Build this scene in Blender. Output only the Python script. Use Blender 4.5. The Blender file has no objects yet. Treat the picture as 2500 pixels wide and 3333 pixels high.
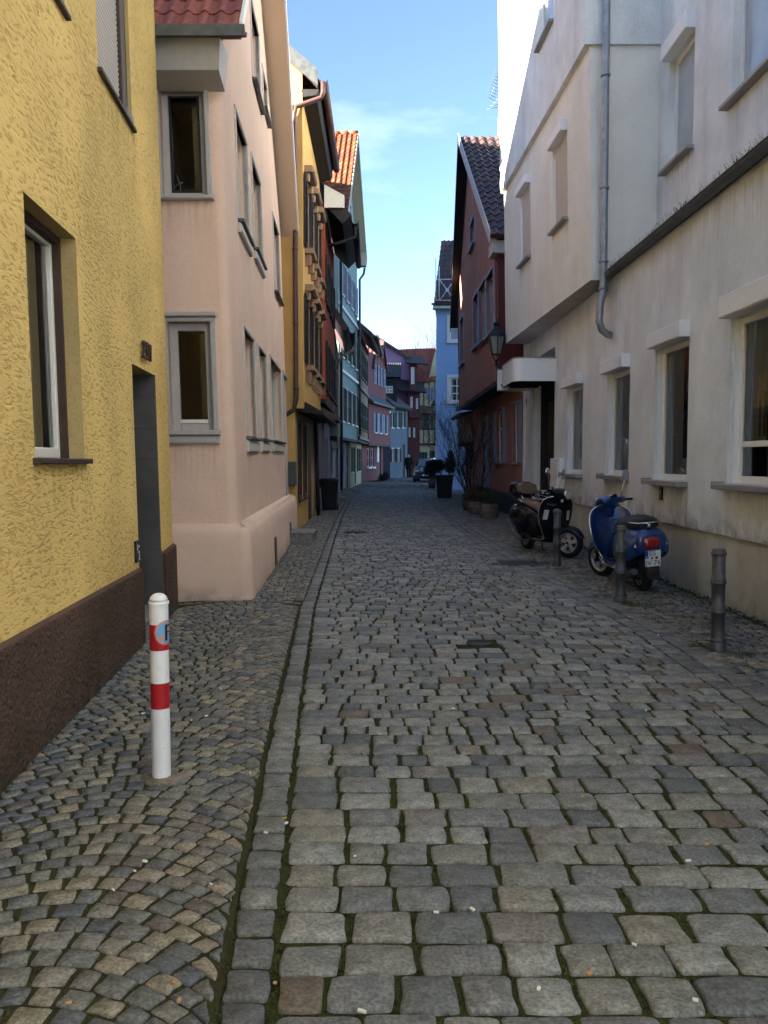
import bpy, math, random
from mathutils import Vector, Matrix
random.seed(7)
R = math.radians
S = bpy.context.scene
C = S.collection

# ------------------------------------------------------------------ camera
F_PX, CXP, CYP = 2697.5, 1250.0, 1666.5          # focal length and centre for a 2500 x 3333 frame
CAM_H = 1.6
PITCH = math.atan((1666.5-1499.5)/F_PX)
cam_d = bpy.data.cameras.new('camera'); cam = bpy.data.objects.new('camera', cam_d); C.objects.link(cam)
cam.location = (0, 0, CAM_H); cam.rotation_euler = (math.pi/2-PITCH, 0, 0)
cam_d.sensor_fit = 'VERTICAL'; cam_d.sensor_height = 36.0; cam_d.lens = 36.0*F_PX/3333.0
cam_d.clip_start = 0.05; cam_d.clip_end = 3000
S.camera = cam

# ------------------------------------------------------------------ sky, sun, exposure
SUN_EL, SUN_AZ = 12.0, 245.0        # azimuth the light comes FROM, clockwise from +Y
W = bpy.data.worlds.new('World'); S.world = W; W.use_nodes = True
wn, wl = W.node_tree.nodes, W.node_tree.links
wn.clear()
w_out = wn.new('ShaderNodeOutputWorld'); w_bg = wn.new('ShaderNodeBackground')
sky = wn.new('ShaderNodeTexSky'); sky.sky_type = 'NISHITA'; sky.sun_disc = False
sky.sun_elevation = R(SUN_EL); sky.sun_rotation = R(SUN_AZ)
sky.air_density = 0.6; sky.dust_density = 0.05; sky.ozone_density = 1.3; sky.altitude = 250
w_bg.inputs['Strength'].default_value = 0.056
# thin clouds that thicken towards the horizon, all round
w_tc = wn.new('ShaderNodeTexCoord'); w_map = wn.new('ShaderNodeMapping'); w_map.inputs['Scale'].default_value = (1.6, 1.6, 5.0)
w_map.inputs['Location'].default_value = (0.35, 0.2, 0.55)
w_nz = wn.new('ShaderNodeTexNoise'); w_nz.inputs['Scale'].default_value = 2.2; w_nz.inputs['Detail'].default_value = 6; w_nz.inputs['Roughness'].default_value = 0.55
w_rp = wn.new('ShaderNodeValToRGB'); w_rp.color_ramp.elements[0].position = 0.56; w_rp.color_ramp.elements[1].position = 0.72
w_mix = wn.new('ShaderNodeMixRGB'); w_mix.inputs['Color2'].default_value = (3.0, 3.3, 3.6, 1)
w_mul = wn.new('ShaderNodeMath'); w_mul.operation = 'MULTIPLY'; w_mul.inputs[1].default_value = 0.30
wl.new(w_tc.outputs['Generated'], w_map.inputs['Vector']); wl.new(w_map.outputs['Vector'], w_nz.inputs['Vector'])
wl.new(w_nz.outputs['Fac'], w_rp.inputs['Fac']); wl.new(w_rp.outputs['Color'], w_mul.inputs[0])
wl.new(w_mul.outputs[0], w_mix.inputs['Fac']); wl.new(sky.outputs['Color'], w_mix.inputs['Color1'])
wl.new(w_mix.outputs['Color'], w_bg.inputs['Color']); wl.new(w_bg.outputs['Background'], w_out.inputs['Surface'])

sun_d = bpy.data.lights.new('sun', 'SUN'); sun_o = bpy.data.objects.new('sun', sun_d); C.objects.link(sun_o)
sun_d.energy = 5.0; sun_d.angle = R(0.5); sun_d.color = (1.0, 0.91, 0.79)
_az = R(SUN_AZ); _el = R(SUN_EL)
sun_dir = Vector((math.sin(_az)*math.cos(_el), math.cos(_az)*math.cos(_el), math.sin(_el)))   # towards the sun
sun_o.rotation_euler = sun_dir.to_track_quat('Z', 'Y').to_euler(); sun_o.location = sun_dir*60

S.view_settings.view_transform = 'Standard'; S.view_settings.look = 'None'
S.view_settings.exposure = 3.4; S.view_settings.gamma = 1.0; S.view_settings.use_curve_mapping = False
S.render.engine = 'CYCLES'; S.cycles.use_denoising = True
S.cycles.max_bounces = 9; S.cycles.diffuse_bounces = 8; S.cycles.glossy_bounces = 3; S.cycles.transparent_max_bounces = 8
S.cycles.transmission_bounces = 4; S.cycles.caustics_reflective = False; S.cycles.caustics_refractive = False

# ------------------------------------------------------------------ measuring
def ray(x, y):
    a = (x-CXP)/F_PX; b = (y-CYP)/F_PX
    return Vector((a, math.cos(PITCH)-b*math.sin(PITCH), -math.sin(PITCH)-b*math.cos(PITCH)))
def gz(Y): return 1e-4*Y*Y if Y > 0 else 0.0
def ground(x, y):
    d = ray(x, y); t = 5.0
    for i in range(60):
        n = (gz(d.y*t)-CAM_H)/d.z
        t = n if i < 1 else 0.5*t+0.5*n
    p = d*t; return Vector((p.x, p.y, gz(p.y)))

class Frame:
    """facade: origin p0, u along the wall, v up (may lean), w into the wall"""
    def __init__(s, p0, p1, lean=(0, 0), z=0.0):
        s.o = Vector((p0[0], p0[1], z)); d = Vector((p1[0]-p0[0], p1[1]-p0[1], 0))
        s.L = d.length; s.u = d/s.L; s.v = Vector((lean[0], lean[1], 1.0)); s.w = Vector((-s.u.y, s.u.x, 0))
    def pt(s, u, w, v): return s.o+s.u*u+s.w*w+s.v*v
    def px(s, x, y, w=0.0):
        d = ray(x, y); o = s.o+s.w*w; n = s.u.cross(s.v)
        t = n.dot(o-Vector((0, 0, CAM_H)))/n.dot(d)
        p = Vector((0, 0, CAM_H))+d*t-o
        v = p.z; q = p-s.v*v
        return q.dot(s.u), v
    def rect(s, xa, xb, yt, yb, xt=None):
        """opening seen between pixel columns xa, xb; yt and yb read at column xt"""
        xt = xa if xt is None else xt
        ua, vt = s.px(xt, yt); _, vb = s.px(xt, yb)
        u0 = s.px(xa, (yt+yb)/2)[0]; u1 = s.px(xb, (yt+yb)/2)[0]
        return min(u0, u1), max(u0, u1), vb, vt

# ------------------------------------------------------------------ materials
def newmat(name):
    m = bpy.data.materials.new(name); m.use_nodes = True
    nt = m.node_tree; b = nt.nodes['Principled BSDF']
    return m, nt.nodes, nt.links, b
def rgba(c): return (c[0], c[1], c[2], 1.0)
def shade(c, k): return tuple(min(1.0, x*k) for x in c)

def stucco(name, col, grain=60.0, bump=0.25, var=0.16, streak=0.12, rough=0.92, dist=.02):
    m, n, l, b = newmat(name)
    tc = n.new('ShaderNodeTexCoord')
    n1 = n.new('ShaderNodeTexNoise'); n1.inputs['Scale'].default_value = 1.3; n1.inputs['Detail'].default_value = 9; n1.inputs['Roughness'].default_value = .68
    mp = n.new('ShaderNodeMapping'); mp.inputs['Scale'].default_value = (2.2, 2.2, 0.35)
    n2 = n.new('ShaderNodeTexNoise'); n2.inputs['Scale'].default_value = 1.0; n2.inputs['Detail'].default_value = 5
    n3 = n.new('ShaderNodeTexNoise'); n3.inputs['Scale'].default_value = grain; n3.inputs['Detail'].default_value = 4
    l.new(tc.outputs['Object'], n1.inputs['Vector']); l.new(tc.outputs['Object'], mp.inputs['Vector']); l.new(mp.outputs['Vector'], n2.inputs['Vector']); l.new(tc.outputs['Object'], n3.inputs['Vector'])
    r1 = n.new('ShaderNodeValToRGB'); r1.color_ramp.elements[0].position = .3; r1.color_ramp.elements[1].position = .7
    r1.color_ramp.elements[0].color = rgba(shade(col, 1-var)); r1.color_ramp.elements[1].color = rgba(shade(col, 1+var*.6))
    l.new(n1.outputs['Fac'], r1.inputs['Fac'])
    r2 = n.new('ShaderNodeValToRGB'); r2.color_ramp.elements[0].position = .52; r2.color_ramp.elements[1].position = .78
    r2.color_ramp.elements[0].color = (0, 0, 0, 1); r2.color_ramp.elements[1].color = (streak*3, streak*3, streak*3, 1)
    l.new(n2.outputs['Fac'], r2.inputs['Fac'])
    mx = n.new('ShaderNodeMixRGB'); mx.inputs['Color2'].default_value = rgba((col[0]*.5, col[1]*.5, col[2]*.52))
    l.new(r2.outputs['Color'], mx.inputs['Fac']); l.new(r1.outputs['Color'], mx.inputs['Color1'])
    r3 = n.new('ShaderNodeValToRGB'); r3.color_ramp.elements[0].position = .25; r3.color_ramp.elements[1].position = .5
    r3.color_ramp.elements[0].color = (.72, .72, .72, 1); r3.color_ramp.elements[1].color = (1, 1, 1, 1)
    l.new(n3.outputs['Fac'], r3.inputs['Fac'])
    m2 = n.new('ShaderNodeMixRGB'); m2.blend_type = 'MULTIPLY'; m2.inputs['Fac'].default_value = .8
    l.new(mx.outputs['Color'], m2.inputs['Color1']); l.new(r3.outputs['Color'], m2.inputs['Color2'])
    l.new(m2.outputs['Color'], b.inputs['Base Color'])
    b.inputs['Roughness'].default_value = rough; b.inputs['Specular IOR Level'].default_value = .2
    n5 = n.new('ShaderNodeTexNoise'); n5.inputs['Scale'].default_value = 5.5; n5.inputs['Detail'].default_value = 3; l.new(tc.outputs['Object'], n5.inputs['Vector'])
    b2 = n.new('ShaderNodeBump'); b2.inputs['Strength'].default_value = .22; b2.inputs['Distance'].default_value = .035
    l.new(n5.outputs['Fac'], b2.inputs['Height'])
    bp = n.new('ShaderNodeBump'); bp.inputs['Strength'].default_value = bump; bp.inputs['Distance'].default_value = dist
    l.new(n3.outputs['Fac'], bp.inputs['Height']); l.new(b2.outputs['Normal'], bp.inputs['Normal']); l.new(bp.outputs['Normal'], b.inputs['Normal'])
    return m

def raked(name, col, groove_shade, scale=26.0):
    """coarse scraped render: short worm-like grooves in a smooth coat"""
    m, n, l, b = newmat(name)
    tc = n.new('ShaderNodeTexCoord'); mp = n.new('ShaderNodeMapping'); mp.inputs['Rotation'].default_value = (R(-24), 0, 0); mp.inputs['Scale'].default_value = (1.0, .42, 1.35)
    wz = n.new('ShaderNodeTexNoise'); wz.inputs['Scale'].default_value = 6; wz.inputs['Detail'].default_value = 2
    ad = n.new('ShaderNodeMixRGB'); ad.inputs['Fac'].default_value = .10
    l.new(tc.outputs['Object'], mp.inputs['Vector']); l.new(mp.outputs['Vector'], wz.inputs['Vector'])
    l.new(mp.outputs['Vector'], ad.inputs['Color1']); l.new(wz.outputs['Color'], ad.inputs['Color2'])
    nz = n.new('ShaderNodeTexNoise'); nz.inputs['Scale'].default_value = scale; nz.inputs['Detail'].default_value = 3.5; nz.inputs['Roughness'].default_value = .55
    l.new(ad.outputs['Color'], nz.inputs['Vector'])
    big = n.new('ShaderNodeTexNoise'); big.inputs['Scale'].default_value = 1.1; big.inputs['Detail'].default_value = 4
    l.new(tc.outputs['Object'], big.inputs['Vector'])
    bs = n.new('ShaderNodeMath'); bs.operation = 'MULTIPLY_ADD'; bs.inputs[1].default_value = .22; bs.inputs[2].default_value = -.11
    l.new(big.outputs['Fac'], bs.inputs[0])
    sm = n.new('ShaderNodeMath'); sm.operation = 'ADD'; l.new(nz.outputs['Fac'], sm.inputs[0]); l.new(bs.outputs[0], sm.inputs[1])
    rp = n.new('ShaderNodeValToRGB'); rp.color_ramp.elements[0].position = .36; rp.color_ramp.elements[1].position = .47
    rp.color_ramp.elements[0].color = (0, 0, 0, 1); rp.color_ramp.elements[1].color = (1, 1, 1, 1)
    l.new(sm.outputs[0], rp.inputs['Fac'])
    c1 = n.new('ShaderNodeValToRGB'); c1.color_ramp.elements[0].position = .3; c1.color_ramp.elements[1].position = .7
    c1.color_ramp.elements[0].color = rgba(shade(col, .84)); c1.color_ramp.elements[1].color = rgba(shade(col, 1.08))
    l.new(big.outputs['Fac'], c1.inputs['Fac'])
    mx = n.new('ShaderNodeMixRGB'); mx.inputs['Color1'].default_value = rgba(groove_shade)  # crevice shade painted in: darker ochre follows the bump noise
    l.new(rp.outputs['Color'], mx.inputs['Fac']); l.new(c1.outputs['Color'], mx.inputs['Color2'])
    l.new(mx.outputs['Color'], b.inputs['Base Color'])
    b.inputs['Roughness'].default_value = .9; b.inputs['Specular IOR Level'].default_value = .25
    bp = n.new('ShaderNodeBump'); bp.inputs['Strength'].default_value = .5; bp.inputs['Distance'].default_value = .010
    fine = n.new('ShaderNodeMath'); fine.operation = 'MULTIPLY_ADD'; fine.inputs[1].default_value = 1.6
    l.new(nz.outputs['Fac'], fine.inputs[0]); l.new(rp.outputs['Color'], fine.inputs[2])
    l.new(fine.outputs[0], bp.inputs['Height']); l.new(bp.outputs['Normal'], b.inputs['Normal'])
    return m

def paint(name, col, rough=.5, metal=0.0, var=.06, spec=.4, bump=0.0, scale=14.0, coat=0.0, wear=0.0, wearcol=(.12, .11, .10)):
    m, n, l, b = newmat(name)
    tc = n.new('ShaderNodeTexCoord'); nz = n.new('ShaderNodeTexNoise'); nz.inputs['Scale'].default_value = scale; nz.inputs['Detail'].default_value = 5
    l.new(tc.outputs['Object'], nz.inputs['Vector'])
    rp = n.new('ShaderNodeValToRGB'); rp.color_ramp.elements[0].position = .3; rp.color_ramp.elements[1].position = .7
    rp.color_ramp.elements[0].color = rgba(shade(col, 1-var)); rp.color_ramp.elements[1].color = rgba(shade(col, 1+var))
    l.new(nz.outputs['Fac'], rp.inputs['Fac']); l.new(rp.outputs['Color'], b.inputs['Base Color'])
    if wear:
        nw = n.new('ShaderNodeTexNoise'); nw.inputs['Scale'].default_value = 34; nw.inputs['Detail'].default_value = 9; nw.inputs['Roughness'].default_value = .7; l.new(tc.outputs['Object'], nw.inputs['Vector'])
        rw = n.new('ShaderNodeValToRGB'); rw.color_ramp.elements[0].position = .60; rw.color_ramp.elements[1].position = .68; rw.color_ramp.elements[0].color = (0, 0, 0, 1); rw.color_ramp.elements[1].color = (wear, wear, wear, 1)
        l.new(nw.outputs['Fac'], rw.inputs['Fac']); mw = n.new('ShaderNodeMixRGB'); mw.inputs['Color2'].default_value = rgba(wearcol); l.new(rw.outputs['Color'], mw.inputs['Fac']); l.new(rp.outputs['Color'], mw.inputs['Color1']); l.new(mw.outputs['Color'], b.inputs['Base Color'])
    b.inputs['Roughness'].default_value = rough; b.inputs['Metallic'].default_value = metal; b.inputs['Specular IOR Level'].default_value = spec
    if coat: b.inputs['Coat Weight'].default_value = coat; b.inputs['Coat Roughness'].default_value = .06
    if bump:
        bp = n.new('ShaderNodeBump'); bp.inputs['Strength'].default_value = bump; bp.inputs['Distance'].default_value = .01
        l.new(nz.outputs['Fac'], bp.inputs['Height']); l.new(bp.outputs['Normal'], b.inputs['Normal'])
    return m

def pieces(name, cols, rough=.8, speck=.35, speck_scale=90.0, bump=.3, spec=.35, patches=None):
    """one colour per piece, picked from a palette, with mineral grain"""
    m, n, l, b = newmat(name)
    oi = n.new('ShaderNodeObjectInfo'); ge = n.new('ShaderNodeNewGeometry')
    ad = n.new('ShaderNodeMath'); ad.operation = 'ADD'; l.new(oi.outputs['Random'], ad.inputs[0]); l.new(ge.outputs['Random Per Island'], ad.inputs[1])
    fr = n.new('ShaderNodeMath'); fr.operation = 'FRACT'; l.new(ad.outputs[0], fr.inputs[0])
    rp = n.new('ShaderNodeValToRGB'); rp.color_ramp.interpolation = 'CONSTANT'
    el = rp.color_ramp.elements
    while len(el) < len(cols): el.new(.5)
    for i, c in enumerate(cols): el[i].position = i/len(cols); 
    for i, c in enumerate(cols): el[i].color = rgba(c)
    l.new(fr.outputs[0], rp.inputs['Fac'])
    tc = n.new('ShaderNodeTexCoord'); nz = n.new('ShaderNodeTexNoise'); nz.inputs['Scale'].default_value = speck_scale; nz.inputs['Detail'].default_value = 6; nz.inputs['Roughness'].default_value = .7
    n2 = n.new('ShaderNodeTexNoise'); n2.inputs['Scale'].default_value = speck_scale*.2; n2.inputs['Detail'].default_value = 5
    l.new(tc.outputs['Object'], nz.inputs['Vector']); l.new(tc.outputs['Object'], n2.inputs['Vector'])
    r2 = n.new('ShaderNodeValToRGB'); r2.color_ramp.elements[0].position = .38; r2.color_ramp.elements[1].position = .62
    r2.color_ramp.elements[0].color = (1-speck,)*3+(1,); r2.color_ramp.elements[1].color = (1+speck*.8,)*3+(1,)
    l.new(nz.outputs['Fac'], r2.inputs['Fac'])
    r4 = n.new('ShaderNodeValToRGB'); r4.color_ramp.elements[0].position = .3; r4.color_ramp.elements[1].position = .7
    r4.color_ramp.elements[0].color = (.62, .62, .60, 1); r4.color_ramp.elements[1].color = (1.15, 1.15, 1.15, 1)
    l.new(n2.outputs['Fac'], r4.inputs['Fac'])
    mu = n.new('ShaderNodeMixRGB'); mu.blend_type = 'MULTIPLY'; mu.inputs['Fac'].default_value = 1
    l.new(rp.outputs['Color'], mu.inputs['Color1']); l.new(r2.outputs['Color'], mu.inputs['Color2'])
    mv = n.new('ShaderNodeMixRGB'); mv.blend_type = 'MULTIPLY'; mv.inputs['Fac'].default_value = 1
    l.new(mu.outputs['Color'], mv.inputs['Color1']); l.new(r4.outputs['Color'], mv.inputs['Color2'])
    l.new(mv.outputs['Color'], b.inputs['Base Color'])
    b.inputs['Roughness'].default_value = rough; b.inputs['Specular IOR Level'].default_value = spec
    bp = n.new('ShaderNodeBump'); bp.inputs['Strength'].default_value = bump; bp.inputs['Distance'].default_value = .006
    sm = n.new('ShaderNodeMath'); sm.operation = 'MULTIPLY_ADD'; sm.inputs[1].default_value = 2.0
    l.new(n2.outputs['Fac'], sm.inputs[0]); l.new(nz.outputs['Fac'], sm.inputs[2])
    l.new(sm.outputs[0], bp.inputs['Height']); l.new(bp.outputs['Normal'], b.inputs['Normal'])
    return m

def soil(name, c1, c2, c3, scale=9.0):
    m, n, l, b = newmat(name)
    tc = n.new('ShaderNodeTexCoord')
    a = n.new('ShaderNodeTexNoise'); a.inputs['Scale'].default_value = scale; a.inputs['Detail'].default_value = 8; a.inputs['Roughness'].default_value = .7
    f = n.new('ShaderNodeTexNoise'); f.inputs['Scale'].default_value = 140; f.inputs['Detail'].default_value = 4
    l.new(tc.outputs['Object'], a.inputs['Vector']); l.new(tc.outputs['Object'], f.inputs['Vector'])
    r1 = n.new('ShaderNodeValToRGB'); e = r1.color_ramp.elements; e[0].position = .38; e[1].position = .62; e.new(.5)
    e[0].color = rgba(c1); e[1].color = rgba(c2); e[2].color = rgba(c3)
    l.new(a.outputs['Fac'], r1.inputs['Fac'])
    r2 = n.new('ShaderNodeValToRGB'); r2.color_ramp.elements[0].position = .3; r2.color_ramp.elements[1].position = .7
    r2.color_ramp.elements[0].color = (.5, .5, .5, 1); r2.color_ramp.elements[1].color = (1.3, 1.3, 1.3, 1)
    l.new(f.outputs['Fac'], r2.inputs['Fac'])
    mu = n.new('ShaderNodeMixRGB'); mu.blend_type = 'MULTIPLY'; mu.inputs['Fac'].default_value = 1
    l.new(r1.outputs['Color'], mu.inputs['Color1']); l.new(r2.outputs['Color'], mu.inputs['Color2'])
    l.new(mu.outputs['Color'], b.inputs['Base Color']); b.inputs['Roughness'].default_value = 1; b.inputs['Specular IOR Level'].default_value = .1
    bp = n.new('ShaderNodeBump'); bp.inputs['Strength'].default_value = .9; bp.inputs['Distance'].default_value = .01
    l.new(f.outputs['Fac'], bp.inputs['Height']); l.new(bp.outputs['Normal'], b.inputs['Normal'])
    return m

def pane_glass(name, tint=(.86, .9, .9), clear=.95):
    """thin window glass: mirror by angle over a see-through pane"""
    m, n, l, b = newmat(name)
    out = n['Material Output']; n.remove(b)
    tr = n.new('ShaderNodeBsdfTransparent'); tr.inputs['Color'].default_value = rgba(tuple(t*clear for t in tint))
    gl = n.new('ShaderNodeBsdfGlossy'); gl.inputs['Roughness'].default_value = .02; gl.inputs['Color'].default_value = (.9, .93, .95, 1)
    fz = n.new('ShaderNodeFresnel'); fz.inputs['IOR'].default_value = 1.95
    tc = n.new('ShaderNodeTexCoord'); nz = n.new('ShaderNodeTexNoise'); nz.inputs['Scale'].default_value = 1.3
    l.new(tc.outputs['Object'], nz.inputs['Vector'])
    bp = n.new('ShaderNodeBump'); bp.inputs['Strength'].default_value = .04; bp.inputs['Distance'].default_value = .05
    l.new(nz.outputs['Fac'], bp.inputs['Height']); l.new(bp.outputs['Normal'], gl.inputs['Normal'])
    mx = n.new('ShaderNodeMixShader'); l.new(fz.outputs[0], mx.inputs[0]); l.new(tr.outputs[0], mx.inputs[1]); l.new(gl.outputs[0], mx.inputs[2])
    l.new(mx.outputs[0], out.inputs['Surface'])
    return m

def cloth(name, col, fold=30.0):
    m, n, l, b = newmat(name)
    tc = n.new('ShaderNodeTexCoord'); nz = n.new('ShaderNodeTexNoise'); nz.inputs['Scale'].default_value = fold
    l.new(tc.outputs['Object'], nz.inputs['Vector'])
    rp = n.new('ShaderNodeValToRGB'); rp.color_ramp.elements[0].color = rgba(shade(col, .85)); rp.color_ramp.elements[1].color = rgba(col)
    l.new(nz.outputs['Fac'], rp.inputs['Fac']); l.new(rp.outputs['Color'], b.inputs['Base Color'])
    b.inputs['Roughness'].default_value = .95; b.inputs['Specular IOR Level'].default_value = .1
    return m

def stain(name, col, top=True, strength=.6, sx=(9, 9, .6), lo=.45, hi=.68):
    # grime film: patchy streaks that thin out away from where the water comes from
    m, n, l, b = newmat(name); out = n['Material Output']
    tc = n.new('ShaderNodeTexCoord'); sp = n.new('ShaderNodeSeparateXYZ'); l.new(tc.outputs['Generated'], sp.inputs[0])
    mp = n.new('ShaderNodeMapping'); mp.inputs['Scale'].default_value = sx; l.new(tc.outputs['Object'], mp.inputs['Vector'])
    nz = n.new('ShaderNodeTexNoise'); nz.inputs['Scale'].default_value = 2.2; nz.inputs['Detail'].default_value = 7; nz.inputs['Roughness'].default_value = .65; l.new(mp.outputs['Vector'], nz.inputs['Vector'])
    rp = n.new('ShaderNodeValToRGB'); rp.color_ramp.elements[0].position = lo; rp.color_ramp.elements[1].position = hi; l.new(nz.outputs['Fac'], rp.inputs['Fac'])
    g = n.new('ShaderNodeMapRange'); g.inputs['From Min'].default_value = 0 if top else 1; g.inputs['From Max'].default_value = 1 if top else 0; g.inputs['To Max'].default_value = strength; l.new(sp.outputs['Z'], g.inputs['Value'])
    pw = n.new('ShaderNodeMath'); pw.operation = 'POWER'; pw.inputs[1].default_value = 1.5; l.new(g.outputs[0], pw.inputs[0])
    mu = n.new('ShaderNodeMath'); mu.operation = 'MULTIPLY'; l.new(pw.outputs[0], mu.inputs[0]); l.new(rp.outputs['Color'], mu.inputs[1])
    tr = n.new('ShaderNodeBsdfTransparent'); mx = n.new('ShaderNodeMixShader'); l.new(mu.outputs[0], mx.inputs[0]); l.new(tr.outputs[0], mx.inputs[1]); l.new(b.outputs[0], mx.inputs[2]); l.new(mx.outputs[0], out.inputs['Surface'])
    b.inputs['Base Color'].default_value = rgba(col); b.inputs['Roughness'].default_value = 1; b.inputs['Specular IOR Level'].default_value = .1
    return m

M = {}
M['drip'] = stain('drip_stain', (.10, .085, .065), True, .42)
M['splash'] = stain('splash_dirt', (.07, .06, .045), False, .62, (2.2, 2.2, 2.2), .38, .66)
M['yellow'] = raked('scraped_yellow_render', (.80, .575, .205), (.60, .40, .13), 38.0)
M['yellow_smooth'] = stucco('smooth_yellow_render', (.70, .47, .15), 80, .15, .1, .1)
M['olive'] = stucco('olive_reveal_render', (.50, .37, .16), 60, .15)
M['brown_rough'] = stucco('rough_brown_plinth', (.115, .072, .052), 34, 1.0, .45, .05, dist=.06)
M['brown_cap'] = stucco('brown_plinth_cap', (.12, .07, .05), 60, .2)
M['pink'] = stucco('salmon_render', (.78, .575, .455), 110, .12, .07, .05)
M['pink_band'] = stucco('grey_beige_stone_trim', (.36, .32, .29), 80, .1, .08, .05)
M['soffit'] = paint('beige_soffit_boards', (.62, .48, .34), .8, var=.03, scale=3)
M['ochre'] = stucco('ochre_render', (.68, .43, .15), 90, .15, .12, .08)
M['redorange'] = stucco('brick_red_render', (.36, .10, .055), 90, .15)
M['teal'] = stucco('pale_teal_render', (.33, .44, .40), 90, .12, .08, .08)
M['tan'] = stucco('tan_render', (.36, .24, .16), 80, .15)
M['cream'] = stucco('cream_render', (.52, .46, .30), 80, .15)
M['mauve'] = stucco('mauve_grey_render', (.27, .22, .235), 80, .15)
M['rose'] = stucco('rose_red_render', (.22, .085, .085), 80, .15, .1, .06)
M['slate_blue'] = stucco('slate_blue_render', (.13, .16, .20), 80, .15)
M['dark_red'] = paint('dark_red_boards', (.10, .025, .025), .7, var=.2, scale=4)
M['lilac'] = stucco('lilac_render', (.44, .27, .40), 80, .12)
M['sky_blue'] = stucco('light_blue_render', (.33, .48, .72), 90, .12, .05, .04)
M['red_brown'] = stucco('red_brown_render', (.43, .195, .14), 70, .3, .12, .1)
M['plum'] = stucco('plum_corner_paint', (.13, .035, .04), 70, .2)
M['white_wall'] = stucco('weathered_cream_render', (.74, .775, .775), 75, .4, .18, .14)
M['white_jetty'] = stucco('warm_cream_render', (.79, .78, .71), 75, .3, .10, .06)
M['white_plinth'] = stucco('weathered_plinth_render', (.50, .49, .43), 60, .4, .30, .15)
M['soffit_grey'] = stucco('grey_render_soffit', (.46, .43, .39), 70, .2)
M['dark_plinth'] = stucco('dark_green_plinth', (.055, .07, .07), 60, .3)
M['white_paint'] = paint('white_window_paint', (.74, .72, .67), .45, var=.04)
M['cream_paint'] = paint('cream_window_paint', (.80, .77, .70), .45, var=.04)
M['grey_paint'] = paint('grey_window_paint', (.42, .41, .40), .55, var=.06)
M['putty'] = paint('putty_window_paint', (.56, .52, .46), .55, var=.06)
M['bluegrey_paint'] = paint('blue_grey_shutter_paint', (.24, .27, .35), .6, var=.12, scale=6)
M['paleblue_paint'] = paint('pale_blue_shutter_paint', (.36, .45, .58), .6, var=.1)
M['green_paint'] = paint('dark_green_shutter_paint', (.035, .07, .06), .6, var=.15)
M['darkbrown'] = paint('dark_brown_wood', (.05, .028, .02), .6, var=.25, scale=10)
M['black_wood'] = paint('blackened_timber', (.022, .02, .022), .75, var=.3, scale=9)
M['brown_pipe'] = paint('brown_rain_pipe', (.085, .045, .04), .45, var=.15, scale=8)
M['beige_pipe'] = paint('beige_rain_pipe', (.40, .33, .24), .5)
M['zinc'] = paint('weathered_zinc', (.28, .30, .32), .45, .6, var=.2, scale=9)
M['dark_zinc'] = paint('dark_zinc', (.11, .12, .12), .55, .5, var=.3, scale=7)
M['alu'] = paint('grey_aluminium_sill', (.30, .29, .28), .45, .3, var=.06)
M['white_alu'] = paint('white_coated_aluminium', (.78, .80, .81), .4, var=.03)
M['slat'] = paint('beige_roller_slats', (.62, .58, .54), .55, var=.04)
M['glass'] = pane_glass('window_glass')
M['glass_far'] = paint('dark_window_pane', (.022, .028, .034), .05, spec=.6, var=.2, scale=2)
M['glass_pale'] = paint('curtained_window_pane', (.34, .38, .42), .12, spec=.6, var=.15, scale=2)
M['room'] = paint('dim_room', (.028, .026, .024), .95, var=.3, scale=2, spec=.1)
M['curtain'] = cloth('white_net_curtain', (.80, .81, .79))
M['curtain_ochre'] = cloth('ochre_curtain', (.30, .22, .12))
M['tile_grey'] = pieces('grey_wall_tiles', [(.085, .082, .085), (.09, .087, .09), (.08, .079, .083)], .35, .12, 7.0, .03, .5)
M['tile_red'] = pieces('red_clay_tiles', [(.27, .075, .052), (.31, .09, .06), (.23, .065, .048), (.33, .10, .065)], .7, .18, 30, .15, .5)
M['tile_orange'] = pieces('orange_clay_tiles', [(.25, .062, .022), (.29, .075, .026), (.22, .055, .022), (.18, .048, .022), (.26, .08, .035), (.15, .045, .024)], .75, .25, 20, .2)
M['tile_brown'] = pieces('brown_clay_tiles', [(.085, .05, .048), (.10, .055, .05), (.075, .048, .05), (.12, .065, .055)], .6, .25, 20, .2)
M['tile_dark'] = pieces('dark_slate_grey_tiles', [(.05, .055, .06), (.06, .062, .066), (.045, .05, .055)], .6, .2, 20, .2)
M['tile_rust'] = pieces('rust_red_tiles', [(.27, .075, .045), (.31, .09, .05), (.22, .065, .045)], .75, .25, 20, .2)
GREYS = [(.150, .150, .152), (.20, .20, .20), (.10, .105, .112), (.165, .160, .150), (.205, .203, .200), (.135, .135, .140), (.095, .100, .110),
         (.165, .162, .150), (.150, .148, .142), (.175, .165, .145), (.150, .138, .135), (.125, .130, .140), (.16, .16, .165), (.085, .088, .096), (.115, .092, .075), (.18, .178, .172), (.14, .142, .15), (.17, .172, .175), (.11, .112, .118), (.19, .19, .188)]
M['cobble'] = pieces('granite_setts', [(c[0]*1.26, c[1]*1.32, c[2]*1.27) for c in GREYS], .6, .42, 75, .8, .4)
M['sett'] = pieces('small_mixed_setts', [(c[0]*1.28, c[1]*1.34, c[2]*1.36) for c in [(.150, .142, .120), (.125, .122, .112), (.18, .165, .135), (.105, .105, .105), (.14, .125, .105), (.085, .088, .095), (.165, .155, .14), (.20, .175, .13), (.12, .10, .09), (.135, .135, .13), (.22, .185, .14), (.11, .11, .105)]], .72, .42, 75, .8, .35)
M['kerb'] = pieces('pale_granite_kerb_setts', [(.195, .20, .193), (.16, .167, .163), (.21, .214, .204), (.14, .146, .147), (.17, .17, .157), (.115, .12, .124)], .65, .42, 75, .8, .4)
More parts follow.
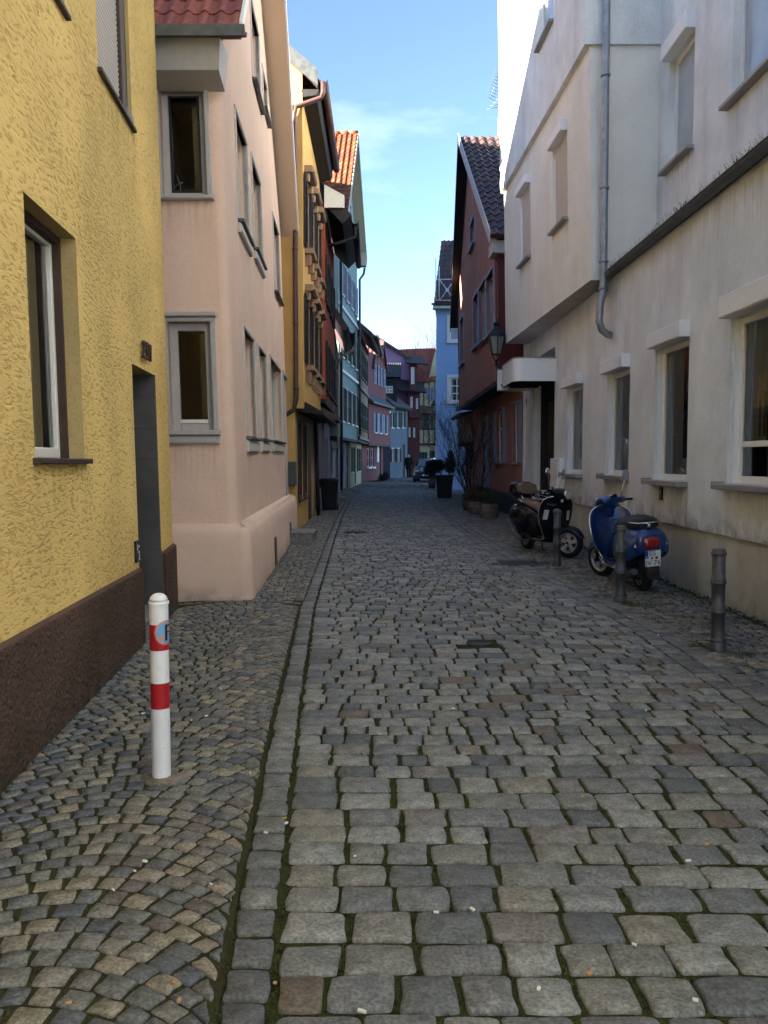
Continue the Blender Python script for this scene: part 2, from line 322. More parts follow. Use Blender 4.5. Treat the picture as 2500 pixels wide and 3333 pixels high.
M['joint'] = soil('mossy_joint_soil', (.016, .013, .009), (.050, .062, .016), (.024, .022, .013), 22.0)
M['joint_b'] = soil('sandy_mossy_joint_soil', (.045, .038, .026), (.05, .055, .02), (.038, .034, .022))
M['earth'] = soil('bare_ground', (.06, .05, .04), (.07, .06, .045), (.05, .05, .035), 1.5)
M['granite'] = pieces('granite_block', [(.22, .215, .205)], .7, .35, 60, .4)
M['iron'] = paint('grey_iron_paint', (.085, .088, .092), .45, .45, var=.18, scale=20, wear=.5, wearcol=(.17, .14, .12))
M['castiron'] = paint('cast_iron', (.03, .03, .033), .6, .5, var=.3, scale=40, bump=.3)
M['white_enamel'] = paint('white_post_paint', (.70, .72, .74), .35, var=.06, scale=5, wear=.55, wearcol=(.30, .28, .25))
M['red_film'] = paint('red_reflective_film', (.34, .012, .02), .38, var=.1, wear=.3, wearcol=(.40, .12, .11))
M['lamp_glass'] = paint('frosted_lamp_glass', (.20, .22, .20), .35, var=.1, spec=.5)
M['black_plastic'] = paint('black_plastic', (.012, .012, .013), .5, var=.1)
M['bin_black'] = paint('black_bin_plastic', (.010, .011, .013), .55, var=.1)
M['rubber'] = paint('tyre_rubber', (.013, .013, .014), .85, var=.2, scale=30)
M['chrome'] = paint('chrome', (.62, .62, .63), .14, 1.0, var=.02)
M['silver'] = paint('silver_wheel_paint', (.45, .46, .47), .35, .7, var=.04)
M['black_gloss'] = paint('black_gloss_paint', (.008, .009, .012), .12, var=.0, spec=.22, coat=.0)
M['blue_satin'] = paint('satin_blue_paint', (.011, .042, .165), .3, .25, var=.03, spec=.5, coat=.5)
M['brown_leather'] = paint('brown_leather', (.14, .095, .07), .6, var=.1, scale=30, bump=.1)
M['seat_cover'] = paint('black_nylon_cover', (.012, .012, .013), .55, var=.3, scale=12, bump=.6)
M['red_lens'] = paint('red_light_lens', (.30, .008, .012), .1, spec=.7, var=.2, scale=20)
M['clear_lens'] = paint('clear_light_lens', (.55, .55, .52), .1, spec=.7, var=.2, scale=40)
M['plate_white'] = paint('plate_white', (.78, .78, .77), .4, var=.02)
M['plate_blue'] = paint('plate_blue', (.02, .06, .35), .4)
M['ink'] = paint('black_lettering', (.012, .012, .012), .5)
M['white_ink'] = paint('white_lettering', (.75, .75, .75), .5)
M['sticker_blue'] = paint('sticker_blue', (.13, .36, .62), .4)
M['sticker_pink'] = paint('sticker_faded_red', (.55, .25, .22), .4)
M['car_paint'] = paint('dark_car_paint', (.10, .115, .14), .22, .6, var=0, spec=.6, coat=1.0)
M['car_glass'] = paint('car_glass', (.05, .06, .07), .04, spec=.9, var=.1, scale=3)
M['bark'] = paint('dark_bark', (.035, .027, .022), .9, var=.3, scale=30)
M['twig'] = paint('grey_brown_twig', (.10, .08, .075), .9, var=.2, scale=5)
M['leaf_dark'] = paint('dark_needle_green', (.018, .032, .014), .7, var=.45, scale=8)
M['leaf_mid'] = paint('dull_leaf_green', (.045, .055, .022), .7, var=.45, scale=10)
M['leaf_rust'] = paint('rusty_leaf', (.10, .05, .025), .8, var=.4, scale=10)
M['grass'] = paint('short_grass_green', (.05, .075, .018), .8, var=.45, scale=12)
M['terracotta'] = paint('worn_terracotta', (.15, .10, .075), .85, var=.2, scale=12, bump=.2)
M['planter_dark'] = paint('dark_planter_wood', (.028, .018, .016), .7, var=.2)
M['stone_pot'] = pieces('exposed_concrete_pot', [(.19, .155, .125)], .85, .3, 70, .3)
M['coat_cloth'] = cloth('dark_coat_cloth', (.014, .017, .018), 40)
M['trouser'] = cloth('dark_trouser_cloth', (.018, .016, .018), 40)
M['skin'] = paint('skin', (.42, .24, .17), .6)
M['hair'] = paint('pale_grey_hair', (.55, .50, .46), .8, var=.15, scale=60)
M['paper'] = paint('litter_paper', (.7, .68, .62), .8)
M['leaf_dry'] = paint('dry_leaf', (.42, .24, .10), .8, var=.3)
M['door_brown'] = paint('brown_wood_door', (.09, .055, .035), .55, var=.25, scale=6)
M['door_green'] = paint('pale_green_door_frame', (.20, .28, .18), .5)

# ------------------------------------------------------------------ mesh building
class MB:
    def __init__(s): s.v = []; s.f = []; s.m = []; s.s = []
    def add(s, vs, fs, m=0, smooth=False):
        o = len(s.v); s.v.extend(Vector(p) for p in vs)
        for f in fs: s.f.append([i+o for i in f]); s.m.append(m); s.s.append(smooth)
        return s
    def quad(s, a, b, c, d, m=0): return s.add([a, b, c, d], [(0, 1, 2, 3)], m)
    def hexa(s, p, m=0):
        """8 corners: bottom 0-3 counter-clockwise, top 4-7"""
        return s.add(p, [(3, 2, 1, 0), (4, 5, 6, 7), (0, 1, 5, 4), (1, 2, 6, 5), (2, 3, 7, 6), (3, 0, 4, 7)], m)
    def box(s, x0, y0, z0, x1, y1, z1, m=0, T=None):
        p = [Vector(q) for q in ((x0, y0, z0), (x1, y0, z0), (x1, y1, z0), (x0, y1, z0), (x0, y0, z1), (x1, y0, z1), (x1, y1, z1), (x0, y1, z1))]
        if T: p = [T @ q for q in p]
        return s.hexa(p, m)
    def fbox(s, fr, u0, u1, w0, w1, v0, v1, m=0):
        q = fr.pt
        return s.hexa([q(u0, w0, v0), q(u1, w0, v0), q(u1, w1, v0), q(u0, w1, v0), q(u0, w0, v1), q(u1, w0, v1), q(u1, w1, v1), q(u0, w1, v1)], m)
    def bbox(s, fr, u0, u1, w0, w1, v0, v1, b=.008, m=0):
        """box with its front edges chamfered (front = smaller w)"""
        q = fr.pt
        A = [q(u0+b, w0, v0+b), q(u1-b, w0, v0+b), q(u1-b, w0, v1-b), q(u0+b, w0, v1-b)]
        B = [q(u0, w0+b, v0), q(u1, w0+b, v0), q(u1, w0+b, v1), q(u0, w0+b, v1)]
        D = [q(u0, w1, v0), q(u1, w1, v0), q(u1, w1, v1), q(u0, w1, v1)]
        fs = [(0, 1, 2, 3)]
        for k in range(4):
            j = (k+1) % 4; fs += [(k+4, j+4, j, k), (k+8, j+8, j+4, k+4)]
        fs.append((11, 10, 9, 8))
        return s.add(A+B+D, fs, m)
    def tube(s, pts, r, n=8, m=0, cap=True, smooth=True):
        pts = [Vector(p) for p in pts]; rr = r if isinstance(r, (list, tuple)) else [r]*len(pts)
        rings = []; prev = None
        for i, p in enumerate(pts):
            t = (pts[min(i+1, len(pts)-1)]-pts[max(i-1, 0)])
            t = t.normalized() if t.length > 1e-9 else Vector((0, 0, 1))
            if prev is None: a = t.orthogonal().normalized()
            else:
                a = prev-t*prev.dot(t); a = a.normalized() if a.length > 1e-6 else t.orthogonal().normalized()
            prev = a; b = t.cross(a)
            rings.append([p+(a*math.cos(2*math.pi*k/n)+b*math.sin(2*math.pi*k/n))*rr[i] for k in range(n)])
        return s.loft(rings, m, cap, smooth)
    def loft(s, rings, m=0, cap=True, smooth=True, closed=True):
        n = len(rings[0]); vs = [p for r in rings for p in r]; fs = []
        for i in range(len(rings)-1):
            for k in range(n if closed else n-1):
                j = (k+1) % n
                fs.append((i*n+k, i*n+j, (i+1)*n+j, (i+1)*n+k))
        o = len(s.v); s.add(vs, fs, m, smooth)
        if cap and closed:
            s.f.append([o+k for k in range(n)][::-1]); s.m.append(m); s.s.append(False)
            s.f.append([o+(len(rings)-1)*n+k for k in range(n)]); s.m.append(m); s.s.append(False)
        return s
    def lathe(s, prof, n=16, T=None, m=0, smooth=True, a0=0, a1=2*math.pi):
        full = abs(a1-a0-2*math.pi) < 1e-6; cnt = n if full else n+1
        rings = []
        for r, z in prof:
            rings.append([(T @ Vector((r*math.cos(a0+(a1-a0)*k/n), r*math.sin(a0+(a1-a0)*k/n), z))) if T else Vector((r*math.cos(a0+(a1-a0)*k/n), r*math.sin(a0+(a1-a0)*k/n), z)) for k in range(cnt)])
        return s.loft(rings, m, False, smooth, full)
    def poly(s, pts, m=0): return s.add(pts, [tuple(range(len(pts)))], m)
    def prism(s, pts, d, m=0):
        pts = [Vector(p) for p in pts]; d = Vector(d); n = len(pts)
        fs = [tuple(range(n))[::-1], tuple(range(n, 2*n))]+[(k, (k+1) % n, n+(k+1) % n, n+k) for k in range(n)]
        return s.add(pts+[p+d for p in pts], fs, m)
    def mesh(s, name, mats, off=None):
        me = bpy.data.meshes.new(name)
        off = off or Vector((0, 0, 0))
        me.from_pydata([tuple(p-off) for p in s.v], [], s.f)
        for mt in (mats if isinstance(mats, (list, tuple)) else [mats]): me.materials.append(M[mt] if isinstance(mt, str) else mt)
        me.polygons.foreach_set('material_index', s.m); me.polygons.foreach_set('use_smooth', s.s)
        me.update(); return me
    def build(s, name, mats, parent=None, off=None):
        """one mesh object; under a parent the vertices are taken relative to the thing's base"""
        if off is None and parent is not None: off = base_of(parent)
        return link(name, s.mesh(name, mats, off), parent)

def base_of(o):
    while o.parent: o = o.parent
    return Vector(o.location) if o.type == 'EMPTY' else Vector((0, 0, 0))
def link(name, me, parent=None):
    o = bpy.data.objects.new(name, me); C.objects.link(o)
    if parent: o.parent = parent
    return o
def thing(name, label, cat, loc=(0, 0, 0), group=None, rot=None):
    o = bpy.data.objects.new(name, None); C.objects.link(o); o.location = loc; o.empty_display_size = .2
    if rot: o.rotation_euler = rot
    return tag(o, label, cat, group)
def tag(o, label, cat, group=None):
    o['label'] = label; o['category'] = cat
    if group: o['group'] = group
    return o
def struct(o): o['kind'] = 'structure'; return o
def stuff(o): o['kind'] = 'stuff'; return o

def text_mesh(body, size, extrude=.002, shear=0.0, align='CENTER'):
    cu = bpy.data.curves.new('lettering', 'FONT'); cu.body = body; cu.size = size; cu.extrude = extrude; cu.align_x = align; cu.align_y = 'CENTER'; cu.shear = shear; cu.resolution_u = 2
    o = bpy.data.objects.new('lettering', cu); C.objects.link(o)
    me = bpy.data.meshes.new_from_object(o.evaluated_get(bpy.context.evaluated_depsgraph_get()))
    bpy.data.objects.remove(o); bpy.data.curves.remove(cu)
    return me
def lettering(body, size, T, mat, parent, extrude=.002, shear=0.0, name='lettering', off=None):
    me = text_mesh(body, size, extrude, shear); me.materials.clear(); me.materials.append(M[mat]); me.transform(T)
    if off is None: off = base_of(parent)
    me.transform(Matrix.Translation(-off))
    return link(name, me, parent)
def basis(o, x, y, z=None):
    x = Vector(x).normalized(); y = Vector(y).normalized(); z = x.cross(y) if z is None else Vector(z)
    m = Matrix((x, y, z)).transposed().to_4x4(); m.translation = Vector(o); return m

# ------------------------------------------------------------------ ground, road, pavements
def interp(tab, y):
    if y <= tab[0][0]: return tab[0][1]
    for (a, b), (c, d) in zip(tab, tab[1:]):
        if y <= c: return b+(d-b)*(y-a)/(c-a)
    return tab[-1][1]
XL = [(1, -.44), (2.26, -.48), (3, -.54), (3.7, -.59), (5, -.68), (6.7, -.78), (8.9, -.91), (15, -1.1), (17.6, -1.18), (24, -1.34), (31.3, -1.44), (36, -1.40), (40.3, -1.27), (46, -.92), (51.8, -.45), (56, .1), (60, .9), (64, 2.4)]
XR = [(1, 2.62), (5.8, 2.68), (7.7, 2.69), (8.8, 2.64), (11.7, 2.42), (13.2, 2.36), (19.5, 2.2), (25, 2.16), (35, 2.2), (42, 2.35), (47.8, 2.6), (52, 4.5), (56, 9.0), (64, 12.0)]
def band(Y): return .35 if Y < 9 else min(.52, .35+.17*(Y-9)/3)
def bldL(Y):
    if Y < 8.95: return -1.55-.076*Y
    if Y < 9.38: return -2.25
    if Y < 17.9: return -1.0-.052*Y
    if Y < 23.4: return -1.95
    if Y < 35: return -2.35
    if Y < 43: return -2.3
    return interp([(43, -2.3), (50, -1.5), (53, -1.2), (58, .2), (64, 2.0)], Y)
def bldR(Y):
    if Y < 17.5: return 3.66
    if Y < 20.9: return 4.5
    if Y < 33: return 3.60
    if Y < 40.8: return 4.4
    return 3.4

def smoothstrip(mb, xa, xb, y0, y1, dz, step):
    y = y0; rows = []
    while y < y1+1e-6:
        rows.append([Vector((xa(y), y, gz(y)+dz)), Vector((xb(y), y, gz(y)+dz))]); y += step
    mb.loft(rows, 0, False, False, False)

mb = MB()
rows = []
ys = [-600, -40, 0]+[4*k for k in range(1, 26)]+[140, 220, 400, 900, 2000]
for y in ys:
    z = (gz(y) if y < 80 else .64+(y-80)*.012)-.075
    rows.append([Vector((x, y, z)) for x in (-1500, -200, -40, -8, 0, 8, 40, 200, 1500)])
mb.loft(rows, 0, False, False, False)
struct(mb.build('ground', 'earth'))

ROAD_BED = -.012
mb = MB(); smoothstrip(mb, lambda y: interp(XL, y), lambda y: interp(XR, y), -4.0, 64, ROAD_BED, 1.0)
road = struct(mb.build('road', 'joint'))
mb = MB(); smoothstrip(mb, lambda y: bldL(y)-.3, lambda y: interp(XL, y), -4.0, 60, -.007, .25)
pav_l = struct(mb.build('pavement_left', 'joint_b'))
mb = MB(); smoothstrip(mb, lambda y: interp(XR, y), lambda y: bldR(y)+.3, -4.0, 50, -.007, .25)
pav_r = struct(mb.build('pavement_right', 'joint_b'))

def stone(mb, c, gap, h, fine, rnd, top=0.0, dome=.005, tilt=.006):
    """one sett from four plan corners; rounded outline, worn edges"""
    cx = sum(p[0] for p in c)/4; cy = sum(p[1] for p in c)/4
    q = []
    for x, y in c:
        dx, dy = x-cx, y-cy; l = math.hypot(dx, dy) or 1e-6
        k = max(.3, (l-gap*.72)/l); q.append((cx+dx*k+rnd.uniform(-1, 1)*gap*.38, cy+dy*k+rnd.uniform(-1, 1)*gap*.38))
    out = []
    for i in range(4):
        a, b, d = q[i-1], q[i], q[(i+1) % 4]
        ka, kd = rnd.uniform(.05, .15), rnd.uniform(.05, .15)
        p1 = (b[0]+(a[0]-b[0])*ka, b[1]+(a[1]-b[1])*ka); p2 = (b[0]+(d[0]-b[0])*kd, b[1]+(d[1]-b[1])*kd)
        cut = rnd.uniform(.0, .15)
        mid = ((p1[0]+p2[0])/2*cut+b[0]*(1-cut)*1.0, (p1[1]+p2[1])/2*cut+b[1]*(1-cut))
        if fine: out += [p1, (mid[0]*.5+(p1[0]+p2[0])*.25, mid[1]*.5+(p1[1]+p2[1])*.25), p2]
        else: out += [p1, p2]
        if fine:
            t = rnd.uniform(.4, .6); m_ = (b[0]*(1-t)+d[0]*t, b[1]*(1-t)+d[1]*t); j = gap*.42
            out.append((m_[0]+rnd.uniform(-j, j), m_[1]+rnd.uniform(-j, j)))
    n = len(out); z = gz(cy)+top; tx = rnd.uniform(-tilt, tilt)/.1; ty = rnd.uniform(-tilt, tilt)/.1
    def Z(x, y, dz): return z+dz+tx*(x-cx)*.35+ty*(y-cy)*.35
    vs = [(cx+(x-cx)*1.03, cy+(y-cy)*1.03, z-h) for x, y in out]
    if fine:
        vs += [(x, y, Z(x, y, -.006+rnd.uniform(-.001, .001))) for x, y in out]
        vs += [(cx+(x-cx)*.93, cy+(y-cy)*.93, Z(x, y, rnd.uniform(-.0012, .0012))) for x, y in out]
        vs.append((cx, cy, Z(cx, cy, dome)))
        fs = []
        for k in range(n):
            j = (k+1) % n
            fs += [(k, j, n+j, n+k), (n+k, n+j, 2*n+j, 2*n+k), (2*n+k, 2*n+j, 3*n)]
    else:
        vs += [(cx+(x-cx)*.95, cy+(y-cy)*.95, Z(x, y, 0)) for x, y in out]
        fs = [(k, (k+1) % n, n+(k+1) % n, n+k) for k in range(n)]+[tuple(range(n, 2*n))]
    mb.add(vs, fs, 0, True)

COVERS = []   # plan rectangles kept free of setts: x0, x1, y0, y1
def covered(x, y): return any(a-.02 < x < b+.02 and c-.02 < y < d+.02 for a, b, c, d in COVERS)
gd1 = ground(1163, 1733); gd2 = ground(1690, 1832); gm1 = ground(1560, 2092)
COVERS += [(gd1.x-.30, gd1.x+.25, gd1.y-.2, gd1.y+.2), (gd2.x-.32, gd2.x+.30, gd2.y-.28, gd2.y+.28), (gm1.x-.10, gm1.x+.10, gm1.y-.1, gm1.y+.1)]

def lay(parent, quads, mat, name, limit, far_fine, gap, h, dome, tilt, jit):
    """nearest setts become parts of their own, the rest one mesh"""
    rnd = random.Random(hash(name) % 1000 if False else len(name)*17+3)
    quads = [q for q in quads if not covered(sum(p[0] for p in q)/4, sum(p[1] for p in q)/4)]
    vis = [q for q in quads if min(p[1] for p in q) > 2.05]
    def seen(q):
        cx = sum(p[0] for p in q)/4; cy = sum(p[1] for p in q)/4
        return abs(cx/max(cy, .1)) < .47 and cy > 2.25
    order = sorted(vis, key=lambda q: (not seen(q), sum(p[1] for p in q)))
    for q in order[:limit]:
        m_ = MB(); cy = sum(p[1] for p in q)/4
        stone(m_, q, gap, h, True, rnd, rnd.uniform(-jit, jit), dome, tilt)
        m_.build(name, mat, parent, Vector((0, 0, 0)))
    m_ = MB()
    for q in order[limit:]:
        cy = sum(p[1] for p in q)/4
        stone(m_, q, gap, h, cy < far_fine, rnd, rnd.uniform(-jit, jit), dome, tilt)
    stuff(m_.build(name+'_field', mat, parent, Vector((0, 0, 0))))

rg = random.Random(11)
# carriageway: courses across the street
quads = []; y = 1.6; row = 0
while y < 60:
    ph = rg.uniform(.15, .195) if y < 40 else rg.uniform(.17, .22)
    xa = interp(XL, y)+.155; xb = interp(XR, y)-band(y)
    x = xa-rg.uniform(0, .0); big = rg.random() < .12
    tl = rg.uniform(-.006, .006); ph2 = rg.uniform(0, 6.28)
    def wav(x, o): return o+tl*x+.012*math.sin(x*1.3+y*.9)+.018*math.sin(x*.7+y*.25)
    while x < xb-.05:
        wd = rg.uniform(.14, .19) if rg.random() < .35 else rg.uniform(.185, .275)
        if big: wd = rg.uniform(.11, .16)
        if x+wd > xb-.09: wd = xb-x
        j = rg.uniform(-.008, .008); j2 = rg.uniform(-.008, .008)
        quads.append([(x, wav(x, y)), (x+wd, wav(x+wd, y)), (x+wd+j, wav(x+wd, y+ph)), (x+j2, wav(x, y+ph))])
        x += wd
    y += ph; row += 1
lay(road, quads, 'cobble', 'cobble', 300, 17.0, .019, .03, .001, .006, .005)
# longitudinal edge rows
quads = []
def along(fx, wid, y0, y1, l0, l1):
    y = y0
    while y < y1:
        d = rg.uniform(l0, l1); a, b = fx(y), fx(y+d)
        quads.append([(a, y), (a+wid(y), y), (b+wid(y+d), y+d), (b, y+d)]); y += d
along(lambda y: interp(XL, y)+.004, lambda y: .146, 1.6, 56, .13, .19)
def rline(k, nrow):
    return (lambda y: interp(XR, y)-band(y)+band(y)*k/nrow), (lambda y: band(y)/nrow)
for k in range(2):
    f, w_ = rline(k, 2); along(f, w_, 2.5+.07*k, 10.5, .15, .24)
for k in range(3):
    f, w_ = rline(k, 3); along(f, w_, 10.5, 52, .20, .34)
lay(road, quads, 'kerb', 'edge_sett', 200, 16.0, .018, .03, .001, .005, .004)
# left pavement: segmental courses
def courses(xa_f, xb_f, xc_f, k_f, y0, y1, pitch, w0, w1):
    out = []; y = y0
    while y < y1:
        p = pitch*rg.uniform(.9, 1.1)
        xa, xb = xa_f(y), xb_f(y); xc = xc_f(y); k = k_f(y)
        def s(x): return -k*min(abs(x-xc), 1.5)**2
        x = xa-rg.uniform(0, .06)
        while x < xb-.02:
            wd = rg.uniform(w0, w1)
            sl = -2*k*(x+wd/2-xc); cs = 1/math.sqrt(1+sl*sl)
            wd *= max(.62, cs)
            if x+wd > xb-.035: wd = xb-x
            d0 = -p*sl/(1+sl*sl); x1 = x+wd
            q = [(x, y+s(x)), (x1, y+s(x1)), (x1+d0, y+s(x1)+p+sl*d0), (x+d0, y+s(x)+p+sl*d0)]
            q = [(min(px_, xb), py_) for px_, py_ in q]
            cy = sum(t[1] for t in q)/4
            if sum(t[0] for t in q)/4 > xa_f(cy)-.06 and (q[1][0]-q[0][0]) > .025: out.append(q)
            x += wd
        y += p
    return out
ql = courses(bldL, lambda y: interp(XL, y), lambda y: (interp(XL, y)+bldL(y))/2+.05, lambda y: .85 if y < 9.3 else .40, 1.5, 27, .094, .08, .125)
ql += courses(bldL, lambda y: interp(XL, y), lambda y: interp(XL, y)-.3, lambda y: .1, 27, 52, .13, .11, .17)
lay(pav_l, ql, 'sett', 'small_sett', 300, 12.0, .011, .022, .001, .008, .003)
qr = courses(lambda y: interp(XR, y), bldR, lambda y: 3.3, lambda y: .28, 3.6, 22, .10, .085, .14)
qr += courses(lambda y: interp(XR, y), bldR, lambda y: 3.3, lambda y: .1, 22, 46, .14, .12, .18)
lay(pav_r, qr, 'sett', 'small_sett', 300, 13.0, .015, .022, .004, .009, .005)

# ------------------------------------------------------------------ building kit
def clip_poly(poly, clip):
    for i in range(len(clip)):
        a, b = clip[i], clip[(i+1) % len(clip)]; out = []
        def side(p): return (b[0]-a[0])*(p[1]-a[1])-(b[1]-a[1])*(p[0]-a[0])
        for k in range(len(poly)):
            p, q = poly[k], poly[(k+1) % len(poly)]; sp, sq = side(p), side(q)
            if sp >= -1e-9: out.append(p)
            if (sp > 1e-9 and sq < -1e-9) or (sp < -1e-9 and sq > 1e-9):
                t = sp/(sp-sq); out.append((p[0]+(q[0]-p[0])*t, p[1]+(q[1]-p[1])*t))
        poly = out
        if len(poly) < 3: return []
    return poly
def wall_mesh(mb, fr, u0, u1, v0, v1, holes=(), depth=.14, clip=None, w=0.0, rm=0, m=0):
    us = sorted({u0, u1}|{min(max(x, u0), u1) for h in holes for x in h[:2]})
    vs = sorted({v0, v1}|{min(max(x, v0), v1) for h in holes for x in h[2:4]})
    for a, b in zip(us, us[1:]):
        for c, d in zip(vs, vs[1:]):
            mu, mv = (a+b)/2, (c+d)/2
            if any(h[0] < mu < h[1] and h[2] < mv < h[3] for h in holes): continue
            p = [(a, c), (b, c), (b, d), (a, d)]
            if clip: p = clip_poly(p, clip)
            if len(p) >= 3: mb.poly([fr.pt(x, w, y) for x, y in p], m)
    for h in holes:
        a, b, c, d = h[:4]; dp = w+(h[4] if len(h) > 4 else depth)
        q = fr.pt
        mb.quad(q(a, w, c), q(a, dp, c), q(a, dp, d), q(a, w, d), rm); mb.quad(q(b, w, c), q(b, dp, c), q(b, dp, d), q(b, w, d), rm)
        mb.quad(q(a, w, d), q(a, dp, d), q(b, dp, d), q(b, w, d), rm); mb.quad(q(a, w, c), q(a, dp, c), q(b, dp, c), q(b, w, c), rm)
    return mb
def shell(mb, fr, u0, u1, v0, v1, D, m=0, w=0.0, ends=(True, True), lid=True):
    q = fr.pt
    if ends[0]: mb.quad(q(u0, w, v0), q(u0, D, v0), q(u0, D, v1), q(u0, w, v1), m)
    if ends[1]: mb.quad(q(u1, w, v0), q(u1, D, v0), q(u1, D, v1), q(u1, w, v1), m)
    mb.quad(q(u0, D, v0), q(u1, D, v0), q(u1, D, v1), q(u0, D, v1), m)
    if lid: mb.quad(q(u0, w, v1), q(u1, w, v1), q(u1, D, v1), q(u0, D, v1), m)

def window(root, fr, r, depth=.12, fm='white_paint', fw=.06, cols=1, rows=(), pane='glass_far', sill=None, surround=None, shutters=None, box=None, room=None, curtain=None, slats=None, fd=.05, w=0.0, name='window'):
    u0, u1, v0, v1 = r[:4]; d = depth+w
    mb = MB()
    mb.bbox(fr, u0, u0+fw, d, d+fd, v0, v1, .006); mb.bbox(fr, u1-fw, u1, d, d+fd, v0, v1, .006)
    mb.bbox(fr, u0+fw, u1-fw, d+.001, d+fd, v0, v0+fw, .006); mb.bbox(fr, u0+fw, u1-fw, d+.001, d+fd, v1-fw, v1, .006)
    for k in range(1, cols):
        u = u0+(u1-u0)*k/cols; h = fw*.45; mb.bbox(fr, u-h, u+h, d+.002, d+fd, v0+fw, v1-fw, .004)
    for t in rows:
        v = v0+(v1-v0)*t; h = fw*.4; mb.bbox(fr, u0+fw, u1-fw, d+.003, d+fd, v-h, v+h, .004)
    win = mb.build(name, fm, root)
    if slats:
        mb = MB(); v = v0+.01; q = fr.pt
        while v < v1:
            mb.add([q(u0+.02, d+.02, v), q(u1-.02, d+.02, v), q(u1-.02, d+.008, v+.012), q(u0+.02, d+.008, v+.012), q(u1-.02, d+.008, v+.03), q(u0+.02, d+.008, v+.03), q(u1-.02, d+.022, v+.042), q(u0+.02, d+.022, v+.042)],
                   [(0, 1, 2, 3), (3, 2, 4, 5), (5, 4, 6, 7)]); v += .043
        mb.build('roller_shutter', slats, win)
    else:
        mb = MB(); mb.quad(fr.pt(u0+fw*.5, d+fd*.6, v0+fw*.5), fr.pt(u1-fw*.5, d+fd*.6, v0+fw*.5), fr.pt(u1-fw*.5, d+fd*.6, v1-fw*.5), fr.pt(u0+fw*.5, d+fd*.6, v1-fw*.5))
        mb.build('pane', pane, win)
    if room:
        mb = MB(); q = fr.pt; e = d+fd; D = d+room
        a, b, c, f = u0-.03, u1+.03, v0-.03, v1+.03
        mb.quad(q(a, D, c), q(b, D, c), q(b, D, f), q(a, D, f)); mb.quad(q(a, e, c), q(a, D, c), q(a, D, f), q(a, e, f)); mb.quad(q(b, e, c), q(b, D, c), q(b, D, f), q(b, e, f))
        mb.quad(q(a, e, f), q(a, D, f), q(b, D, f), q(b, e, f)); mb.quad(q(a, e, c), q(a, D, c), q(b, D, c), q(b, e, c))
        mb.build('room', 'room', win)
    if curtain:
        for (ca, cb, cz0, cz1, cm) in curtain:
            mb = MB(); N = max(8, int((cb-ca)*(u1-u0)/.018)); rows_ = []
            for vv in (v0+(v1-v0)*cz0, v0+(v1-v0)*cz1):
                rows_.append([fr.pt(u0+(u1-u0)*(ca+(cb-ca)*i/N), d+fd+.08+.018*math.sin(i*1.25)+.008*math.sin(i*.47), vv) for i in range(N+1)])
            mb.loft(rows_, 0, False, True, False); mb.build('curtain', cm, win)
    if sill:
        sm, pr, th, ov = sill; mb = MB(); mb.bbox(fr, u0-ov, u1+ov, -pr+w, d+.0, v0-th, v0-.001, .006); mb.build('sill', sm, win)
    if surround:
        sm, sw, pr = surround[:3]; mb = MB(); g = .002
        mb.bbox(fr, u0-sw, u0, -pr+w, d*.5+w*.5, v0, v1, .01); mb.bbox(fr, u1, u1+sw, -pr+w, d*.5+w*.5, v0, v1, .01)
        mb.bbox(fr, u0-sw, u1+sw, -pr-g+w, d*.5+w*.5, v1, v1+sw, .01)
        if len(surround) > 3: mb.bbox(fr, u0-sw-.03, u1+sw+.03, -pr-.05+w, .01+w, v1+sw, v1+sw+.05, .01)
        mb.build('surround', sm, win)
    if shutters:
        sm, sw, style, sides = shutters
        for sd in sides:
            a, b = (u0-sw-.02, u0-.02) if sd < 0 else (u1+.02, u1+sw+.02)
            mb = MB(); w0, w1 = -.055+w, -.015+w; t = .045
            mb.bbox(fr, a, a+t, w0, w1, v0, v1, .004); mb.bbox(fr, b-t, b, w0, w1, v0, v1, .004)
            for vv in (v0, (v0+v1)/2-t/2, v1-t): mb.bbox(fr, a+t, b-t, w0+.001, w1, vv, vv+t, .004)
            if style == 'louvre':
                vv = v0+t+.01
                while vv < v1-t-.03:
                    if abs(vv+.02-(v0+v1)/2) > .04:
                        q = fr.pt; mb.add([q(a+t, w1, vv+.04), q(b-t, w1, vv+.04), q(b-t, w0+.004, vv+.004), q(a+t, w0+.004, vv+.004), q(a+t, w1, vv+.03), q(b-t, w1, vv+.03)], [(0, 1, 2, 3), (3, 2, 5, 4)])
                    vv += .06
            else:
                mb.fbox(fr, a+t, b-t, w0+.02, w1, v0+t, v1-t)
            mb.build('shutter', sm, win)
    if box:
        bm_, bh, bp_ = box; mb = MB(); mb.bbox(fr, u0-.0, u1+.0, -bp_+w, .02+w, v1-.005, v1+bh, .012); mb.build('roller_box', bm_, win)
    return win

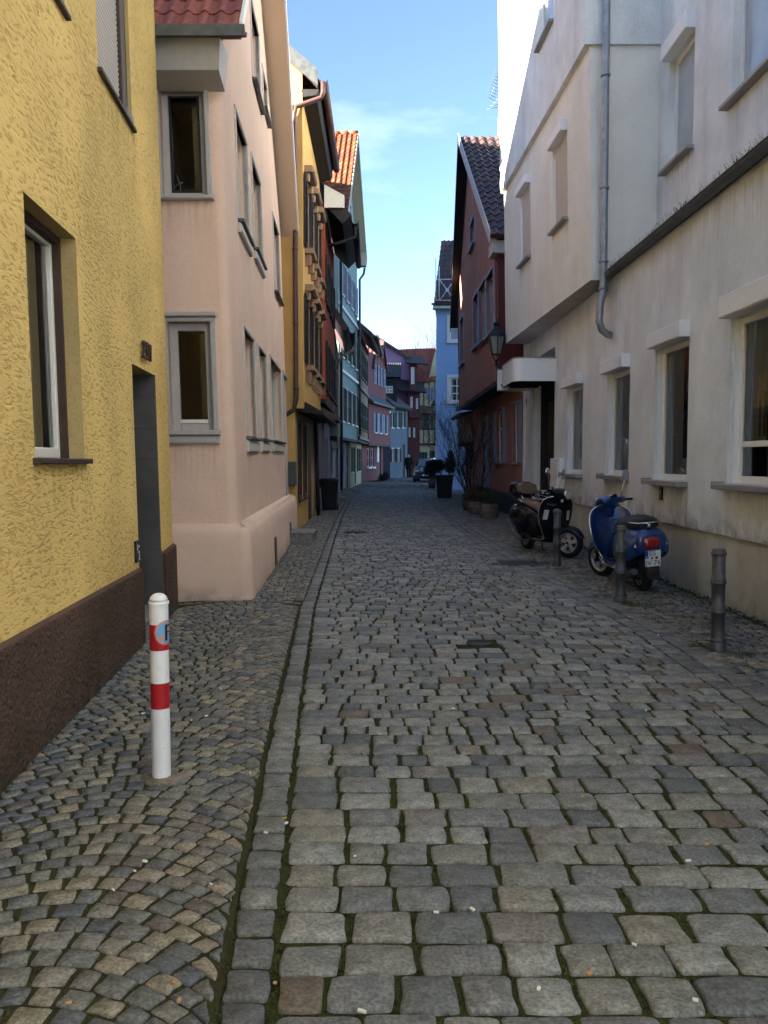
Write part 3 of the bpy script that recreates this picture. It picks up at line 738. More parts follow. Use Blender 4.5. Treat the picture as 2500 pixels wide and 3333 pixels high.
def film(parent, fr, u0, u1, v0, v1, mat, w=-.003, name='drip_stain'):
    mb = MB(); mb.quad(fr.pt(u0, w, v0), fr.pt(u1, w, v0), fr.pt(u1, w, v1), fr.pt(u0, w, v1)); return mb.build(name, mat, parent)
_tile = {}
def tile_mesh(mat, thick=.10, wave=.16):
    key = (mat, thick, wave)
    if key not in _tile:
        mb = MB(); N = 6; prof = [(-.03, .0), (.12, -.25), (.32, -.3), (.5, .1), (.66, .85), (.82, 1.0), (1.0, .35)]
        a = [Vector((x, -.10, z*wave+thick)) for x, z in prof]; b = [Vector((x, 1.02, z*wave)) for x, z in prof]; c = [Vector((x, -.10, z*wave-.06)) for x, z in prof]
        mb.loft([c, a, b], 0, False, False, False)
        _tile[key] = mb.mesh('tile', mat)
    return _tile[key]
def tiled(parent, P, nu, nv, mat, single=True, skip=0, thick=.10, wave=.16, under=True):
    """tiles over the quad P00, P10, P01, P11 (eave left, eave right, ridge left, ridge right)"""
    P = [Vector(p) for p in P]; off = base_of(parent); rnd = random.Random(nu*31+nv)
    def at(s, t): return (P[0]*(1-s)+P[1]*s)*(1-t)+(P[2]*(1-s)+P[3]*s)*t
    me = tile_mesh(mat, thick, wave); mb = MB()
    for j in range(nv):
        for i in range(nu):
            o = at(i/nu, j/nv); x = at((i+1)/nu, j/nv)-o; y = at(i/nu, (j+1)/nv)-o
            n = x.cross(y).normalized(); n = n if n.z > 0 else -n
            lx = x.length; z = n*lx; yy = y
            o = o+n*rnd.uniform(0, .004)
            Mx = Matrix((x, yy, z)).transposed().to_4x4(); Mx.translation = o-off
            if single:
                t = link('tile', me, parent); t.matrix_basis = Mx
            else:
                vs = [Mx @ v.co for v in me.vertices]; mb.add(vs, [tuple(p.vertices) for p in me.polygons])
    if not single: stuff(mb.build('tiles', mat, parent, Vector((0, 0, 0))))
    if under:
        mb = MB(); n = (P[1]-P[0]).cross(P[2]-P[0]).normalized(); n = n if n.z > 0 else -n
        mb.prism([P[0]-n*.03, P[1]-n*.03, P[3]-n*.03, P[2]-n*.03], -n*.06); mb.build('roof_deck', 'black_wood', parent)
def pipe(parent, pts, r, mat, name='rain_pipe', rings=(), n=10):
    mb = MB(); mb.tube(pts, r, n)
    for p in rings: mb.tube([Vector(p)-Vector((0, 0, .02)), Vector(p)+Vector((0, 0, .02))], r*1.25, n)
    return mb.build(name, mat, parent)
def gutter(parent, a, b, r, mat, name='gutter', n=8):
    """half-round trough from a to b"""
    a, b = Vector(a), Vector(b); d = (b-a).normalized(); s = d.cross(Vector((0, 0, 1))).normalized(); mb = MB(); up = Vector((0, 0, 1))
    rings = [[p+s*math.cos(math.pi+math.pi*k/n)*r+up*math.sin(math.pi+math.pi*k/n)*r for k in range(n+1)]+[p+s*math.cos(math.pi-math.pi*k/n+math.pi)*r*.93+up*math.sin(2*math.pi-math.pi*k/n)*r*.93 for k in range(n+1)] for p in (a, b)]
    mb.loft(rings, 0, True, True, True)
    mb.tube([a+s*r, b+s*r], r*.12, 6); mb.tube([a-s*r, b-s*r], r*.12, 6)
    return mb.build(name, mat, parent)

def rc(fr, NT, NB, FT, FB):
    a, b, c, d = fr.px(*NT), fr.px(*NB), fr.px(*FT), fr.px(*FB)
    u0, u1 = sorted(((a[0]+b[0])/2, (c[0]+d[0])/2))
    return u0, u1, (b[1]+d[1])/2, (a[1]+c[1])/2
def fillet(mb, corner, r, d1, d2, z0, z1, lean=(0, 0), n=6, m=0):
    """rounded vertical arris; d1, d2 point from the corner back along the two walls"""
    c = Vector((corner[0], corner[1], 0)); d1 = Vector((d1[0], d1[1], 0)).normalized(); d2 = Vector((d2[0], d2[1], 0)).normalized()
    ce = c+d1*r+d2*r; rings = []
    for z in (z0, z1):
        rings.append([ce-d2*r*math.cos(math.pi/2*k/n)-d1*r*math.sin(math.pi/2*k/n)+Vector((lean[0]*z, lean[1]*z, z)) for k in range(n+1)])
    mb.loft(rings, m, False, True, False)
def slab(mb, P, th, m=0):
    """roof slab over four points, thickness measured downwards"""
    P = [Vector(p) for p in P]; n = (P[1]-P[0]).cross(P[2]-P[0]).normalized(); n = n if n.z > 0 else -n
    mb.prism(P, -n*th, m)

# ================================================================== LEFT SIDE
# ---- yellow house with scraped render
LY = (-.019, 0)
fy = Frame((-1.58+.076*4, -4), (-1.58-.076*8.85, 8.85), LY)
yh = thing('yellow_house', 'yellow rough rendered house with brown plinth in the left foreground', 'house', (-2.0, 4.0, 0))
w_low = rc(fy, (80, 627), (110, 1494), (247, 778), (275, 1490))
uN, vN = fy.px(429, 1180); uF, vF = fy.px(505, 1225); uF2 = fy.px(520, 1640)[0]
door = (uN, (uF+uF2)/2, -.05, (vN+vF)/2, 1.2)
a = fy.px(322, 229); b_ = fy.px(431, 416); a2 = fy.px(310, 20); b2 = fy.px(416, 20)
w_up = ((a[0]+a2[0])/2, (b_[0]+b2[0])/2, (a[1]+b_[1])/2, (a[1]+b_[1])/2+1.45)
c_ = fy.px(211, 45); w_cor = (c_[0]-.95, c_[0], c_[1], c_[1]+1.4)
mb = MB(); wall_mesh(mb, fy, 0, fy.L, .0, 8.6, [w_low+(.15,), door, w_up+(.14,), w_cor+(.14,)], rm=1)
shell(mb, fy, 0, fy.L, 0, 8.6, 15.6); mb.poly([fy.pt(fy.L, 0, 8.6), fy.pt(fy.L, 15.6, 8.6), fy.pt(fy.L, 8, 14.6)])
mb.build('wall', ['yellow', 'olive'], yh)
ru = fy.pt(0, -.35, 8.5); rv = fy.pt(fy.L+.2, -.35, 8.5); rw = fy.pt(fy.L+.2, 8, 14.9); rx = fy.pt(0, 8, 14.9)
mb = MB(); slab(mb, [ru, rv, rw, rx], .12); slab(mb, [fy.pt(0, 16, 8.5), fy.pt(fy.L+.2, 16, 8.5), rw, rx], .12); mb.build('roof', 'tile_brown', yh)  # unseen ridge set high and deep so it shades the cream building
# plinth: thick coat with sloping top, broken by the doorway
def plinth_piece(ua, ub, z0, z1):
    mb = MB(); q = fy.pt; N = max(2, int((ub-ua)/.25)); rings = []
    for i in range(N+1):
        u = ua+(ub-ua)*i/N; z = z0+(z1-z0)*i/N
        rings.append([q(u, .02, -.06), q(u, -.032, -.06), q(u, -.034, z-.015), q(u, -.028, z), q(u, .03, z+.035)])
    mb.loft(rings[:], 0, True, False, True); pl_o = mb.build('plinth', ['brown_rough'], yh)
    mb = MB(); mb.loft([[q(u_, -.0295, z_+.001), q(u_, .028, z_+.036)] for u_, z_ in ((ua, z0), (ub, z1))], 0, False, False, False); mb.build('plinth_cap', 'brown_cap', pl_o)
    return pl_o
pz = fy.px(0, 2107)[1]; pz2 = fy.px(456, 1853)[1]
pu0, pu2 = fy.px(0, 2107)[0], fy.px(456, 1853)[0]
sl = (pz2-pz)/(pu2-pu0)
plinth_piece(0, door[0]-.0, pz-sl*pu0, pz+sl*(door[0]-pu0))
plinth_piece(door[1]+.02, fy.L+.03, pz2+.02, pz2+.05)
# the windows
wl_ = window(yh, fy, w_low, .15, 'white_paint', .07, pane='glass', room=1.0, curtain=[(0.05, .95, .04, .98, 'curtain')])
mb = MB(); mb.bbox(fy, w_low[0]-.04, w_low[1]+.03, -.05, .15, w_low[2]-.035, w_low[2], .006); mb.build('sill', 'darkbrown', wl_)
mb = MB(); mb.bbox(fy, w_low[1]-.035, w_low[1]-.002, .10, .16, w_low[2], w_low[3], .004); mb.bbox(fy, w_low[0], w_low[1]-.036, .10, .16, w_low[3]-.05, w_low[3]-.002, .004); mb.build('shutter_rail', 'darkbrown', wl_)
wu_ = window(yh, fy, w_up, .05, 'darkbrown', .06, slats='slat', fd=.06)
mb = MB(); mb.bbox(fy, w_up[1]-.20, w_up[1]-.004, .03, .10, w_up[2]+.01, w_up[3], .004); mb.bbox(fy, w_up[0]-.03, w_up[1]+.03, -.035, .1, w_up[2]-.03, w_up[2], .004); mb.build('sill', 'darkbrown', wu_)
mb = MB()
for k in range(9):
    u = w_up[1]-.02-.03*k; mb.tube([fy.pt(u, -.01, w_up[2]), fy.pt(u+.006, -.02, w_up[2]+.09)], .0025, 4)
mb.build('bird_spikes', 'zinc', wu_)
wc_ = window(yh, fy, w_cor, .08, 'darkbrown', .06)
mb = MB(); mb.bbox(fy, w_cor[0]-.03, w_cor[1]+.03, -.035, .08, w_cor[2]-.03, w_cor[2], .004); mb.build('sill', 'darkbrown', wc_)
# tiled doorway
tr = thing_tiles = None
dj = door[1]; T_H = .302
dw = MB(); dw.quad(fy.pt(dj-.012, 0, -.05), fy.pt(dj-.012, 1.2, -.05), fy.pt(dj-.012, 1.2, door[3]), fy.pt(dj-.012, 0, door[3])); dw.build('doorway_lining', 'black_wood', yh)
vtop = fy.px(470, 1387)[1]; zz = vtop
cols_ = [(.004, .46), (.464, .92), (.924, 1.2)]
for row in range(-2, 6):
    z1 = vtop-row*T_H; z0 = z1-T_H+.004
    z1 = min(z1, door[3]-.002); z0 = max(z0, .0)
    for ca, cb in (cols_ if row < 4 else [(-.012, .16), (.164, .62), (.624, 1.2)]):
        if z1-z0 < .02: continue
        mb = MB(); q = fy.pt
        mb.hexa([q(dj-.022, ca, z0), q(dj-.022, cb, z0), q(dj-.0125, cb, z0), q(dj-.0125, ca, z0), q(dj-.022, ca, z1), q(dj-.022, cb, z1), q(dj-.0125, cb, z1), q(dj-.0125, ca, z1)]); mb.build('tile', 'tile_grey', yh)
mb = MB(); mb.fbox(fy, door[0]+.05, door[1]-.03, 1.12, 1.18, .35, 2.3); dr = mb.build('door', 'door_brown', yh)
mb = MB(); mb.tube([fy.pt(door[0]+.15, 1.09, 1.35), fy.pt(door[0]+.15, 1.06, 1.35), fy.pt(door[0]+.27, 1.06, 1.35)], .011, 6); mb.build('handle', 'alu', dr)
mb = MB(); mb.bbox(fy, door[0]+.01, door[1]-.03, -.02, .35, -.05, .17, .008); mb.bbox(fy, door[0]+.01, door[1]-.03, .36, 1.2, -.05, .34, .008); mb.build('doorstep', 'granite', yh)
film(yh, fy, w_low[0]-.05, w_low[1]+.05, w_low[2]-.75, w_low[2]-.04, 'drip', -.012); film(yh, fy, w_up[0]-.03, w_up[1]+.05, w_up[2]-.8, w_up[2]-.035, 'drip', -.012)
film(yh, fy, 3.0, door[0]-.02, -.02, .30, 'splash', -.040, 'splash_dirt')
# number and small plate
nu, nv = fy.px(467, 1146)
lettering('25/1', .23, basis(fy.pt(nu, -.03, nv), fy.u, fy.v), 'darkbrown', yh, .012, .18, 'house_number')
ku, kv = fy.px(443, 1798); mb = MB(); mb.bbox(fy, ku-.07, ku+.07, -.02, .0, kv-.085, kv+.10, .004); kp = mb.build('enamel_plate', 'castiron', yh)
mb = MB()
for du, dv, wd_, hh in ((-.03, .045, .02, .05), (.03, .05, .03, .012), (.015, -.0, .06, .010), (.035, -.035, .012, .04), (.03, -.06, .04, .010)): mb.fbox(fy, ku+du-wd_/2, ku+du+wd_/2, -.023, -.019, kv+dv-hh/2, kv+dv+hh/2)
mb.build('plate_marks', 'white_ink', kp)

# ---- salmon house
LP = (-.026, 0)
PX0, PY0 = -1.67, 9.55
ff = Frame((-6.2, PY0), (PX0, PY0), LP)
fp = Frame((PX0, PY0), (PX0-.045*8.6, PY0+8.6), LP)
ph = thing('salmon_house', 'salmon pink rendered house with rounded corner and high plinth', 'house', (-2.2, 13.5, 0))
f_lo = rc(ff, (552, 1048), (552, 1400), (690, 1048), (690, 1400)); f_up = rc(ff, (524, 278), (524, 640), (668, 278), (668, 640))
specs = {  # NT, NB, FT, FB
 'g': ((790, 1066), (802, 1424), (823, 1110), (836, 1424)), 'h': ((835, 1123), (852, 1430), (859, 1155), (876, 1430)), 'i': ((874, 1158), (888, 1437), (910, 1207), (922, 1437)),
 'd': ((763, 362), (774, 717), (799, 467), (812, 790)), 'e': ((815, 506), (826, 814), (841, 588), (858, 872)), 'f': ((886, 708), (893, 952), (904, 753), (914, 985)),
 'b': ((812, 20), (824, 271), (838, 70), (850, 360)), 'c': ((851, 224), (859, 371), (863, 262), (875, 410))}
ph_w = {k: rc(fp, *s) for k, s in specs.items()}
fa, fa2 = fp.px(917, 1216), fp.px(937, 1240)
p_door = (fp.px(925, 1400)[0], fp.px(944, 1400)[0], .80, fa[1], .2)
GA = [(0, -.2), (fp.L, -.2), (fp.L, 6.5), (fp.L*.5, 11.3), (0, 6.1)]
mb = MB(); R_ = .11
wall_mesh(mb, ff, -4.3, ff.L-R_, .0, 6.1, [f_lo+(.13,), f_up+(.13,)])
wall_mesh(mb, fp, R_, fp.L, .0, 11.3, [ph_w[k]+(.15,) for k in ph_w]+[p_door], clip=GA)
fillet(mb, (PX0, PY0), R_, (-1, 0), (-.045, 1), 0, 6.1, LP)
q = fp.pt
mb.poly([q(fp.L, 0, 0), q(fp.L, 8.3, 0), q(fp.L, 8.3, 6.5), q(fp.L, 0, 6.5)]); mb.poly([Vector(p_) for p_ in ((-10.4, 9.55, 0), (-10.4, 18.2, 0), (-10.4, 18.3, 6.5), (-10.4, 13.75, 11.4), (-10.4, 9.4, 6.2))])
mb.build('wall', ['pink'], ph)
# plinth with soft top edge
path = [((-6.2, 9.40), (0, -1))]
for k in range(7):
    t = math.pi/2*k/6; path.append(((-1.63+.13*math.sin(t), 9.53-.13*math.cos(t)), (math.sin(t), -math.cos(t))))
path += [((-1.50-.045*8.5, 18.0), (1, 0)), ((-1.50-.045*8.5, 18.04), (0.7, .7)), ((-2.3, 18.06), (0, 1))]
prof = [(.0, -.05), (.0, .3), (-.005, .62), (.005, .76), (.03, .82), (.075, .855), (.19, .885)]
mb = MB(); rings = []
for (x, y), (nx, ny) in path: rings.append([Vector((x-nx*o-.026*z, y-ny*o, z)) for o, z in prof])
mb.loft(rings, 0, False, True, False); pl = mb.build('plinth', 'pink', ph)
mb = MB()
for xs, yt, yb in ((896, 1748, 1842), (945, 1700, 1790)):
    g = Frame((-1.495, 9.5), (-1.495-.045*8.5, 18.0), LP); u, v1 = g.px(xs, yt); _, v0 = g.px(xs, yb)
    mb.fbox(g, u-.13, u+.13, -.012, .03, v0, v1)
mb.build('cellar_flap', 'brown_pipe', ph)
tr_ = ('putty', .045, .025)
for k, r in ph_w.items():
    window(ph, fp, r, .11, 'putty', .07, cols=2 if k in 'ib' else 1, pane='glass_pale', surround=tr_ if k not in 'bc' else ('putty', .06, .02), sill=('dark_zinc', .08, .035, .04))
    if k in 'ghi':
        mb = MB(); mb.bbox(fp, r[0]-.04, r[1]+.04, -.045, .02, r[2]-.20, r[2]-.052, .02); mb.build('sill_apron', 'putty', ph)
    if k in 'de':
        mb = MB(); mb.bbox(fp, r[0]-.04, r[1]+.04, -.05, .02, r[2]-.17, r[2]-.052, .02); mb.build('sill_apron', 'putty', ph)
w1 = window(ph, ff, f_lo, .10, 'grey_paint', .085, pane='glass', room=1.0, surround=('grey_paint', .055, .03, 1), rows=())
mb = MB(); mb.bbox(ff, f_lo[0]-.08, f_lo[1]+.08, -.11, .1, f_lo[2]-.06, f_lo[2]-.001, .012); mb.bbox(ff, f_lo[0]-.06, f_lo[1]+.06, -.07, .02, f_lo[2]-.16, f_lo[2]-.061, .02); mb.build('sill', 'grey_paint', w1)
mb = MB(); mb.bbox(ff, f_lo[0]+.085, f_lo[1]-.085, .085, .10, f_lo[2]+.085, f_lo[2]+.125, .004); mb.build('weather_bar', 'white_paint', w1)
w2 = window(ph, ff, f_up, .10, 'grey_paint', .075, pane='glass', room=1.0, surround=('grey_paint', .055, .03))
mb = MB(); mb.bbox(ff, f_up[0]-.08, f_up[1]+.08, -.09, .1, f_up[2]-.045, f_up[2]-.001, .012); mb.build('sill', 'grey_paint', w2)
mb = MB(); u0, u1, v0, v1 = f_up
mb.bbox(ff, u0+.077, u0+.10, .09, .12, v0+.077, v1-.077, .003); mb.bbox(ff, u1-.10, u1-.077, .09, .12, v0+.077, v1-.077, .003); mb.bbox(ff, u0+.1, u1-.1, .09, .12, v1-.1, v1-.077, .003); mb.bbox(ff, u0+.1, u1-.1, .09, .12, v0+.077, v0+.1, .003); mb.build('sash', 'black_plastic', w2)
mb = MB(); mb.bbox(fp, p_door[0], p_door[1], .12, .19, p_door[2], p_door[3], .01); mb.bbox(fp, p_door[0]-.09, p_door[0], -.03, .1, p_door[2], p_door[3]+.08, .01); mb.bbox(fp, p_door[1], p_door[1]+.09, -.03, .1, p_door[2], p_door[3]+.08, .01); mb.bbox(fp, p_door[0], p_door[1], -.031, .1, p_door[3], p_door[3]+.08, .01); mb.build('door', 'grey_paint', ph)
film(ph, ff, f_lo[0]-.06, f_lo[1]+.06, f_lo[2]-.75, f_lo[2]-.165, 'drip'); film(ph, ff, f_up[0]-.05, f_up[1]+.05, f_up[2]-.6, f_up[2]-.05, 'drip')
for k in 'ghide': film(ph, fp, ph_w[k][0]-.04, ph_w[k][1]+.04, ph_w[k][2]-.75, ph_w[k][2]-.2, 'drip')
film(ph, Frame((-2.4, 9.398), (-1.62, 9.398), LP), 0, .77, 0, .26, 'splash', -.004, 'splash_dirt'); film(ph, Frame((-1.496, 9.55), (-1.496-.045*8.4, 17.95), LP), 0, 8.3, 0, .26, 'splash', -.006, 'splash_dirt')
# eave box, gutter, roof
mb = MB(); mb.hexa([(-6.2, 9.2, 5.80), (-1.78, 9.2, 5.80), (-1.78, 9.545, 5.72), (-6.2, 9.545, 5.72), (-6.2, 9.09, 6.09), (-1.74, 9.09, 6.09), (-1.74, 9.545, 6.12), (-6.2, 9.545, 6.12)]); mb.build('eave_box', 'grey_paint', ph)
gutter(ph, (-6.2, 9.0, 6.12), (-1.45, 9.0, 6.12), .075, 'dark_zinc')
mb = MB(); mb.box(-6.2, 8.915, 6.02, -1.455, 8.93, 6.135); mb.build('gutter_board', 'dark_zinc', ph)
RZ, RY = 11.55, 13.75; EY0, EY1, EZ0, EZ1 = 9.06, 18.55, 6.17, 6.55
def vx(Y): return -1.50-.040*(Y-9.06)
tiled(ph, [(-2.78, EY0, EZ0), (-1.53, EY0, EZ0), (-2.78-.19, RY, RZ), (-1.53-.19, RY, RZ)], 7, 20, 'tile_red', under=False)
mb = MB(); slab(mb, [(-10.5, EY0, EZ0-.02), (-1.52, EY0, EZ0-.02), (-1.71, RY, RZ-.02), (-10.5, RY, RZ-.02)], .10); slab(mb, [(-10.5, EY1, EZ1), (vx(EY1), EY1, EZ1), (-1.71, RY, RZ), (-10.5, RY, RZ)], .10); mb.build('roof', 'tile_red', ph)
# boarded underside of the far verge and its edge board
mb = MB(); slab(mb, [(-2.45, EY1, EZ1-.14), (vx(EY1)-.01, EY1, EZ1-.14), (-1.72, RY, RZ-.14), (-2.4, RY, RZ-.14)], .03); slab(mb, [(-2.3, EY0+.1, EZ0+.0), (-1.535, EY0+.1, EZ0+.0), (-1.72, RY, RZ-.14), (-2.4, RY, RZ-.14)], .03); mb.build('verge_soffit', 'soffit', ph)
mb = MB(); mb.hexa([(vx(EY1)-.012, EY1, EZ1-.19), (vx(EY1)+.018, EY1, EZ1-.19), (-1.69, RY, RZ-.19), (-1.722, RY, RZ-.19), (vx(EY1)-.012, EY1, EZ1+.03), (vx(EY1)+.018, EY1, EZ1+.03), (-1.69, RY, RZ+.03), (-1.722, RY, RZ+.03)])
mb.hexa([(-1.53, EY0, EZ0-.10), (-1.50, EY0, EZ0-.10), (-1.69, RY, RZ-.17), (-1.722, RY, RZ-.17), (-1.53, EY0, EZ0+.07), (-1.50, EY0, EZ0+.07), (-1.69, RY, RZ+.04), (-1.722, RY, RZ+.04)]); mb.build('verge_board', 'white_paint', ph)
gutter(ph, (-4.0, EY1+.05, EZ1-.10), (-1.86, EY1+.05, EZ1-.10), .075, 'zinc')
# toy on the upper window sill
gx = ff.pt(*(lambda t: (t[0], .22, t[1]))(ff.px(588, 628, .22)))
tt = thing('toy_wind_turbine', 'small white toy wind turbine standing inside the upper window of the salmon house', 'toy', gx)
mb = MB(); mb.tube([gx, gx+Vector((0, 0, .11))], [.006, .004], 6); mb.build('mast', 'white_paint', tt)
mb = MB(); mb.tube([gx+Vector((-.012, .0, .113)), gx+Vector((.03, .0, .118))], [.012, .008], 8); mb.build('nacelle', 'white_paint', tt)
for an in (100, 220, 340):
    mb = MB(); d = Vector((-.25, math.cos(R(an)), math.sin(R(an)))).normalized(); o = gx+Vector((-.014, 0, .113)); mb.tube([o, o+d*.03, o+d*.10], [.003, .006, .002], 4); mb.build('blade', 'white_paint', tt)

# ---- jettied houses
def jettied(root, fr, zb, H, j, D, um, gm, uh=(), gh=(), clip=None, udep=.1, gdep=.1, sm='black_wood', z0=0.0):
    mb = MB(); wall_mesh(mb, fr, 0, fr.L, zb, H, uh, udep, clip); shell(mb, fr, 0, fr.L, zb, H if not clip else min(clip[2][1], clip[-1][1]), D, lid=not clip); mb.build('wall', um, root)
    mb = MB(); wall_mesh(mb, fr, 0, fr.L, z0-.1, zb, gh, gdep, None, j); shell(mb, fr, 0, fr.L, z0-.1, zb, D, w=j, lid=False); mb.build('lower_wall', gm, root)
    mb = MB(); mb.fbox(fr, 0.01, fr.L-.01, .01, j+.05, zb-.12, zb+.003); mb.build('jetty_beam', sm, root)

# ochre house with shutters
OY = 18.45
fo = Frame((-1.77, OY), (-1.77, 23.3))
oh = thing('ochre_house', 'ochre yellow house with dark louvred shutters and brown rain pipe', 'house', (-2.2, 20.8, 0))
o_w = [rc(fo, (985, 383), (989, 598), (1001, 470), (1003, 640)), rc(fo, (1018, 500), (1020, 690), (1028, 560), (1030, 720)),
       rc(fo, (993, 880), (998, 1110), (1009, 930), (1012, 1130)), rc(fo, (1013, 935), (1016, 1135), (1022, 960), (1024, 1145)), rc(fo, (1030, 975), (1032, 1155), (1037, 1000), (1038, 1165))]
def fixw(r, w_=.75, h_=1.35): c = (r[0]+r[1])/2; return (c-w_/2, c+w_/2, r[2], max(r[3], r[2]+h_))
o_up = [(.50, 1.25, 6.35, 7.9), (2.0, 2.75, 6.35, 7.9), (3.5, 4.25, 6.35, 7.9)]
o_mid = [(.50, 1.25, 3.75, 5.3), (2.0, 2.75, 3.75, 5.3), (3.5, 4.25, 3.75, 5.3)]
o_lo = [(.45, 1.20, .70, 2.55, .12), (1.75, 2.5, .70, 2.55, .12), (3.05, 3.95, .05, 2.6, .15)]
jettied(oh, fo, 2.88, 9.55, .20, 7, 'ochre', 'ochre', o_up+o_mid, o_lo, sm='ochre')
for r in o_up+o_mid:
    window(oh, fo, r, .08, 'white_paint', .06, 2, (.6,), 'glass_far', surround=('tan', .05, .02), shutters=('black_wood', .40, 'louvre', (-1, 1)))
    mb = MB(); mb.bbox(fo, r[0]-.12, r[1]+.12, -.20, .01, r[2]-.12, r[2]-.002, .02); mb.bbox(fo, r[0]-.06, r[0]+.04, -.14, .01, r[2]-.38, r[2]-.121, .03); mb.bbox(fo, r[1]-.04, r[1]+.06, -.14, .01, r[2]-.38, r[2]-.121, .03); mb.build('sill', 'tan', oh)
    mb = MB(); mb.bbox(fo, r[0]-.14, r[1]+.14, -.22, .01, r[3]+.10, r[3]+.24, .04); mb.bbox(fo, r[0]-.1, r[0]+.02, -.12, .01, r[3]-.1, r[3]+.099, .03); mb.bbox(fo, r[1]-.02, r[1]+.1, -.12, .01, r[3]-.1, r[3]+.099, .03); mb.build('window_hood', 'tan', oh)
for r in o_lo[:2]: window(oh, fo, r, -.03, 'darkbrown', .09, 1, (), 'glass_far', w=.20, fd=.08, sill=('darkbrown', .07, .05, .05))
mb = MB(); mb.bbox(fo, o_lo[2][0], o_lo[2][1], .19, .25, .05, 2.6, .01); mb.build('door', 'darkbrown', oh)
mb = MB(); fo2 = Frame((-1.77, OY), (-1.77, 23.3)); mb.hexa([fo.pt(.15, -.42, 2.62), fo.pt(4.85, -.42, 2.62), fo.pt(4.85, .18, 2.7), fo.pt(.15, .18, 2.7), fo.pt(.15, -.42, 2.68), fo.pt(4.85, -.42, 2.68), fo.pt(4.85, .18, 3.02), fo.pt(.15, .18, 3.02)]); mb.build('shop_canopy', 'black_wood', oh)
mb = MB(); slab(mb, [fo.pt(.0, -.40, 9.80), fo.pt(4.9, -.40, 9.62), fo.pt(4.9, 4.5, 13.9), fo.pt(.0, 4.5, 13.9)], .12); slab(mb, [fo.pt(.0, 8.6, 9.9), fo.pt(4.9, 8.6, 9.9), fo.pt(4.9, 4.5, 13.9), fo.pt(.0, 4.5, 13.9)], .12); mb.build('roof', 'tile_brown', oh)
mb = MB(); mb.poly([fo.pt(.02, .0, 9.4), fo.pt(.02, 7, 9.4), fo.pt(.02, 7, 11.2), fo.pt(.02, 4.5, 13.7), fo.pt(.02, 0, 9.95)]); mb.build('gable', 'ochre', oh); mb = MB(); mb.poly([fo.pt(4.88, .0, 9.4), fo.pt(4.88, 7, 9.4), fo.pt(4.88, 7, 11.2), fo.pt(4.88, 4.5, 13.7), fo.pt(4.88, 0, 9.95)]); mb.build('gable', 'ochre', oh)
mb = MB(); mb.hexa([fo.pt(.01, -.30, 9.50), fo.pt(4.9, -.30, 9.30), fo.pt(4.9, .02, 9.25), fo.pt(.01, .02, 9.45), fo.pt(.01, -.36, 9.62), fo.pt(4.9, -.36, 9.42), fo.pt(4.9, .02, 9.45), fo.pt(.01, .02, 9.62)]); mb.build('eave_soffit', 'black_wood', oh)
gutter(oh, fo.pt(-.05, -.46, 9.80), fo.pt(4.95, -.46, 9.60), .085, 'brown_pipe')
mb = MB(); mb.hexa([fo.pt(-.06, -.34, 9.68), fo.pt(-.004, -.34, 9.68), fo.pt(-.004, 4.5, 13.65), fo.pt(-.06, 4.5, 13.65), fo.pt(-.06, -.34, 10.02), fo.pt(-.004, -.34, 10.02), fo.pt(-.004, 4.5, 14.05), fo.pt(-.06, 4.5, 14.05)]); mb.build('verge_board', 'dark_zinc', oh)
g0 = Vector((-1.31, 18.38, 9.74)); px_ = -1.935
pipe(oh, [g0, g0+Vector((0, 0, -.22)), Vector((-1.36, 18.38, 9.40)), Vector((px_+.05, 18.37, 9.22)), Vector((px_, 18.37, 9.05)), Vector((px_, 18.37, 5)), Vector((px_, 18.37, 2.95)), Vector((px_-.06, 18.37, 2.72)), Vector((-2.3, 18.40, 2.52))], .052, 'brown_pipe', rings=[(px_, 18.37, 6.2), (px_, 18.37, 4.6), (px_, 18.37, 3.2)])
mb = MB(); fr_ = Frame((-2.6, 18.1), (-1.96, 18.1)); u, v1 = fr_.px(958, 1494); mb.bbox(fr_, u-.13, u+.02, -.02, .3, 1.06, 1.58, .01); mb.build('letter_box', 'iron', oh)
mb = MB(); mb.tube([(-1.86, 23.42, .05), (-1.88, 23.42, 1.2), (-1.93, 23.42, 2.7)], .055, 8); mb.build('rain_pipe', 'black_wood', oh)

mb = MB(); mb.box(-9.5, 18.2, 0, -2.42, 18.44, 9.4); mb.build('sun_gap_infill', 'ochre', oh)  # unseen infill added to block sun between the salmon and ochre houses
mb = MB(); mb.box(-9.5, 23.31, 0, -2.2, 23.58, 9.2); mb.build('sun_gap_infill', 'ochre', oh)  # second added infill, stops the sun sliver before the red house
# red strip house
fr1 = Frame((-1.655, 23.6), (-1.72, 29.0))
rh = thing('narrow_red_house', 'narrow brick red house squeezed behind the ochre house under dark eaves', 'house', (-2.2, 26.3, 0))
r_w = [(.5, 1.3, 3.6, 5.0), (2.2, 3.0, 3.6, 5.0), (3.9, 4.7, 3.6, 5.0), (.5, 1.3, 6.1, 7.4), (2.2, 3.0, 6.1, 7.4), (3.9, 4.7, 6.1, 7.4)]
jettied(rh, fr1, 3.35, 8.7, .45, 7, 'redorange', 'mauve', r_w, [(.9, 1.8, .1, 2.4), (3.0, 4.0, 1.1, 2.5)])
for r in r_w: window(rh, fr1, r, .08, 'white_paint', .06, 2, (.6,), shutters=('black_wood', .38, 'louvre', (-1, 1)), sill=('darkbrown', .08, .05, .05))
window(rh, fr1, (3.0, 4.0, 1.1, 2.5), .08, 'white_paint', .06, 2, w=.45)
mb = MB(); mb.bbox(fr1, .9, 1.8, .53, .58, .1, 2.4, .01); mb.build('door', 'door_brown', rh)
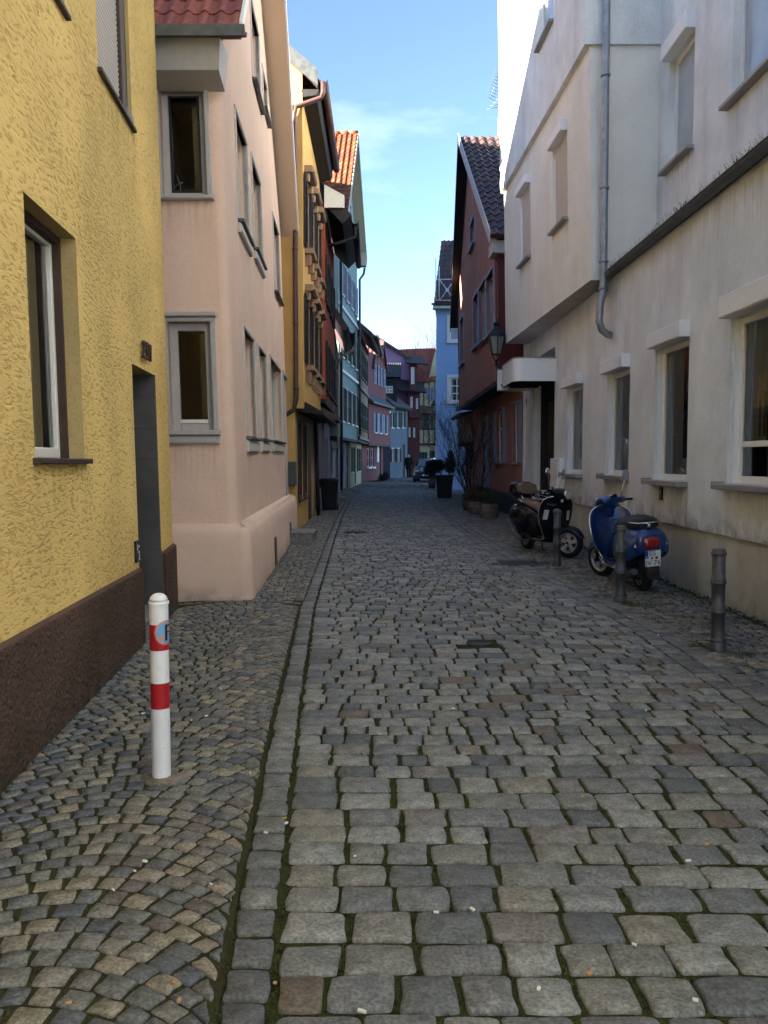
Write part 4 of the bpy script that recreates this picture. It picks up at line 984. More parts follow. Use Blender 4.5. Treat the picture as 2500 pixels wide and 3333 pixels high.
mb = MB(); slab(mb, [fr1.pt(-.02, -.75, 8.45), fr1.pt(5.45, -.75, 8.45), fr1.pt(5.45, 5, 14.4), fr1.pt(-.02, 5, 14.4)], .35); mb.build('roof', 'black_wood', rh)  # ridge out of view, raised for shade on the teal roof
mb = MB(); mb.hexa([fr1.pt(-.05, -.35, 2.75), fr1.pt(2.2, -.35, 2.75), fr1.pt(2.2, .44, 2.75), fr1.pt(-.05, .44, 2.75), fr1.pt(-.05, -.35, 2.85), fr1.pt(2.2, -.35, 2.85), fr1.pt(2.2, .44, 3.3), fr1.pt(-.05, .44, 3.3)]); mb.build('pent_roof', 'tile_brown', rh)
gutter(rh, fr1.pt(0, -.85, 8.28), fr1.pt(5.4, -.85, 8.28), .085, 'black_wood')
mb = MB(); fr_ = Frame((-2.4, 23.55), (-1.3, 23.55)); mb.hexa([(-1.66, 23.5, 8.62), (-1.1, 23.5, 8.62), (-1.1, 23.56, 8.62), (-1.66, 23.56, 8.62), (-1.66, 23.5, 9.25), (-1.1, 23.5, 8.95), (-1.1, 23.56, 8.95), (-1.66, 23.56, 9.25)]); mb.build('eave_end_box', 'cream_paint', rh)
pipe(rh, [fr1.pt(.2, -.85, 8.2), fr1.pt(.2, -.85, 7.9), fr1.pt(.2, -.45, 7.75), fr1.pt(.2, -.10, 7.65)], .05, 'black_wood')

mb = MB(); mb.box(-9.0, 29.01, 0, -2.3, 29.19, 8.0); mb.build('sun_gap_infill', 'mauve', rh)  # hidden infill added to close the sun gap before the timber house
# dark timber house
fd = Frame((-1.76, 29.2), (-1.96, 35.4))
dh = thing('dark_timber_house', 'dark half timbered house with low eaves before the teal house', 'house', (-2.3, 32.3, .1))
d_w = [(.6, 1.5, 3.7, 5.0), (2.3, 3.2, 3.7, 5.0), (4.2, 5.1, 3.7, 5.0)]
jettied(dh, fd, 3.2, 6.3, .35, 6, 'mauve', 'mauve', d_w, [(.8, 1.7, .1, 2.4), (3.2, 4.4, 1.1, 2.5)])
for r in d_w: window(dh, fd, r, .08, 'white_paint', .06, 2, (.6,), shutters=('green_paint', .4, 'louvre', (-1, 1)), sill=('darkbrown', .08, .05, .05))
window(dh, fd, (3.2, 4.4, 1.1, 2.5), .08, 'white_paint', .06, 2, w=.35)
mb = MB(); mb.bbox(fd, .8, 1.7, .43, .48, .1, 2.4, .01); mb.build('door', 'darkbrown', dh)
mb = MB()
for u in (.05, 1.9, 3.6, 5.6): mb.fbox(fd, u, u+.16, -.025, .02, 3.2, 6.3)
for v in (3.2, 5.3, 6.1): mb.fbox(fd, 0, fd.L, -.022, .02, v, v+.16)
mb.build('timber_frame', 'black_wood', dh)
mb = MB(); slab(mb, [fd.pt(-.1, -.55, 6.2), fd.pt(fd.L, -.55, 6.2), fd.pt(fd.L, 5.2, 14.8), fd.pt(-.1, 5.2, 14.8)], .22); mb.build('roof', 'tile_brown', dh)  # hidden ridge made steep and tall to shade the teal tiles
gutter(dh, fd.pt(.0, -.66, 6.12), fd.pt(fd.L, -.66, 6.12), .09, 'dark_zinc')
pz_ = fd.pt(3.0, -.66, 6.0)
pipe(dh, [pz_, pz_+Vector((0, 0, -.15)), fd.pt(3.0, -.2, 5.6), fd.pt(3.0, -.09, 5.3), fd.pt(3.0, -.09, 2.2), fd.pt(3.0, .12, 2.0)], .05, 'beige_pipe', rings=[fd.pt(3.0, -.09, 4.9), fd.pt(3.0, -.09, 3.4)])

mb = MB(); mb.box(-9.0, 35.41, 0, -2.5, 35.58, 8.0); mb.build('sun_gap_infill', 'mauve', dh)  # added infill shuts out sun ahead of the teal house
# teal house
ft = Frame((-1.94, 35.6), (-1.36, 42.5))
th = thing('teal_house', 'tall pale teal gabled house with orange tiled roof and grey shutters', 'house', (-2.2, 39, .15))
TE, TA = 12.35, 16.5
t_w = []
for (v0, v1) in ((3.35, 4.85), (6.15, 7.55), (8.85, 10.25)):
    for u in (.75, 2.45, 4.15, 5.85): t_w.append((u, u+.62, v0, v1))
t_g = [(2.2, 2.8, 12.3, 13.6), (4.0, 4.6, 12.3, 13.6)]
jettied(th, ft, 2.65, TA, .5, 8, 'teal', 'mauve', t_w+t_g, [(.8, 1.6, 1.0, 2.3), (2.4, 3.4, .2, 2.35), (4.4, 5.3, 1.0, 2.3)], clip=[(0, 0), (ft.L, 0), (ft.L, TE), (ft.L/2, TA), (0, TE)], z0=.15)
for i, r in enumerate(t_w): window(th, ft, r, .08, 'white_paint', .06, 2, (.65,), 'glass_pale' if i % 3 else 'glass_far', surround=('white_paint', .05, .02), shutters=('green_paint' if r[2] < 8 else 'bluegrey_paint', .36, 'louvre', (-1, 1)), sill=('cream_paint', .10, .07, .08))
for r in t_g: window(th, ft, r, .08, 'white_paint', .06, 2, (.6,), 'glass_far', surround=('white_paint', .07, .03), sill=('cream_paint', .1, .07, .06))
for r in ((.8, 1.6, 1.0, 2.3), (4.4, 5.3, 1.0, 2.3)): window(th, ft, r, .08, 'grey_paint', .06, 2, (), w=.5, sill=('granite', .06, .06, .06))
mb = MB(); mb.bbox(ft, 2.4, 3.4, .58, .64, .2, 2.35, .01); mb.build('door', 'darkbrown', th)
mb = MB()
for v in (5.45, 8.2, 11.5): mb.bbox(ft, -.02, ft.L+.02, -.09, .0, v, v+.16, .03)
mb.build('string_course', 'cream_paint', th)
apx = ft.pt(ft.L/2, -.45, TA+.1); apb = ft.pt(ft.L/2, 8, TA+.1)
e0, e0b = ft.pt(-.45, -.45, TE-.7), ft.pt(-.45, 8, TE-.7); e1, e1b = ft.pt(ft.L+.35, -.45, TE-.5), ft.pt(ft.L+.35, 8, TE-.5)
mid_e = e0+(e0b-e0)*.28; mid_r = apx+(apb-apx)*.28
tiled(th, [mid_e, e0, mid_r, apx], 10, 20, 'tile_orange', thick=.14, under=False)
mb = MB(); slab(mb, [e0b, e0, apx, apb], .12); slab(mb, [e1, e1b, apb, apx], .12); mb.build('roof', 'tile_orange', th)
mb = MB(); slab(mb, [e1+Vector((0, 0, -.16)), ft.pt(ft.L+.35, .05, TE-.66), ft.pt(ft.L/2, .05, TA-.06), apx+Vector((0, 0, -.16))], .05)
sv = [e1, apx]; d_ = ft.w*-.03; mb.prism([e1+Vector((0, 0, -.30)), e1+Vector((0, 0, .04)), apx+Vector((0, 0, .04)), apx+Vector((0, 0, -.34))], d_); mb.prism([e0+Vector((0, 0, -.30)), e0+Vector((0, 0, .04)), apx+Vector((0, 0, .04)), apx+Vector((0, 0, -.34))], d_); mb.build('verge_soffit', 'soffit', th)
mb = MB()
for k in range(8):
    p = apx+(apb-apx)*(k/22); p2 = apx+(apb-apx)*((k+1.12)/22); mb.tube([p+Vector((0, 0, .0)), p2+Vector((0, 0, .03))], .11, 8)
mb.build('ridge_tiles', 'tile_orange', th)
mb = MB(); mb.hexa([ft.pt(ft.L-.1, -.45, TE-.95), ft.pt(ft.L+.35, -.45, TE-.95), ft.pt(ft.L+.35, .3, TE-.95), ft.pt(ft.L-.1, .3, TE-.95), ft.pt(ft.L-.1, -.45, TE-.3), ft.pt(ft.L+.33, -.45, TE-.52), ft.pt(ft.L+.33, .3, TE-.52), ft.pt(ft.L-.1, .3, TE-.3)]); mb.build('eave_end_box', 'soffit', th)
pp = ft.pt(ft.L+.12, -.12, 0)
pipe(th, [pp+Vector((.25, .1, TE-1.0)), pp+Vector((.2, .1, TE-1.3)), pp+Vector((0, 0, TE-1.6)), pp+Vector((0, 0, 7)), pp+Vector((0, 0, 2.9))], .06, 'dark_zinc')
pp = ft.pt(.03, -.12, 0); pipe(th, [pp+Vector((0, 0, TE-.8)), pp+Vector((0, 0, 6)), pp+Vector((0, 0, .3))], .06, 'black_wood')
mb = MB(); mb.poly([ft.pt(0, 8, 0), ft.pt(ft.L, 8, 0), ft.pt(ft.L, 8, TE), ft.pt(ft.L/2, 8, TA), ft.pt(0, 8, TE)]); mb.build('rear_gable', 'teal', th)
# climbing stems on the teal house front
for k, u in enumerate((.3, .55, 4.0, 6.4)):
    mb = MB(); rnd = random.Random(k)
    for j in range(5):
        p = ft.pt(u+rnd.uniform(-.1, .1), .46, .15); pts = [p]
        for i in range(9): pts.append(pts[-1]+ft.u*rnd.uniform(-.13, .13)+Vector((0, 0, .27)))
        mb.tube(pts, [.014*(1-.07*i) for i in range(10)], 4)
    o = mb.build('climbing_plant', 'bark'); tag(o, ['bare climbing stems at the near corner of the teal house', 'bare climbing stems beside the near window of the teal house', 'bare climbing stems right of the door of the teal house', 'bare climbing stems at the far corner of the teal house'][k], 'climber', 'bare climbers on the teal house')

# tan house with green shutters
fn = Frame((-1.33, 42.75), (-.98, 50.2))
nh = thing('tan_house', 'tan jettied house with dark green louvred shutters beyond the teal house', 'house', (-1.6, 46.5, .2))
n_w = []
for v0, v1 in ((3.3, 4.75), (6.1, 7.5)):
    for u in (.65, 2.05, 3.45, 4.85, 6.25): n_w.append((u, u+.5, v0, v1))
jettied(nh, fn, 2.7, 8.3, .4, 7, 'tan', 'cream', n_w, [(.8, 1.6, 1.0, 2.3), (2.6, 3.5, .3, 2.4), (4.6, 5.4, 1.0, 2.3), (6.0, 6.8, 1.0, 2.3)], z0=.2)
for r in n_w: window(nh, fn, r, .08, 'white_paint', .05, 2, (.6,), shutters=('green_paint', .38, 'louvre', (-1, 1)), sill=('darkbrown', .08, .06, .06))
for r in ((.8, 1.6, 1.0, 2.3), (4.6, 5.4, 1.0, 2.3), (6.0, 6.8, 1.0, 2.3)): window(nh, fn, r, .08, 'white_paint', .06, 2, (), w=.4, shutters=('green_paint', .4, 'louvre', (-1, 1)), sill=('white_paint', .06, .06, .06))
mb = MB(); mb.bbox(fn, 2.6, 3.5, .47, .52, .3, 2.4, .01); mb.build('door', 'darkbrown', nh)
mb = MB()
for v in (2.7, 5.35, 7.9): mb.bbox(fn, -.02, fn.L+.02, -.10, .01, v, v+.18, .03)
mb.build('string_course', 'darkbrown', nh)
mb = MB(); slab(mb, [fn.pt(-.1, -.75, 8.1), fn.pt(fn.L+.1, -.75, 8.1), fn.pt(fn.L+.1, 3.8, 12.0), fn.pt(-.1, 3.8, 12.0)], .22); slab(mb, [fn.pt(-.1, 7.6, 8.3), fn.pt(fn.L+.1, 7.6, 8.3), fn.pt(fn.L+.1, 3.8, 12.0), fn.pt(-.1, 3.8, 12.0)], .2); mb.build('roof', 'tile_brown', nh)
gutter(nh, fn.pt(-.1, -.86, 8.0), fn.pt(fn.L+.1, -.86, 8.0), .09, 'dark_zinc')
cp = fn.pt(3.5, 3.0, 0)
mb = MB(); mb.box(cp.x-.35, cp.y-.35, 10.5, cp.x+.35, cp.y+.35, 14.0); mb.box(cp.x-.42, cp.y-.42, 14.0, cp.x+.42, cp.y+.42, 14.15); mb.box(cp.x-.16, cp.y-.16, 14.15, cp.x+.16, cp.y+.16, 14.6); ch = mb.build('chimney', 'mauve', nh)
mb = MB(); mb.lathe([(.05, 14.6), (.22, 14.65), (.22, 14.75), (.02, 14.95)], 8, Matrix.Translation((cp.x, cp.y, 0))); mb.build('chimney_cowl', 'dark_zinc', ch)

# ================================================================== THE BEND
def frontal(x0, x1, Y): return Frame(((x0-CXP)/F_PX*Y, Y), ((x1-CXP)/F_PX*Y, Y))
def fr_rect(fr, x0, x1, y0, y1, w=0.0):
    a, b = fr.px(x0, y0, w), fr.px(x1, y1, w); return min(a[0], b[0]), max(a[0], b[0]), min(a[1], b[1]), max(a[1], b[1])
# rose red house
fs = Frame((-.95, 52.2), (.42, 58.2)); gs = .3
sh = thing('rose_house', 'rose red house with twin small gables and pale blue shutters on the bend', 'house', (-.4, 55.2, gs))
zb = fs.px(1266, 1449)[1]; ze = fs.px(1266, 1325)[1]
s_lo = [fr_rect(fs, x0, x1, 1320, 1388) for x0, x1 in ((1219, 1226), (1234, 1241), (1251, 1257))]
s_lo = [(r[0], r[1], zb+.75, zb+2.0) for r in s_lo]
jettied(sh, fs, zb, ze, .5, 6, 'rose', 'rose', s_lo, [(1.6, 2.3, .9+gs, 2.1+gs), (2.7, 3.4, .9+gs, 2.1+gs), (4.6, 5.5, gs, 2.2+gs)], z0=gs)
for r in s_lo: window(sh, fs, r, .07, 'white_paint', .06, 1, (.6,), 'glass_pale', shutters=('paleblue_paint', .38, 'louvre', (-1, 1)), sill=('white_paint', .08, .06, .05))
for r in ((1.6, 2.3, .9+gs, 2.1+gs), (2.7, 3.4, .9+gs, 2.1+gs)): window(sh, fs, r, .07, 'white_paint', .06, 1, (.5,), 'glass_far', w=.5, sill=('white_paint', .14, .12, .08))
mb = MB(); mb.bbox(fs, 4.6, 5.5, .56, .6, gs, 2.2+gs, .01); mb.build('door', 'darkbrown', sh)
mb = MB(); mb.bbox(fs, 4.05, 4.5, .40, .5, 1.2+gs, 2.6+gs, .01); mb.build('notice_case', 'white_paint', sh)
US = .45
def sp(x, y): return fs.px(x, y, US)
vb = ze+.35; valley = sp(1237, 1163); A1, A2 = sp(1226, 1096), sp(1243.5, 1106); L1, R2 = sp(1214, 1178), sp(1256, 1200)
up_r = [fr_rect(fs, 1222, 1229, 1186, 1252, US), fr_rect(fs, 1243.5, 1247.5, 1200, 1260, US)]
mb = MB()
wall_mesh(mb, fs, 0, R2[0], ze-.1, valley[1], [(r[0], r[1], r[2], min(r[3], valley[1]-.1)) for r in up_r], .07, None, US)
mb.poly([fs.pt(u, US, v) for u, v in (L1, (valley[0], valley[1]), A1)]); mb.poly([fs.pt(u, US, v) for u, v in (valley, R2, A2)])
q = fs.pt; mb.quad(q(0, US, ze-.1), q(0, 6, ze-.1), q(0, 6, valley[1]), q(0, US, valley[1])); mb.quad(q(R2[0], US, ze-.1), q(R2[0], 6, ze-.1), q(R2[0], 6, valley[1]), q(R2[0], US, valley[1])); mb.build('upper_wall', 'rose', sh)
for r in up_r: window(sh, fs, (r[0], r[1], r[2], min(r[3], valley[1]-.1)), .06, 'white_paint', .06, 1, (.5,), 'glass_far', w=US, shutters=('paleblue_paint', .45, 'louvre', (-1, 1)))
mb = MB(); mb.hexa([q(-.15, -.35, ze-.12), q(fs.L+.1, -.35, ze-.12), q(fs.L+.1, US+.02, ze-.1), q(-.15, US+.02, ze-.1), q(-.15, -.35, ze-.02), q(fs.L+.1, -.35, ze-.02), q(fs.L+.1, US+.02, ze+.62), q(-.15, US+.02, ze+.62)]); mb.build('pent_roof', 'tile_dark', sh)
def gable_roof(mb, L_, A_, R_2, w0, w1, over=.15, th=.1):
    l0, a0, r0 = [q(u, w0-over, v+.06) for u, v in (L_, A_, R_2)]; l1, a1, r1 = [q(u, w1, v+.06) for u, v in (L_, A_, R_2)]
    slab(mb, [l0, a0, a1, l1], th); slab(mb, [a0, r0, r1, a1], th)
mb = MB(); gable_roof(mb, (L1[0]-.2, L1[1]-.5), A1, valley, US, 6); gable_roof(mb, valley, A2, (R2[0]+.15, R2[1]-.2), US, 6); mb.build('roof', 'tile_brown', sh)
l0, a0, l1, a1 = q(L1[0]-.2, US-.15, L1[1]-.5), q(A1[0], US-.15, A1[1]), q(L1[0]-.2, 3.2, L1[1]-.5), q(A1[0], 3.2, A1[1])
tiled(sh, [l1+Vector((0, 0, .1)), l0+Vector((0, 0, .1)), a1+Vector((0, 0, .1)), a0+Vector((0, 0, .1))], 10, 9, 'tile_brown', single=True, under=False)
# slate blue house with dormer
fb = Frame((.44, 59.2), (1.78, 63.2)); gb = .38
bh = thing('slate_blue_house', 'small slate blue house with dark tiled dormer on the bend', 'house', (1.1, 61.2, gb))
eb = fb.px(1300, 1322)[1]
b_up = [fr_rect(fb, a, c, 1341, 1392) for a, c in ((1274, 1281), (1291.5, 1298.5), (1309, 1316))]
b_lo = [fr_rect(fb, a, c, 1460, 1504) for a, c in ((1275, 1282), (1293, 1300))]
b_dr = fr_rect(fb, 1310, 1318, 1446, 1540); b_dr = (b_dr[0], b_dr[1], gb, b_dr[3], .1)
mb = MB(); wall_mesh(mb, fb, 0, fb.L, gb-.1, eb, b_up+b_lo+[b_dr], .08); shell(mb, fb, 0, fb.L, gb-.1, eb, 6); mb.build('wall', 'slate_blue', bh)
for r in b_up: window(bh, fb, r, .06, 'white_paint', .07, 1, (.5,), 'glass_pale', shutters=('green_paint', .3, 'louvre', (-1, 1)), sill=('white_paint', .06, .06, .05))
for r in b_lo: window(bh, fb, r, .06, 'white_paint', .07, 1, (.5,), 'glass_pale', shutters=('black_wood', .3, 'louvre', (-1, 1)), surround=('white_paint', .05, .02))
mb = MB(); mb.bbox(fb, b_dr[0], b_dr[1], .06, .1, gb, b_dr[3], .01); mb.build('door', 'black_wood', bh)
q = fb.pt
mb = MB(); slab(mb, [q(-.2, -.45, eb-.15), q(fb.L+.1, -.45, eb-.15), q(fb.L+.1, 3.0, eb+2.6), q(-.2, 3.0, eb+2.6)], .15); mb.build('roof', 'tile_dark', bh)
fdm = frontal(1251, 1292, 60.6); dmr = fr_rect(fdm, 1251, 1292, 1225, 1300); dw_ = fr_rect(fdm, 1254.5, 1279, 1256, 1280)
mb = MB(); wall_mesh(mb, fdm, 0, fdm.L, dmr[2]-.6, dmr[3], [dw_], .06); shell(mb, fdm, 0, fdm.L, dmr[2]-.6, dmr[3], 2.4); mb.build('dormer', 'black_wood', bh)
window(bh, fdm, dw_, .02, 'white_paint', .09, 2, (.5,), 'glass_far')
P = [fdm.pt(-.1, -.25, dmr[3]-.05), fdm.pt(fdm.L+.2, -.25, dmr[3]-.05), fdm.pt(.0, 1.1, dmr[3]+1.1), fdm.pt(fdm.L+.35, 1.1, dmr[3]+1.1)]
tiled(bh, P, 8, 5, 'tile_dark')
mb = MB(); slab(mb, [P[2], P[3], fdm.pt(fdm.L+.3, 2.4, dmr[3]), fdm.pt(0, 2.4, dmr[3])], .1); mb.poly([fdm.pt(fdm.L, 0, dmr[3]), fdm.pt(fdm.L, 1.1, dmr[3]+1.0), fdm.pt(fdm.L, 2.4, dmr[3])]); mb.build('dormer_roof', 'tile_dark', bh)
# lilac gabled house with dark red boarded front
fl = frontal(1200, 1336, 66.5); lg = .42
lh = thing('lilac_house', 'tall house with lilac gable wall and dark red boarded bay', 'house', (1.4, 67, lg))
lt = [fl.px(1200, 1078), fl.px(1349, 1170)]
cl = [(0, 0), (fl.L, 0), (fl.L, fl.px(1336, 1164)[1]), (fl.px(1200, 1078)[0], fl.px(1200, 1078)[1])]
mb = MB(); wall_mesh(mb, fl, 0, fl.L, lg-.1, 14, (), .1, cl); mb.build('wall', 'lilac', lh)
p0, p1 = fl.pt(fl.px(1190, 1072)[0], -.3, fl.px(1190, 1072)[1]), fl.pt(fl.px(1352, 1174)[0], -.3, fl.px(1352, 1174)[1])
mb = MB(); slab(mb, [p0, p1, p1+Vector((0, 9, 0)), p0+Vector((0, 9, 0))], .22); mb.build('roof', 'tile_brown', lh)
mb = MB(); mb.box(-9.0, 60.8, 0, -2.5, 66.4, 13.4); mb.build('added_shade_block', 'lilac', lh)  # unseen block added to keep the sun off the lilac gable
fx = frontal(1329, 1366, 65.2)
wins = [fr_rect(fx, 1336, 1343.5, 1291, 1327), fr_rect(fx, 1354, 1361, 1296, 1331), fr_rect(fx, 1330, 1336.5, 1391, 1423), fr_rect(fx, 1345, 1351.5, 1392, 1424)]
topx = fx.px(1340, 1268)[1]; br_ = fr_rect(fx, 1333, 1357, 1180, 1270, -.35); bw_ = fr_rect(fx, 1338, 1349, 1195, 1250, -.35)
mb = MB(); wall_mesh(mb, fx, 0, fx.L, lg-.1, topx, wins, .06); shell(mb, fx, 0, fx.L, lg-.1, topx, 4); mb.build('boarded_wall', 'dark_red', lh)
for r in wins: window(lh, fx, r, .03, 'white_paint', .07, 1, (.55,), 'glass_pale')
mb = MB(); wall_mesh(mb, fx, br_[0], br_[1], br_[2], br_[3], [bw_], .05, None, -.35); shell(mb, fx, br_[0], br_[1], br_[2], br_[3], 2.5, w=-.35); mb.build('bay', 'dark_red', lh)
window(lh, fx, bw_, .02, 'white_paint', .07, 2, (.25, .5, .75), 'glass_pale', w=-.35)
mb = MB(); q = fx.pt; slab(mb, [q(br_[0]-.3, -.75, br_[3]-.02), q(br_[1]+.9, -.75, br_[3]-.15), q(br_[1]+.5, 2.4, br_[3]+.8), q(br_[0]-.3, 2.4, br_[3]+.9)], .1); slab(mb, [q(-1.6, -.5, topx+.05), q(fx.L+.5, -.5, topx-.25), q(fx.L+.3, 1.0, topx+.6), q(-1.6, 1.0, topx+1.1)], .1); mb.build('pent_roof', 'black_wood', lh)
jb = fr_rect(fx, 1332, 1366, 1332, 1360, -.3); mb = MB(); mb.fbox(fx, jb[0], jb[1], -.3, .02, jb[2], jb[3]); mb.build('jetty_beam', 'dark_red', lh)
# cream timbered house with rust red roof
fc = frontal(1352, 1420, 67.2)
cv = frontal(1395, 1420, 66.9)
hh = thing('cream_timbered_house', 'cream half timbered house with rust red tiled roof at the end of view', 'house', (3.4, 68, .45))
ctop = fc.px(1380, 1238)[1]; cj = fc.px(1380, 1447)[1]
c_w = [fr_rect(fc, 1377, 1385, 1351, 1398), fr_rect(fc, 1393, 1400, 1353, 1400), fr_rect(fc, 1398.5, 1404, 1259, 1302), fr_rect(fc, 1407, 1412, 1262, 1304)]
mb = MB(); wall_mesh(mb, fc, 0, fc.L, cj, ctop, c_w, .06); shell(mb, fc, 0, fc.L, cj, ctop, 6); ga = [fc.px(1394, 1238), fc.px(1420, 1238), fc.px(1420, 1150), fc.px(1416, 1142)]; mb.poly([fc.pt(u, -.0, v) for u, v in ga]); mb.build('wall', 'cream', hh)
for i, r in enumerate(c_w): window(hh, fc, r, .04, 'white_paint', .06, 2, (.5,), 'glass_pale', shutters=('green_paint' if i < 2 else 'bluegrey_paint', .26, 'louvre', (-1, 1)))
mb = MB(); wall_mesh(mb, fc, 0, fc.L, .3, cj, [(.25, 1.0, .6, 2.3), (1.15, 1.6, .4, 2.4)], .1, None, .35); shell(mb, fc, 0, fc.L, .3, cj, 6, w=.35); mb.build('lower_wall', 'cream', hh)
window(hh, fc, (.25, 1.0, .6, 2.3), .05, 'green_paint', .06, 3, (.3, .6), 'glass_far', w=.35)
mb = MB(); mb.fbox(fc, 1.15, 1.6, .41, .45, .4, 2.4); mb.build('door', 'darkbrown', hh)
mb = MB()
for u in (.0, .62, 1.05, 1.5): mb.fbox(fc, u, u+.09, -.02, .02, cj, ctop)
for v in (cj, cj+1.2, ctop-2.3, ctop-.12): mb.fbox(fc, 0, fc.L, -.018, .02, v, v+.1)
mb.build('timber_frame', 'darkbrown', hh)
z0 = ctop-.15; YR = 71.0
def wp(x, y, Y): d = ray(x, y); t = Y/d.y; return Vector((d.x*t, Y, CAM_H+d.z*t))
tiled(hh, [wp(1340, 1242, 66.8), wp(1398, 1242, 66.8), wp(1290, 1138, YR), wp(1417, 1132, YR)], 14, 13, 'tile_rust', under=True)
mb = MB(); ax = wp(1417, 1132, YR); mb.poly([wp(1398, 1240, 66.85), wp(1420, 1235, 66.9), wp(1422, 1150, 69), ax]); slab(mb, [wp(1290, 1138, YR), ax, ax+Vector((0, 4, -4)), wp(1290, 1138, YR)+Vector((0, 4, -4))], .1); mb.build('roof_back', 'tile_rust', hh)
jr = fc.px(1380, 1345)[1]
mb = MB(); q = fc.pt; slab(mb, [q(-.1, -.55, jr+.05), q(fc.L+.1, -.55, jr-.1), q(fc.L+.1, .05, jr+.55), q(-.1, .05, jr+.75)], .1); mb.build('pent_roof', 'tile_brown', hh)

# ================================================================== RIGHT SIDE
# light blue house
f2 = Frame(((1418-1250)/F_PX*41, 41.0), (7.0, 40.69)); g2 = gz(41)
ub = thing('light_blue_house', 'tall light blue house with white window frames at the bend', 'house', (4.6, 44, g2))
be = f2.px(1450, 1008)[1]
u_w = [fr_rect(f2, 1464, 1490, 1034, 1108), fr_rect(f2, 1464, 1490, 1230, 1306)]
u_w = [(r[0], r[0]+1.05, r[2], r[3]) for r in u_w]
mb = MB(); wall_mesh(mb, f2, 0, f2.L, g2-.1, be, u_w, .10); shell(mb, f2, 0, f2.L, g2-.1, be, 6.5); mb.build('wall', 'sky_blue', ub)
window(ub, f2, u_w[0], .05, 'white_paint', .07, 1, (), 'glass_pale', surround=('white_paint', .14, .03), sill=('white_paint', .1, .14, .14))
window(ub, f2, u_w[1], .05, 'white_paint', .07, 3, (.34, .66), 'glass_far', surround=('white_paint', .14, .03), sill=('white_paint', .1, .14, .14), room=None)
vr = fr_rect(f2, 1484, 1498, 1322, 1339); mb = MB(); mb.bbox(f2, vr[0], vr[1], -.02, .01, vr[2], vr[3], .005)
for k in range(4): mb.fbox(f2, vr[0]+.02, vr[1]-.02, -.035, -.02, vr[2]+.04+.06*k, vr[2]+.06+.06*k)
mb.build('vent', 'dark_zinc', ub)
el_, rl_ = Vector((2.42, 40.55, be+.25)), Vector((3.05, 44.6, 13.2))
tiled(ub, [el_, (4.0, 40.55, be+.25), rl_, (4.6, 44.6, 13.2)], 7, 12, 'tile_brown', single=True)
mb = MB(); slab(mb, [(4.0, 40.55, be+.2), (7, 40.55, be+.2), (7, 44.6, 13.15), (4.6, 44.6, 13.15)], .1); slab(mb, [rl_, (7, 44.6, 13.2), (7, 48, be), (3.1, 48, be)], .1); mb.poly([el_, rl_, (3.1, 48, be)]); mb.build('roof', 'tile_brown', ub)
mb = MB(); mb.box(2.38, 40.5, be-.0, 7, 41.1, be+.16); mb.build('eave_box', 'white_paint', ub)
mb = MB(); mb.box(2.44, 40.48, be+.162, 7, 40.52, be+.34); mb.build('fascia', 'plum', ub)
gutter(ub, (2.28, 40.42, be+.2), (6.8, 40.42, be+.2), .08, 'dark_zinc')
rx0, rx1 = 2.50, 3.45; rz = be+.3
mb = MB()
for x, h in ((rx0, 2.1), (rx0+.16, 1.7), (rx1, 1.1)): mb.tube([(x, 40.62, rz), (x, 40.62, rz+h)], .022, 5)
for z in (.08, 1.08): mb.tube([(rx0, 40.62, rz+z), (rx1+.4, 40.62, rz+z)], .02, 5)
mb.tube([(rx0+.2, 40.62, rz+.1), (rx1-.05, 40.62, rz+1.05)], .018, 5); mb.tube([(rx0+.2, 40.62, rz+1.05), (rx1-.05, 40.62, rz+.1)], .018, 5)
ring = [(rx0+.55+.07*math.cos(t), 40.6, rz+.57+.07*math.sin(t)) for t in [2*math.pi*k/10 for k in range(11)]]; mb.tube(ring, .016, 5)
mb.build('roof_railing', 'white_alu', ub)

# low annexe between
fan = Frame((3.28, 37.0), (3.28, 33.3))
an = thing('low_annexe', 'low dusky pink annexe with small overhang beyond the red brown house', 'annexe', (3.6, 35, .12))
jettied(an, fan, 2.35, 3.55, .35, 4, 'tan', 'red_brown', (), [(.6, 1.4, .2, 2.1)], z0=.12)
mb = MB(); mb.bbox(fan, .6, 1.4, .42, .46, .2, 2.1, .01); mb.build('door', 'darkbrown', an)
mb = MB(); slab(mb, [fan.pt(-.1, -.3, 3.5), fan.pt(fan.L, -.3, 3.5), fan.pt(fan.L, 4, 4.4), fan.pt(-.1, 4, 4.4)], .12); mb.build('roof', 'tile_brown', an)

# red brown gabled house
LR = (-.022, 0)
fq = Frame((3.07, 33.1), (3.05, 21.38), LR)
dh2 = thing('red_brown_house', 'red brown jettied gable house with grey window frames and brown tiled roof', 'house', (3.8, 27, .05))
def rr(xf, xn, yt, yb): 
    u1, vt = fq.px(xn, yt); _, vb_ = fq.px(xn, yb); return (fq.px(xf, (yt+yb)/2)[0], u1, vb_, vt)
q_w = [rr(1541, 1557, 947, 1118), rr(1560, 1581, 906, 1097), rr(1584, 1607, 870, 1073)]
q_s = [rr(1531, 1545, 700, 786), rr(1498, 1510, 1024, 1178)]
zj = 3.72; EQ = 7.35; AU = fq.L-6.6; AZ = 12.1
gdoor = (fq.px(1572, 1450, .55)[0], fq.px(1590, 1450, .55)[0], .62, 3.2, .12)
gw1 = (fq.px(1616, 1400, .55)[0], fq.px(1640, 1400, .55)[0], 1.55, 3.15, .1); gw2 = (fq.px(1669, 1400, .55)[0], fq.px(1688, 1400, .55)[0], 1.55, 3.15, .1)
jettied(dh2, fq, zj, AZ, .55, 7, 'red_brown', 'red_brown', q_w+q_s, [gdoor, gw1, gw2], clip=[(0, 0), (fq.L, 0), (fq.L, EQ), (AU, AZ), (0, EQ)], sm='black_wood', z0=.04)
